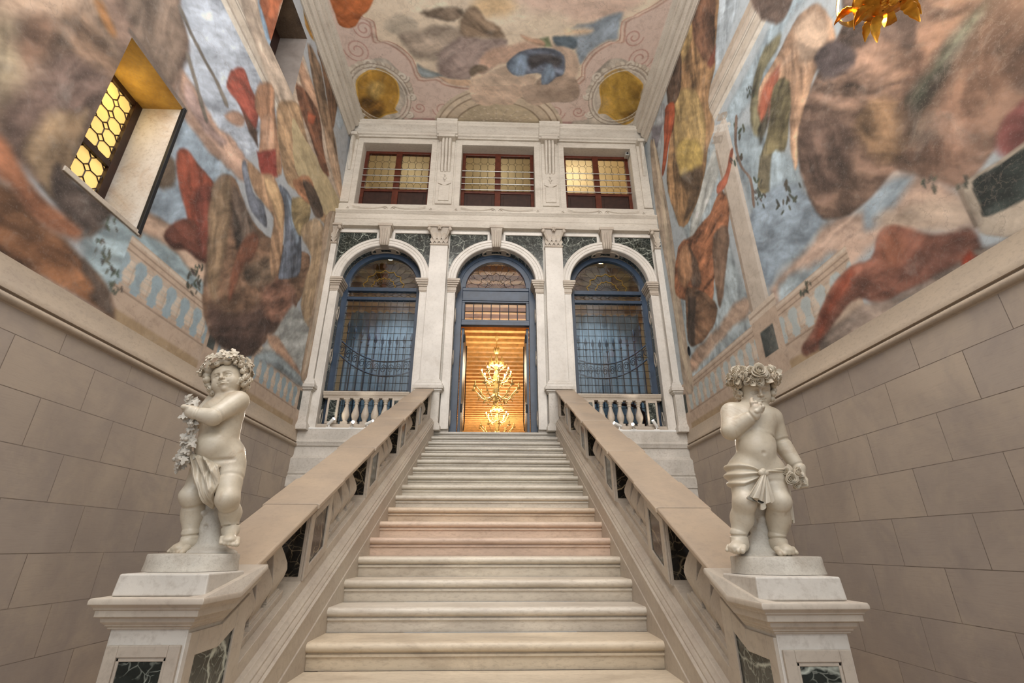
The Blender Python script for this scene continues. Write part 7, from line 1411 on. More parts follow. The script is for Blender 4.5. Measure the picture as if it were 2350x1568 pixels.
LP = {'neck0': (-0.0292, 0.0, 0.7634), 'chest': (-0.0136, 0.0, 0.6579), 'chest2': (-0.0557, -0.01, 0.6607), 'waist': (-0.0208, 0.0, 0.5668), 'belly': (-0.0012, -0.055, 0.4812), 'pelv': (0.0092, 0.0, 0.414), 'hipN': (0.0567, 0.0, 0.4303), 'hipF': (-0.0513, 0.04, 0.3985), 'glut': (0.0309, 0.05, 0.4659), 'shN': (0.0517, -0.03, 0.7199), 'shF': (-0.1172, 0.06, 0.7383), 'elN': (0.016, -0.15, 0.6061), 'wrN': (-0.053, -0.17, 0.6154), 'haN': (-0.0779, -0.17, 0.6238), 'elF': (-0.1635, 0.02, 0.6271), 'wrF': (-0.1101, -0.1, 0.6421), 'thN0': (0.072, 0.0, 0.3825), 'knN': (0.126, -0.06, 0.2353), 'caN': (0.1129, 0.02, 0.175), 'anN': (0.1166, 0.03, 0.1233), 'heN': (0.1261, 0.03, 0.1), 'toN': (0.1726, -0.055, 0.0493), 'knF': (-0.0649, -0.02, 0.2511), 'caF': (-0.0653, 0.03, 0.1702), 'anF': (-0.0524, 0.02, 0.084), 'heF': (-0.047, 0.03, 0.0488), 'toF': (-0.0561, -0.05, 0.0144), 'head': (-0.0598, 0.01, 0.8867), 'face': (-0.0208, -0.06, 0.8336), 'navel': (-0.0298, -0.11, 0.4977), 'g0': (-0.0685, -0.15, 0.5595), 'g1': (-0.0749, -0.13, 0.485), 'g2': (-0.0629, -0.12, 0.4251), 'g3': (-0.111, -0.1, 0.3893), 'g4': (-0.0936, -0.16, 0.6699), 'd0': (-0.059, -0.11, 0.4268), 'd1': (-0.0015, -0.11, 0.4016), 'd2': (0.0631, -0.11, 0.3664), 'd3': (-0.0161, -0.1, 0.3174), 'd4': (0.0509, -0.09, 0.2695), 'd5': (0.0547, -0.03, 0.2258), 'd6': (0.0203, -0.05, 0.2437), 'd7': (0.0394, -0.01, 0.2026), 'st0': (-0.0129, 0.06, 0.233), 'st1': (0.0111, 0.06, 0.1223), 'st2': (0.0381, 0.05, 0.0138), 'wreath': (-0.0586, 0.01, 0.9315)}
# ------------------------------------------------------------------ the two marble putti, grown as one continuous surface each
class SDF:
    def __init__(s, lo, hi, h):
        s.lo = np.array(lo, float); s.h = h; s.n = np.ceil((np.array(hi) - s.lo) / h).astype(int) + 1
        s.d = np.ones(s.n, np.float32); s.ax = [s.lo[i] + h * np.arange(s.n[i]) for i in range(3)]
    def box(s, mn, mx):
        a = np.maximum(0, np.floor((np.array(mn) - s.lo) / s.h).astype(int)); b = np.minimum(s.n, np.ceil((np.array(mx) - s.lo) / s.h).astype(int) + 1)
        if np.any(b <= a): return None
        sl = tuple(slice(int(a[i]), int(b[i])) for i in range(3))
        g = np.meshgrid(*[s.ax[i][sl[i]] for i in range(3)], indexing='ij'); return sl, g
    def comb(s, sl, d, k, sub=False):
        o = s.d[sl]; d = d.astype(np.float32)
        if sub:
            q = -d
            h = np.clip(.5 + .5 * (q - o) / k, 0, 1) if k > 0 else (q > o)
            s.d[sl] = o + (q - o) * h + (k * h * (1 - h) if k > 0 else 0)
        else:
            h = np.clip(.5 + .5 * (o - d) / k, 0, 1) if k > 0 else (o > d)
            s.d[sl] = o + (d - o) * h - (k * h * (1 - h) if k > 0 else 0)
    def cone(s, a, ra, b, rb, k=.02, sub=False):
        a = np.array(a, float); b = np.array(b, float); m = max(ra, rb) + 2.5 * k + .01
        r = s.box(np.minimum(a, b) - m, np.maximum(a, b) + m)
        if r is None: return
        sl, (x, y, z) = r; ba = b - a; L = ba.dot(ba) + 1e-12
        t = np.clip(((x - a[0]) * ba[0] + (y - a[1]) * ba[1] + (z - a[2]) * ba[2]) / L, 0, 1)
        t2 = t * t * (3 - 2 * t) * .35 + t * .65
        s.comb(sl, np.sqrt((x - a[0] - t * ba[0]) ** 2 + (y - a[1] - t * ba[1]) ** 2 + (z - a[2] - t * ba[2]) ** 2) - (ra + (rb - ra) * t2), k, sub)
    def ball(s, c, r, k=.02, sub=False): s.cone(c, r, (c[0], c[1], c[2] + 1e-5), r, k, sub)
    def ell(s, c, rad, Mx=None, k=.02, sub=False):
        c = np.array(c, float); R = max(rad); m = R + 2.5 * k + .01; r = s.box(c - m, c + m)
        if r is None: return
        sl, (x, y, z) = r; X = np.stack([x - c[0], y - c[1], z - c[2]], -1)
        if Mx is not None: X = X @ Mx
        q = X / np.array(rad); k0 = np.sqrt((q ** 2).sum(-1)); k1 = np.sqrt(((X / np.array(rad) ** 2) ** 2).sum(-1)) + 1e-9
        s.comb(sl, k0 * (k0 - 1) / k1, k, sub)
    def ring(s, c, nrm, R, r, k=.01, sub=True, arc=None):
        c = np.array(c, float); nrm = np.array(nrm, float); nrm /= np.linalg.norm(nrm); m = R + r + 3 * k + .01; q = s.box(c - m, c + m)
        if q is None: return
        sl, (x, y, z) = q; X = np.stack([x - c[0], y - c[1], z - c[2]], -1); h = X @ nrm; rad = np.sqrt(np.maximum((X ** 2).sum(-1) - h * h, 0))
        s.comb(sl, np.sqrt((rad - R) ** 2 + h * h) - r, k, sub)
    def chain(s, pts, rs, k=.015, sub=False):
        for i in range(len(pts) - 1): s.cone(pts[i], rs[i], pts[i + 1], rs[i + 1], k, sub)
    def mesh(s, mbd):
        """dual contouring by naive surface nets"""
        d = s.d; n = s.n; inside = d < 0
        c = [inside[i:n[0] - 1 + i, j:n[1] - 1 + j, k:n[2] - 1 + k] for i in (0, 1) for j in (0, 1) for k in (0, 1)]
        tot = sum(q.astype(np.int8) for q in c); cells = np.argwhere((tot > 0) & (tot < 8)); idx = -np.ones(tuple(n - 1), np.int64); idx[tuple(cells.T)] = np.arange(len(cells))
        acc = np.zeros((len(cells), 3)); cnt = np.zeros(len(cells))
        cor = [(i, j, k) for i in (0, 1) for j in (0, 1) for k in (0, 1)]
        for p in cor:
            for ax in range(3):
                if p[ax]: continue
                q = list(p); q[ax] = 1
                da = d[tuple((cells + p).T)]; db = d[tuple((cells + q).T)]; cr = (da < 0) != (db < 0)
                t = np.where(cr, da / np.where(cr, da - db, 1), 0); pos = np.tile(np.array(p, float), (len(cells), 1)); pos[:, ax] += t
                acc[cr] += pos[cr]; cnt[cr] += 1
        V = s.lo + s.h * (cells + acc / cnt[:, None])
        F = []
        for ax in range(3):
            u, w = (ax + 1) % 3, (ax + 2) % 3
            A = [slice(None)] * 3; B = [slice(None)] * 3; A[ax] = slice(0, n[ax] - 1); B[ax] = slice(1, n[ax])
            ch = np.argwhere(inside[tuple(A)] != inside[tuple(B)])
            ch = ch[(ch[:, u] > 0) & (ch[:, w] > 0) & (ch[:, u] < n[u] - 1) & (ch[:, w] < n[w] - 1)]
            if not len(ch): continue
            eu = np.zeros(3, int); eu[u] = 1; ew = np.zeros(3, int); ew[w] = 1
            q = np.stack([idx[tuple((ch - eu - ew).T)], idx[tuple((ch - ew).T)], idx[tuple(ch.T)], idx[tuple((ch - eu).T)]], 1)
            fl = ~inside[tuple(ch.T)]; q[fl] = q[fl][:, ::-1]; F.append(q)
        F = np.concatenate(F); F = F[(F >= 0).all(1)]
        return V, F
def mk_arrays(name, V, F, mat, parent, org, smooth_it=2):
    if smooth_it:
        E = np.concatenate([F[:, [0, 1]], F[:, [1, 2]], F[:, [2, 3]], F[:, [3, 0]]]); E = np.concatenate([E, E[:, ::-1]])
        deg = np.bincount(E[:, 0], minlength=len(V)).clip(1)[:, None]
        for i in range(smooth_it):
            for lam in (.55, -.5 if i < smooth_it - 1 else .0):
                S = np.stack([np.bincount(E[:, 0], V[E[:, 1], j], minlength=len(V)) for j in range(3)], 1) / deg
                V = V + lam * (S - V)
    me = bpy.data.meshes.new(name); me.from_pydata(V.tolist(), [], F.tolist())
    me.polygons.foreach_set('use_smooth', [True] * len(me.polygons)); me.materials.append(mat)
    o = bpy.data.objects.new(name, me); COL.objects.link(o); o.parent = parent; o.location = Vector(org) - ORG[parent]; ORG[o] = Vector(org)
    return o
def frame(fwd, roll):
    """head axes: columns right, forward, up"""
    f = Vector(fwd).normalized(); r = f.cross(Vector((0, 0, 1))).normalized(); r.negate(); r = -r; u = r.cross(f)
    q = Matrix.Rotation(roll, 3, f); r = q @ r; u = q @ u
    return r, f, u
def head(S, c, R, fwd, roll, smile=0.0, lids=.5):
    r, f, u = frame(fwd, roll); c = Vector(c)
    def P(x, y, z): return tuple(c + (r * x + f * y + u * z) * R)
    Mx = np.array([[r.x, f.x, u.x], [r.y, f.y, u.y], [r.z, f.z, u.z]])
    k = .25 * R
    S.ell(P(0, -.05, .12), (.92 * R, 1.02 * R, .93 * R), Mx, .15 * R)
    S.ell(P(0, .30, -.38), (.74 * R, .66 * R, .66 * R), Mx, k)
    S.ell(P(0, .48, .22), (.66 * R, .5 * R, .5 * R), Mx, k)
    for s in (-1, 1):
        S.ball(P(s * .40, .50, -.46), .36 * R, .2 * R); S.ball(P(s * .34, .40, -.66), .3 * R, .2 * R)
    S.ball(P(0, .52, -.80), .28 * R, .2 * R); S.ball(P(0, .74, -.93), .15 * R, .12 * R)
    S.ell(P(0, .28, -1.0), (.42 * R, .4 * R, .22 * R), Mx, .12 * R)
    for s in (-1, 1):
        S.ell(P(s * .31, .99, -.07), (.28 * R, .33 * R, .20 * R), Mx, .06 * R, True)
    for s in (-1, 1):
        S.ell(P(s * .31, .70, -.095), (.20 * R, .16 * R, .145 * R), Mx, .008 * R)
        S.chain([P(s * (.31 + .20 * math.cos(a)), .885 - .10 * abs(math.cos(a)), -.06 + .10 * math.sin(a)) for a in (.05, .8, 1.57, 2.3, 3.1)], [.04 * R, .05 * R, .055 * R, .05 * R, .04 * R], .012 * R)
        S.chain([P(s * (.31 + .19 * math.cos(a)), .86 - .08 * abs(math.cos(a)), -.125 + .085 * math.sin(a)) for a in (-.1, -.9, -1.57, -2.3, -3.0)], [.036 * R] * 5, .02 * R)
        S.chain([P(s * .14, .92, .12), P(s * .32, .90, .18), P(s * .50, .76, .13)], [.055 * R, .065 * R, .045 * R], .09 * R)
    S.cone(P(0, .86, .06), .09 * R, P(0, 1.05, -.30), .105 * R, .1 * R); S.ball(P(0, 1.10, -.33), .105 * R, .04 * R)
    for s in (-1, 1):
        S.ball(P(s * .12, 1.0, -.36), .075 * R, .04 * R); S.ball(P(s * .062, 1.09, -.425), .04 * R, .02 * R, True)
    # mouth
    S.ell(P(0, .80, -.60), (.3 * R, .2 * R, .2 * R), Mx, .1 * R)
    for s in (-1, 1):
        S.cone(P(s * .06, 1.0, -.535), .058 * R, P(s * .24, .90, -.60 + smile), .03 * R, .035 * R)
        S.cone(P(s * .02, .985, -.675), .068 * R, P(s * .20, .90, -.63 + smile), .03 * R, .035 * R)
        S.cone(P(0, 1.055, -.605), .030 * R, P(s * .27, .945, -.615 + smile), .026 * R, .02 * R, True)
        S.ball(P(s * .31, .90, -.60 + smile), .045 * R, .05 * R, True)
    S.cone(P(0, 1.03, -.44), .018 * R, P(0, 1.04, -.50), .02 * R, .03 * R, True)
    S.ell(P(0, .97, -.78), (.16 * R, .05 * R, .045 * R), Mx, .08 * R, True)
    for s in (-1, 1): S.ell(P(s * .90, -.02, -.22), (.1 * R, .2 * R, .26 * R), Mx, .06 * R)
    return P, (r, f, u)
def foot(S, an, he, to, r0, side):
    a, h, t = Vector(an), Vector(he), Vector(to); d = (t - h); L = d.length; d.normalize(); w = d.cross(Vector((0, 0, 1))).normalized()
    S.cone(a, r0, h, r0 * 1.08, .02); S.cone(h, r0 * 1.0, t - d * .02, r0 * .74, .02); S.ball(h - d * r0 * .5 + Vector((0, 0, -.004)), r0 * .85, .02)
    S.ell(tuple(t - d * .016), (r0 * .95, r0 * .95, r0 * .5), None, .02)
    for i in range(5):
        q = (i - 2) / 2 * r0 * 1.02; back = abs(i - (0.6 if side > 0 else 3.4)) * .005
        rr = r0 * (.36 if (i == 0) == (side > 0) and i in (0, 4) else .27)
        if (side > 0 and i == 0) or (side < 0 and i == 4): rr = r0 * .38
        p = t + w * q - d * (back - .004)
        S.cone(p - d * .02 + Vector((0, 0, .004)), rr, p + d * .012 + Vector((0, 0, -.005)), rr * .92, .006)
    S.ring(a + Vector((0, 0, -.004)), (h - a) + Vector((0, 0, -.03)), r0 * 1.08, .004, .006)
def poly_sd(x, y, P):
    ins = np.zeros(x.shape, bool); d2 = np.full(x.shape, 1e9); n = len(P)
    for i in range(n):
        (ax, ay), (bx, by) = P[i], P[(i + 1) % n]; dx, dy = bx - ax, by - ay; L = dx * dx + dy * dy + 1e-12
        t = np.clip(((x - ax) * dx + (y - ay) * dy) / L, 0, 1); d2 = np.minimum(d2, (x - ax - t * dx) ** 2 + (y - ay - t * dy) ** 2)
        if dy: ins ^= ((ay > y) != (by > y)) & (x < dx * (y - ay) / dy + ax)
    return np.sqrt(d2) * np.where(ins, -1, 1)
def cloth(S, mn, mx, lateral, thick):
    '''a sheet lying on the body: the body surface lifted by the fold height, cut to its outline'''
    sl, (x, y, z) = S.box(mn, mx)
    C = SDF((0, 0, 0), (S.h * 2,) * 3, S.h); C.lo = np.array([x.min(), y.min(), z.min()]); C.n = np.array(x.shape)
    C.ax = [S.ax[i][sl[i]] for i in range(3)]
    b_ = S.d[sl]; la = lateral(x, y, z)
    C.d = np.maximum(np.maximum(b_ - thick(x, y, z) * np.clip(-la / .012, .15, 1), la), -(b_ + .012)).astype(np.float32)
    for ax in range(3):
        q = [slice(None)] * 3
        for e in (0, -1): q[ax] = e; C.d[tuple(q)] = 1
    return C
def flap(b, top, mid, end, w0, w1, w2, waves, amp, th=.003, nrm=(0, -1, 0), skew=0.0):
    '''hanging cloth end: pleats opening downwards, hem cut on the slant'''
    P = [Vector(top), Vector(mid), Vector(end)]; rows = 14; cols = 28; fr_, bk = [], []
    n_ = Vector(nrm)
    for i in range(rows + 1):
        t = i / rows; c = P[0] * (1 - t) ** 2 + P[1] * 2 * t * (1 - t) + P[2] * t * t; w = w0 * (1 - t) ** 2 + w1 * 2 * t * (1 - t) + w2 * t * t
        A, B = [], []
        for j in range(cols + 1):
            u = j / cols * 2 - 1; ph = waves * PI * u
            p = c + Vector((u * w + .25 * w * math.sin(2 * ph) * t, 0, 0)) + n_ * (amp * (.25 + .75 * t) * math.cos(ph)) + Vector((0, 0, (abs(math.cos(ph * .5)) * .016 - skew * u) * t ** 3))
            A.append(p + n_ * th); B.append(p - n_ * th)
        fr_.append(A); bk.append(B[::-1])
    b.loft([a + c_ for a, c_ in zip(fr_, bk)], True, True)
def crease(S, a, b, t, R, r=.004, k=.008):
    a, b = Vector(a), Vector(b); S.ring(a + (b - a) * t, b - a, R, r, k)
def putto_base(root, org, rx, ry, h, mat):
    b = MB(); n = 48; rr = random.Random(3)
    wob = [1 + .012 * math.sin(3 * j * 2 * PI / n + 1) + .006 * rr.uniform(-1, 1) for j in range(n)]
    b.loft([[(org[0] + rx * q * wob[j] * math.cos(2 * PI * j / n), org[1] + ry * q * wob[j] * math.sin(2 * PI * j / n), org[2] + z) for j in range(n)] for q, z in ((1.03, -h + .001), (1.02, -h + .012), (1.0, -h * .5), (.995, -.006), (.98, 0), (.5, .003), (.02, .004))])
    return mk('round_base', b, mat, root, 40)
def add(b, V, F, org): b.add([(p[0] + org[0], p[1] + org[1], p[2] + org[2]) for p in V], [tuple(f) for f in F])
H_ = .0025

# --- right putto: rose wreath, finger at the mouth, sash
org = (1.288, 2.38, -.041); R_ = RP
root = empty('putto_statue', org, 'white marble cherub with rose wreath, hand at mouth, on right pedestal', 'statue', 'marble cherubs on the pedestals')
S = SDF((-.26, -.22, -.01), (.28, .24, 1.0), H_)
V3 = lambda p, dx=0, dy=0, dz=0: (p[0] + dx, p[1] + dy, p[2] + dz)
S.cone(R_['chest'], .088, R_['belly2'], .090, .03); S.ball(R_['chestL'], .062, .05); S.ball(R_['chestR'], .062, .05)
S.ball(R_['belly'], .086, .04); S.ball(R_['pelv'], .092, .04); S.ball(R_['hipL'], .078, .04); S.ball(R_['hipR'], .076, .04)
S.cone(V3(R_['pelv'], -.03, .06, -.01), .062, V3(R_['pelv'], .04, .06, -.01), .062, .03)
S.cone(R_['neck0'], .046, V3(R_['chest'], 0, .0, .03), .06, .03)
S.cone(V3(R_['neck0'], 0, 0, -.03), .03, R_['shL'], .044, .04); S.cone(V3(R_['neck0'], 0, 0, -.03), .03, R_['shR'], .042, .04)
# arms
S.cone(R_['shL'], .050, R_['elL'], .046, .02); S.cone(R_['elL'], .045, R_['wrL'], .030, .014)
S.cone(R_['shR'], .050, R_['elR'], .042, .02); S.cone(R_['elR'], .045, R_['wrR'], .031, .012)
h_ = Vector(R_['haL']); w_ = Vector(R_['wrL']); h_ = h_ + Vector((.006, 0, .002)); S.cone(tuple(w_), .026, tuple(h_), .029, .012)
for i, kk in enumerate(('k1', 'k2', 'k3', 'k4')):   # four fingers curled from the knuckles, the first laid up to the lip
    q = Vector(R_[kk]) + Vector(((i - 1.5) * .003 + .012, -.003, (.006, .004, .0, -.006)[i])); S.cone(tuple(h_ + (q - h_) * .45 + Vector(((i - 1.5) * .005, 0, 0))), .0105, tuple(q), .0098, .003); e = q + (Vector((.010, .016, .020)) if i == 0 else Vector((.004, .016, -.010))); S.cone(tuple(q), .0096, tuple(e), .0088, .0025); S.cone(tuple(e), .0086, tuple(e + (Vector((.010, .010, .010)) if i == 0 else Vector((-.004, .006, -.010)))), .0078, .002)
S.cone(tuple(h_ + Vector((.006, -.012, -.010))), .0125, V3(R_['th'], .006, -.006, .004), .0105, .005); S.cone(V3(R_['th'], .006, -.006, .004), .0105, V3(R_['th'], .030, -.006, .026), .009, .003)
S.cone(R_['wrR'], .027, R_['haR'], .030, .012)
for i in range(4): 
    p = Vector(R_['haR']) + Vector((.016 - .002 * i, -.018 + .014 * i, -.012)); S.cone(tuple(p), .0125, tuple(p + Vector((-.012, -.012, -.028))), .0115, .006); S.cone(tuple(p + Vector((-.012, -.012, -.028))), .011, tuple(p + Vector((-.034, -.012, -.032))), .0095, .005)
S.cone(R_['haR'], .014, V3(R_['haR'], -.022, -.024, .006), .0115, .008)
crease(S, R_['elL'], R_['wrL'], .94, .031); crease(S, R_['elR'], R_['wrR'], .05, .046, .004, .012); crease(S, R_['elR'], R_['wrR'], .93, .032); crease(S, R_['shR'], R_['elR'], .9, .047, .003, .01)
# legs
S.cone(R_['hipL'], .078, R_['knL'], .050, .03); S.cone(R_['knL'], .046, R_['caL'], .049, .02); S.cone(R_['caL'], .049, R_['anL'], .034, .02); S.ball(V3(R_['knL'], .004, -.026, .004), .030, .03)
S.cone(R_['hipR'], .078, R_['knR'], .051, .03); S.cone(R_['knR'], .047, R_['caR'], .051, .02); S.cone(R_['caR'], .051, R_['anR'], .035, .02); S.ball(V3(R_['knR'], .006, -.026, .004), .030, .03)
for a, b_, t, q in (('hipR', 'knR', .52, .071), ('knR', 'caR', .3, .055), ('caR', 'anR', .8, .039), ('caL', 'anL', .8, .038)): crease(S, R_[a], R_[b_], t, q, .0022, .014)
foot(S, R_['anL'], R_['heL'], R_['toL'], .034, 1); foot(S, R_['anR'], R_['heR'], R_['toR'], .036, -1)
S.ball(R_['navel'], .011, .008, True); S.ring(V3(R_['belly'], 0, .01, .052), (0, .25, 1), .094, .003, .012)
hc = Vector(R_['head']) + Vector((-.004, 0, -.036)); HR = .083
P_, fr = head(S, hc, HR, (-.16, -1, -.30), -.02, .015)
S.cone(tuple(hc + Vector((0, .02, -.05))), .05, R_['neck0'], .046, .02)
V, F = S.mesh(None); mk_arrays('body', V, F, M['statue'], root, org, 1)
# hair curls and rose wreath
wc = Vector(R_['wreath']); r_, f_, u_ = fr
S2 = SDF((-.2, -.2, .60), (.24, .22, 1.02), .0032)
rr = random.Random(5)
def curls(S2, hc, n, rad, face, seed, lo, size):
    rq = random.Random(seed)
    for i in range(n):
        z = 1 - 2 * (i + .5) / n; t = i * 2.39996; q = math.sqrt(1 - z * z)
        v = (q * math.cos(t), q * math.sin(t), z)
        if z < lo or (v[1] > .46 and z < face(v)): continue
        dirn = r_ * v[0] + f_ * v[1] + u_ * v[2]; p = hc + dirn * rad * rq.uniform(.97, 1.06); s_ = rq.uniform(*size)
        S2.ball(tuple(p), s_, .003); tn = dirn.orthogonal().normalized()
        S2.ring(tuple(p + dirn * s_ * .55), tuple(dirn + tn * .4), s_ * .62, .0032, .002); S2.ball(tuple(p + dirn * s_ * 1.02), .0045, .003, True)
S2.ell(tuple(hc - f_ * .024 + u_ * .026), (.084, .082, .080), None, .01)
curls(S2, hc + u_ * .010, 150, .093, lambda v: .52, 1, -.70, (.013, .019))
V, F = S2.mesh(None); mk_arrays('hair', V, F, M['statue'], root, org, 1)
O3 = Vector(org); b = MB()
def ringpt(t, rad, z): return hc + r_ * math.cos(t) * rad * 1.03 + f_ * math.sin(t) * rad * .98 + u_ * z
b.rose(O3 + ringpt(1.50, .106, .094), f_ * .9 + u_ * .30, .040, 18, 1)
for i in range(40):
    t = 2 * PI * i / 40 + .05; up_ = i % 3
    if abs(t - 1.50) < .34 and up_ == 1: continue
    z = (.046, .100, .072)[up_] + rr.uniform(-.006, .006); rad = (.105, .088, .110)[up_]
    b.rose(O3 + ringpt(t, rad, z), r_ * math.cos(t) + f_ * math.sin(t) + u_ * (.0, .7, .2)[up_], rr.uniform(.020, .029), 14, i)
for i in range(30):
    t = 2 * PI * (i + .5) / 30; d_ = r_ * math.cos(t + .6) + f_ * math.sin(t + .6) + u_ * rr.uniform(-.6, .8)
    b.leaf(O3 + ringpt(t, .105, rr.uniform(.03, .09)), d_, r_ * math.cos(t) + f_ * math.sin(t) + u_ * .4, rr.uniform(.03, .045), .014, 0, .3, .0018)
mk('rose_wreath', b, M['statue'], root, 75)
b = MB(); hr = Vector(R_['hand_rose'])
for i, (dx, dy, dz, q) in enumerate(((-.02, -.02, -.012, .030), (.018, -.018, .014, .027), (-.026, .0, .022, .022), (.032, -.004, -.014, .024), (.004, -.012, -.036, .022), (.038, .012, .012, .018))): b.rose(O3 + hr + Vector((dx, dy, dz)), (dx * 12, -1, dz * 12), q, 12, i)
for i in range(8): b.leaf(O3 + hr + Vector((rr.uniform(-.03, .03), 0, rr.uniform(-.03, .02))), (math.cos(i * .8), -.2, math.sin(i * .8)), (0, -1, 0), .045, .015, 0, .3, .0018)
mk('rose_bunch', b, M['statue'], root, 75)
# sash
k0 = Vector(R_['kn0']); lx, lz = R_['sL0'][0], R_['sL0'][2]
def lat(x, y, z):
    t = np.clip((x - lx) / (k0.x - lx), 0, 1); zc = lz + (k0.z - lz) * t ** .8 + .012 * (1 - t); hw = .046 * (1 - t) ** .7 + .016
    left = np.maximum(np.abs(z - zc) - hw, x - k0.x)
    t2 = np.clip((x - k0.x) / (R_['sR'][0] - k0.x), 0, 1); zr = k0.z + (R_['sR'][2] - k0.z) * t2 + .004
    return np.minimum(left, np.maximum(np.maximum(np.abs(z - zr) - .011, k0.x - .01 - x), np.maximum(x - R_['sR'][0] + .014, y - .02)))
def thk(x, y, z):
    t = np.clip((x - lx) / (k0.x - lx), 0, 1); zc = lz + (k0.z - lz) * t ** .8 + .012 * (1 - t); hw = .046 * (1 - t) ** .7 + .016
    q = (z - zc) / hw
    return .010 + .0075 * np.cos(q * 9.0 + .5 * np.sin(x * 40)) + .003 * np.cos(q * 4 + 1)
C = cloth(S, (-.24, -.22, k0.z - .11), (.24, .2, k0.z + .10), lat, thk)
V, F = C.mesh(None); dr = mk_arrays('drapery', V, F, M['statue'], root, org, 1)
b = MB()
for i in range(3): b.ball(tuple(O3 + k0 + Vector((-.008 + .008 * i, -.014, .006 * (i % 2)))), .017, 12, 9, (1, .8, .9))
kk_ = O3 + k0 + Vector((0, -.018, -.004))
flap(b, kk_, O3 + Vector(R_['kdm']) + Vector((-.004, -.012, 0)), O3 + Vector(R_['kd1']) + Vector((.004, -.012, -.008)), .008, .026, .036, 1.6, .007, .0028, (0, -1, 0), .012)
flap(b, kk_ + Vector((.006, .004, 0)), O3 + Vector(R_['kdm2']) + Vector((.006, -.010, 0)), O3 + Vector(R_['kd2']) + Vector((.004, -.008, -.006)), .007, .020, .030, 1.3, .006, .0028, (.2, -1, 0), -.02)
flap(b, O3 + Vector(R_['backdrape0']), O3 + Vector(R_['backdrape1']), O3 + Vector(R_['backdrape1']) + Vector((0, 0, -.06)), .02, .02, .014, 1.2, .006)
mk('drapery_ends', b, M['statue'], root, 70)
S4 = SDF((-.16, -.08, -.005), (.2, .2, .32), .005)
S4.chain([R_['st0'], R_['st1'], R_['st2']], [.040, .046, .068], .03)
for i in range(26): p = Vector(R_['st0']).lerp(Vector(R_['st2']), rr.random()); S4.ball(tuple(p + Vector((rr.uniform(-.05, .05), rr.uniform(-.05, .03), 0))), rr.uniform(.008, .018), .015, i % 2 == 0)
S4.ell(V3(R_['st2'], .02, -.01, -.015), (.13, .1, .03), None, .03)
V, F = S4.mesh(None); mk_arrays('tree_stump', V, F, M['statue_w'], root, org, 1)
putto_base(root, org, .198, .165, .0715, M['statue_w'])

# --- left putto: vine wreath, arm across the chest, grape garland
org = (-1.39, 2.455, -.031); L_ = LP; O3 = Vector(org)
root = empty('putto_statue', org, 'white marble cherub with vine wreath and grape garland on left pedestal', 'statue', 'marble cherubs on the pedestals')
S = SDF((-.24, -.26, -.01), (.26, .24, 1.02), H_)
S.cone(L_['chest'], .088, L_['waist'], .084, .03); S.ball(L_['chest2'], .07, .04); S.ball(L_['belly'], .082, .04); S.cone(L_['waist'], .084, L_['pelv'], .086, .03); S.ball(L_['hipN'], .074, .04); S.ball(L_['glut'], .066, .03); S.ball(L_['hipF'], .072, .04)
S.cone(L_['neck0'], .044, V3(L_['chest'], 0, 0, .03), .06, .03); S.cone(V3(L_['neck0'], 0, 0, -.03), .03, L_['shN'], .045, .04); S.cone(V3(L_['neck0'], 0, 0, -.03), .03, L_['shF'], .042, .04)
S.cone(L_['shN'], .051, L_['elN'], .042, .016); S.cone(L_['elN'], .041, L_['wrN'], .031, .014); S.cone(L_['wrN'], .028, L_['haN'], .031, .012)
for i in range(4):
    p = Vector(L_['haN']) + Vector((-.012, -.012 + .016 * i - .01, .016 - .012 * i)); S.cone(tuple(p), .013, tuple(p + Vector((-.022, .006, .004))), .012, .006); S.cone(tuple(p + Vector((-.022, .006, .004))), .0115, tuple(p + Vector((-.012, .030, .002))), .010, .005)
S.cone(L_['haN'], .015, V3(L_['haN'], -.012, .004, .034), .0115, .008)
S.cone(L_['shF'], .048, L_['elF'], .040, .016); S.cone(L_['elF'], .040, L_['wrF'], .030, .014); S.ball(V3(L_['wrF'], -.012, -.02, .006), .030, .014)
crease(S, L_['elN'], L_['wrN'], .95, .033); crease(S, L_['shN'], L_['elN'], .93, .045, .003, .012)
S.cone(L_['thN0'], .070, L_['knN'], .050, .024); S.cone(L_['knN'], .046, L_['caN'], .045, .02); S.cone(L_['caN'], .046, L_['anN'], .032, .02); S.ball(V3(L_['knN'], -.004, -.022, 0), .028, .03)
S.cone(L_['hipF'], .078, L_['knF'], .050, .03); S.cone(L_['knF'], .046, L_['caF'], .051, .02); S.cone(L_['caF'], .051, L_['anF'], .034, .02); S.ball(V3(L_['knF'], -.014, -.018, .004), .027, .03)
for a, b_, t, q in (('thN0', 'knN', .4, .066), ('knN', 'caN', .5, .045), ('knF', 'caF', .4, .049), ('caF', 'anF', .8, .038)): crease(S, L_[a], L_[b_], t, q, .0022, .014)
foot(S, L_['anN'], L_['heN'], L_['toN'], .032, 1); foot(S, L_['anF'], L_['heF'], L_['toF'], .035, 1)
S.ball(L_['navel'], .011, .008, True); S.cone(V3(L_['belly'], .02, -.05, -.08), .006, V3(L_['hipN'], .055, -.06, -.01), .004, .016, True)
hc = Vector(L_['head']) + Vector((.010, 0, -.042)); HR = .083
P_, fr = head(S, hc, HR, (.06, -1, .10), .34, .0)
S.cone(tuple(hc + Vector((0, .02, -.05))), .05, L_['neck0'], .044, .02)
V, F = S.mesh(None); mk_arrays('body', V, F, M['statue'], root, org, 1)
r_, f_, u_ = fr
S2 = SDF((-.22, -.2, .60), (.26, .24, 1.05), .0032)
S2.ell(tuple(hc - f_ * .024 + u_ * .026), (.086, .082, .082), None, .01)
curls(S2, hc + u_ * .012, 130, .097, lambda v: .46, 2, -.75, (.015, .022))
V, F = S2.mesh(None); mk_arrays('hair_curls', V, F, M['statue'], root, org, 1)
b = MB()
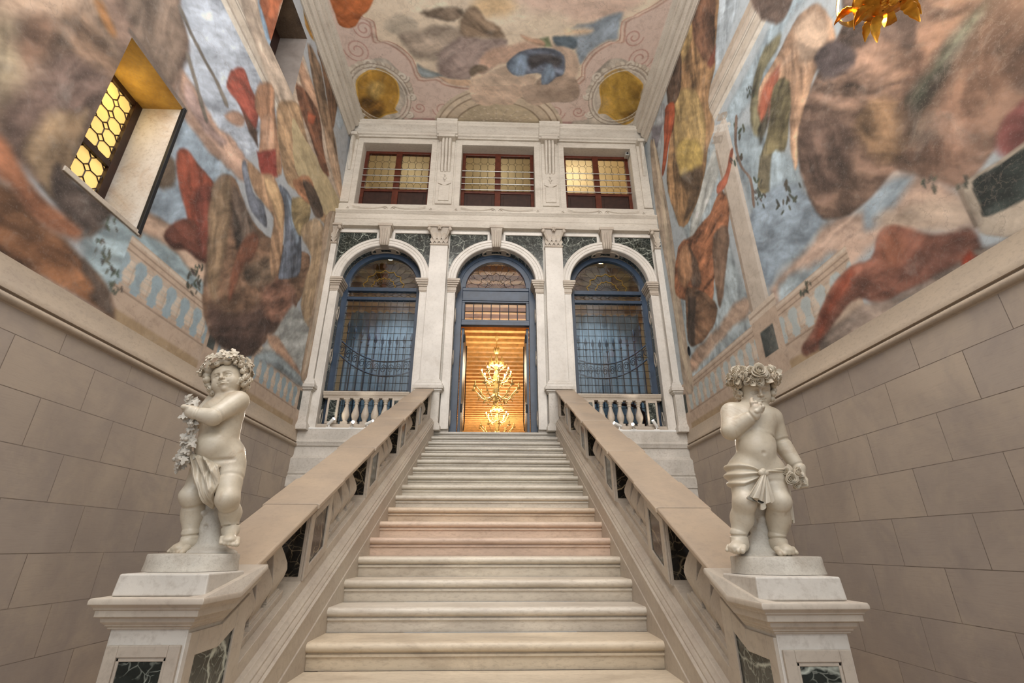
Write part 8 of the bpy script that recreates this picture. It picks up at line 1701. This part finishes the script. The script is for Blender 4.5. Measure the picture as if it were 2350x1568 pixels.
for i in range(34):
    t = 2 * PI * i / 34 + rr.uniform(-.1, .1); z = rr.uniform(.045, .105); q = .116 - .35 * max(0, z - .06)
    if math.sin(t) > .3: z = max(z, .078)
    n_ = r_ * math.cos(t) + f_ * math.sin(t) + u_ * (.2 + 8 * (z - .05)); a = rr.uniform(0, 6.28)
    b.leaf(O3 + hc + (r_ * math.cos(t) + f_ * math.sin(t)) * q + u_ * z, r_ * math.cos(a) * math.sin(t) - f_ * math.cos(a) * math.cos(t) + u_ * math.sin(a), n_, rr.uniform(.045, .06), .025, 3, .3, .002)
for g in (.5, 2.5, 3.4, .1, 5.0):
    c_ = O3 + hc + (r_ * math.cos(g) + f_ * math.sin(g)) * .108 + u_ * .064
    for i in range(16): b.ball(tuple(c_ + Vector((rr.uniform(-.02, .02), rr.uniform(-.02, .02), rr.uniform(-.024, .02)))), rr.uniform(.006, .0085), 8, 6)
mk('vine_wreath', b, M['statue'], root, 50)
b = MB(); path = [Vector(L_[q]) for q in ('g4', 'haN', 'g0', 'g1', 'g2', 'g3')]
b.tube([O3 + p for p in path[1:]], .008, 6)
for i in range(len(path) - 1):
    for j in range(9):
        p = O3 + path[i].lerp(path[i + 1], (j + .5) / 9) if i else O3 + path[0]
        if i and i == 1 and j < 3: continue
        a = rr.uniform(0, 6.28); sp = .03 if i < 4 else .04
        b.leaf(p + Vector((rr.uniform(-sp, sp * .6), rr.uniform(-.02, .02), rr.uniform(-.02, .02))), (math.cos(a), -.3, math.sin(a)), (rr.uniform(-.4, .4), -1, .3), rr.uniform(.034, .05), .021, 2, .35, .002)
        if i >= 2: b.ball(tuple(p + Vector((rr.uniform(-.03, .015), rr.uniform(-.03, .0), rr.uniform(-.02, .02)))), rr.uniform(.007, .011), 8, 6)
mk('grape_garland', b, M['statue_w'], root, 50)
D = {q: Vector(L_[q]) for q in ('d0', 'd1', 'd2', 'd3', 'd4', 'd5', 'd6', 'd7')}
PL = [(D[q].x + dx, D[q].z + dz) for q, dx, dz in (('d0', -.02, .015), ('d1', .0, .022), ('d2', .006, .018), ('d4', .035, .03), ('d5', .006, .0), ('d7', .004, -.01), ('d6', -.008, -.03), ('d3', -.012, -.01), ('d0', -.026, -.03))]
dv = (D['d6'] - D['d0']); dn = math.hypot(dv.x, dv.z); dv = (dv.x / dn, dv.z / dn)
for q0, q1, r0 in (('d0', 'd3', .020), ('d3', 'd4', .026), ('d2', 'd4', .024), ('d4', 'd7', .024), ('d6', 'd7', .022)): S.cone(V3(L_[q0], 0, .025, 0), r0, V3(L_[q1], 0, .025, 0), r0, .03)
def lat(x, y, z): return np.maximum(poly_sd(x, z, PL), y - .03)
def thk(x, y, z):
    ac = (x - D['d0'].x) * -dv[1] + (z - D['d0'].z) * dv[0]; al = (x - D['d0'].x) * dv[0] + (z - D['d0'].z) * dv[1]
    return .012 + .009 * np.cos(ac * 240 / (1 + al * 4.0) + .8 * np.sin(al * 30)) + .003 * np.cos(ac * 520)
C = cloth(S, (-.22, -.24, .10), (.14, .12, .58), lat, thk)
V, F = C.mesh(None); mk_arrays('drapery', V, F, M['statue'], root, org, 1)
S4 = SDF((-.2, -.1, -.005), (.2, .2, .36), .005)
S4.chain([L_['st0'], L_['st1'], L_['st2']], [.036, .044, .062], .03)
for i in range(26): p = Vector(L_['st0']).lerp(Vector(L_['st2']), rr.random()); S4.ball(tuple(p + Vector((rr.uniform(-.05, .05), rr.uniform(-.05, .03), 0))), rr.uniform(.008, .016), .015, i % 2 == 0)
S4.ell(V3(L_['st2'], -.01, -.01, -.012), (.14, .1, .03), None, .03)
V, F = S4.mesh(None); mk_arrays('tree_stump', V, F, M['statue_w'], root, org, 1)
putto_base(root, org, .195, .145, .0715, M['statue_w'])
# ------------------------------------------------------------------ light
def area(name, loc, target, size, power, col, sy=None):
    d = bpy.data.lights.new(name, 'AREA'); d.energy = power; d.color = col; d.size = size
    if sy: d.shape = 'RECTANGLE'; d.size_y = sy
    o = bpy.data.objects.new(name, d); COL.objects.link(o); o.location = loc
    o.rotation_euler = (Vector(target) - Vector(loc)).to_track_quat('-Z', 'Y').to_euler(); return o
def point(name, loc, power, col, r=.1):
    d = bpy.data.lights.new(name, 'POINT'); d.energy = power; d.color = col; d.shadow_soft_size = r
    o = bpy.data.objects.new(name, d); COL.objects.link(o); o.location = loc; return o
def spotl(name, loc, target, power, col):
    d = bpy.data.lights.new(name, 'SPOT'); d.energy = power; d.color = col; d.spot_size = math.radians(75); d.spot_blend = .7; d.shadow_soft_size = .06
    o = bpy.data.objects.new(name, d); COL.objects.link(o); o.location = loc
    o.rotation_euler = (Vector(target) - Vector(loc)).to_track_quat('-Z', 'Y').to_euler(); return o
WARM = (1.0, .80, .56); NEUT = (1.0, .97, .93); COOL = (.86, .93, 1.0)
area('daylight_entrance', (0, -2.9, 1.0), (0, 8, 1.0), 6.0, 55, COOL, 4.2)
area('fill_rear_high', (0, -2.8, 5.6), (0, 8, 8.6), 6.5, 330, NEUT, 5.0)  # added fill lamp high behind the camera
area('fill_ceiling', (0, -2.9, 8.0), (0, 7, 9.5), 6.0, 240, NEUT, 2.4)  # added fill lamp to brighten the ceiling; no upper windows are built
area('fill_overhead', (0, 1.6, 9.3), (0, 4.6, 0), 5.5, 380, NEUT, 3.2)  # added overhead fill under the closed ceiling; there is no skylight
point('lantern_light', (LX, LY, LZ + .35), 48, WARM, .16)
for (x, y) in CH: point('chandelier_light', (x, y, 4.9), 165, WARM, .45)
point('hall_light_far', (0, 24, 4.6), 330, WARM, .5)
for c in (AC[0], AC[2]): spotl('hanging_fill', (c, 9.45, 6.15), (c, 10.9, 3.0), 300, (.93, .97, 1))  # unseen spots added to brighten the pale hangings behind the arched windows
for x, pw in ((-2.5, 9), (-.07, 9), (2.0, 26)): point('mezzanine_light', (x, 10.5, 8.9), pw, (1, .88, .66), .1)
point('side_window_light', (XL - .35, 3.7, 4.35), 2.2, (1, .74, .3), .08)
for i, (p, d) in enumerate(SPOTS):
    L = bpy.data.lights.new('ledge_spot', 'SPOT'); L.energy = 70 if i in (1, 4) else 30; L.color = (1, .93, .82); L.spot_size = math.radians(60); L.spot_blend = .6; L.shadow_soft_size = .025
    o = bpy.data.objects.new('ledge_spot', L); COL.objects.link(o); o.location = p; o.rotation_euler = d.to_track_quat('-Z', 'Y').to_euler()
w = bpy.data.worlds.new('World'); sc.world = w; w.use_nodes = True
bg = w.node_tree.nodes['Background']; bg.inputs[0].default_value = (.85, .92, 1, 1); bg.inputs[1].default_value = .3

# ------------------------------------------------------------------ camera
cd = bpy.data.cameras.new('camera'); cm = bpy.data.objects.new('camera', cd); COL.objects.link(cm)
cd.sensor_width = 36.0; cd.lens = 36.0 * 1095.29 / 2350; cd.clip_start = .05; cd.clip_end = 200
yaw, pitch, roll = 0.03051642, 0.40594, -0.00066297
fw = Vector((math.sin(yaw) * math.cos(pitch), math.cos(yaw) * math.cos(pitch), math.sin(pitch)))
rt = Vector((math.cos(yaw), -math.sin(yaw), 0)); up = rt.cross(fw)
dn = -up; r2 = rt * math.cos(roll) + dn * math.sin(roll); d2 = -rt * math.sin(roll) + dn * math.cos(roll)
cm.matrix_world = Matrix(((r2.x, -d2.x, -fw.x, 0), (r2.y, -d2.y, -fw.y, 0), (r2.z, -d2.z, -fw.z, 0), (0, 0, 0, 1)))
sc.camera = cm
bpy.context.view_layer.update()
for o in list(sc.objects):
    if o.parent is None: o.location.z += EYE
sc.view_settings.view_transform = 'Standard'; sc.view_settings.look = 'None'; sc.view_settings.exposure = 0.18; sc.view_settings.gamma = 1.0
try: sc.view_settings.use_curve_mapping = False
except Exception: pass
sc.cycles.max_bounces = 8; sc.cycles.diffuse_bounces = 5; sc.cycles.glossy_bounces = 3; sc.cycles.transparent_max_bounces = 12; sc.cycles.transmission_bounces = 4
sc.cycles.sample_clamp_indirect = 6.0; sc.cycles.caustics_reflective = False; sc.cycles.caustics_refractive = False
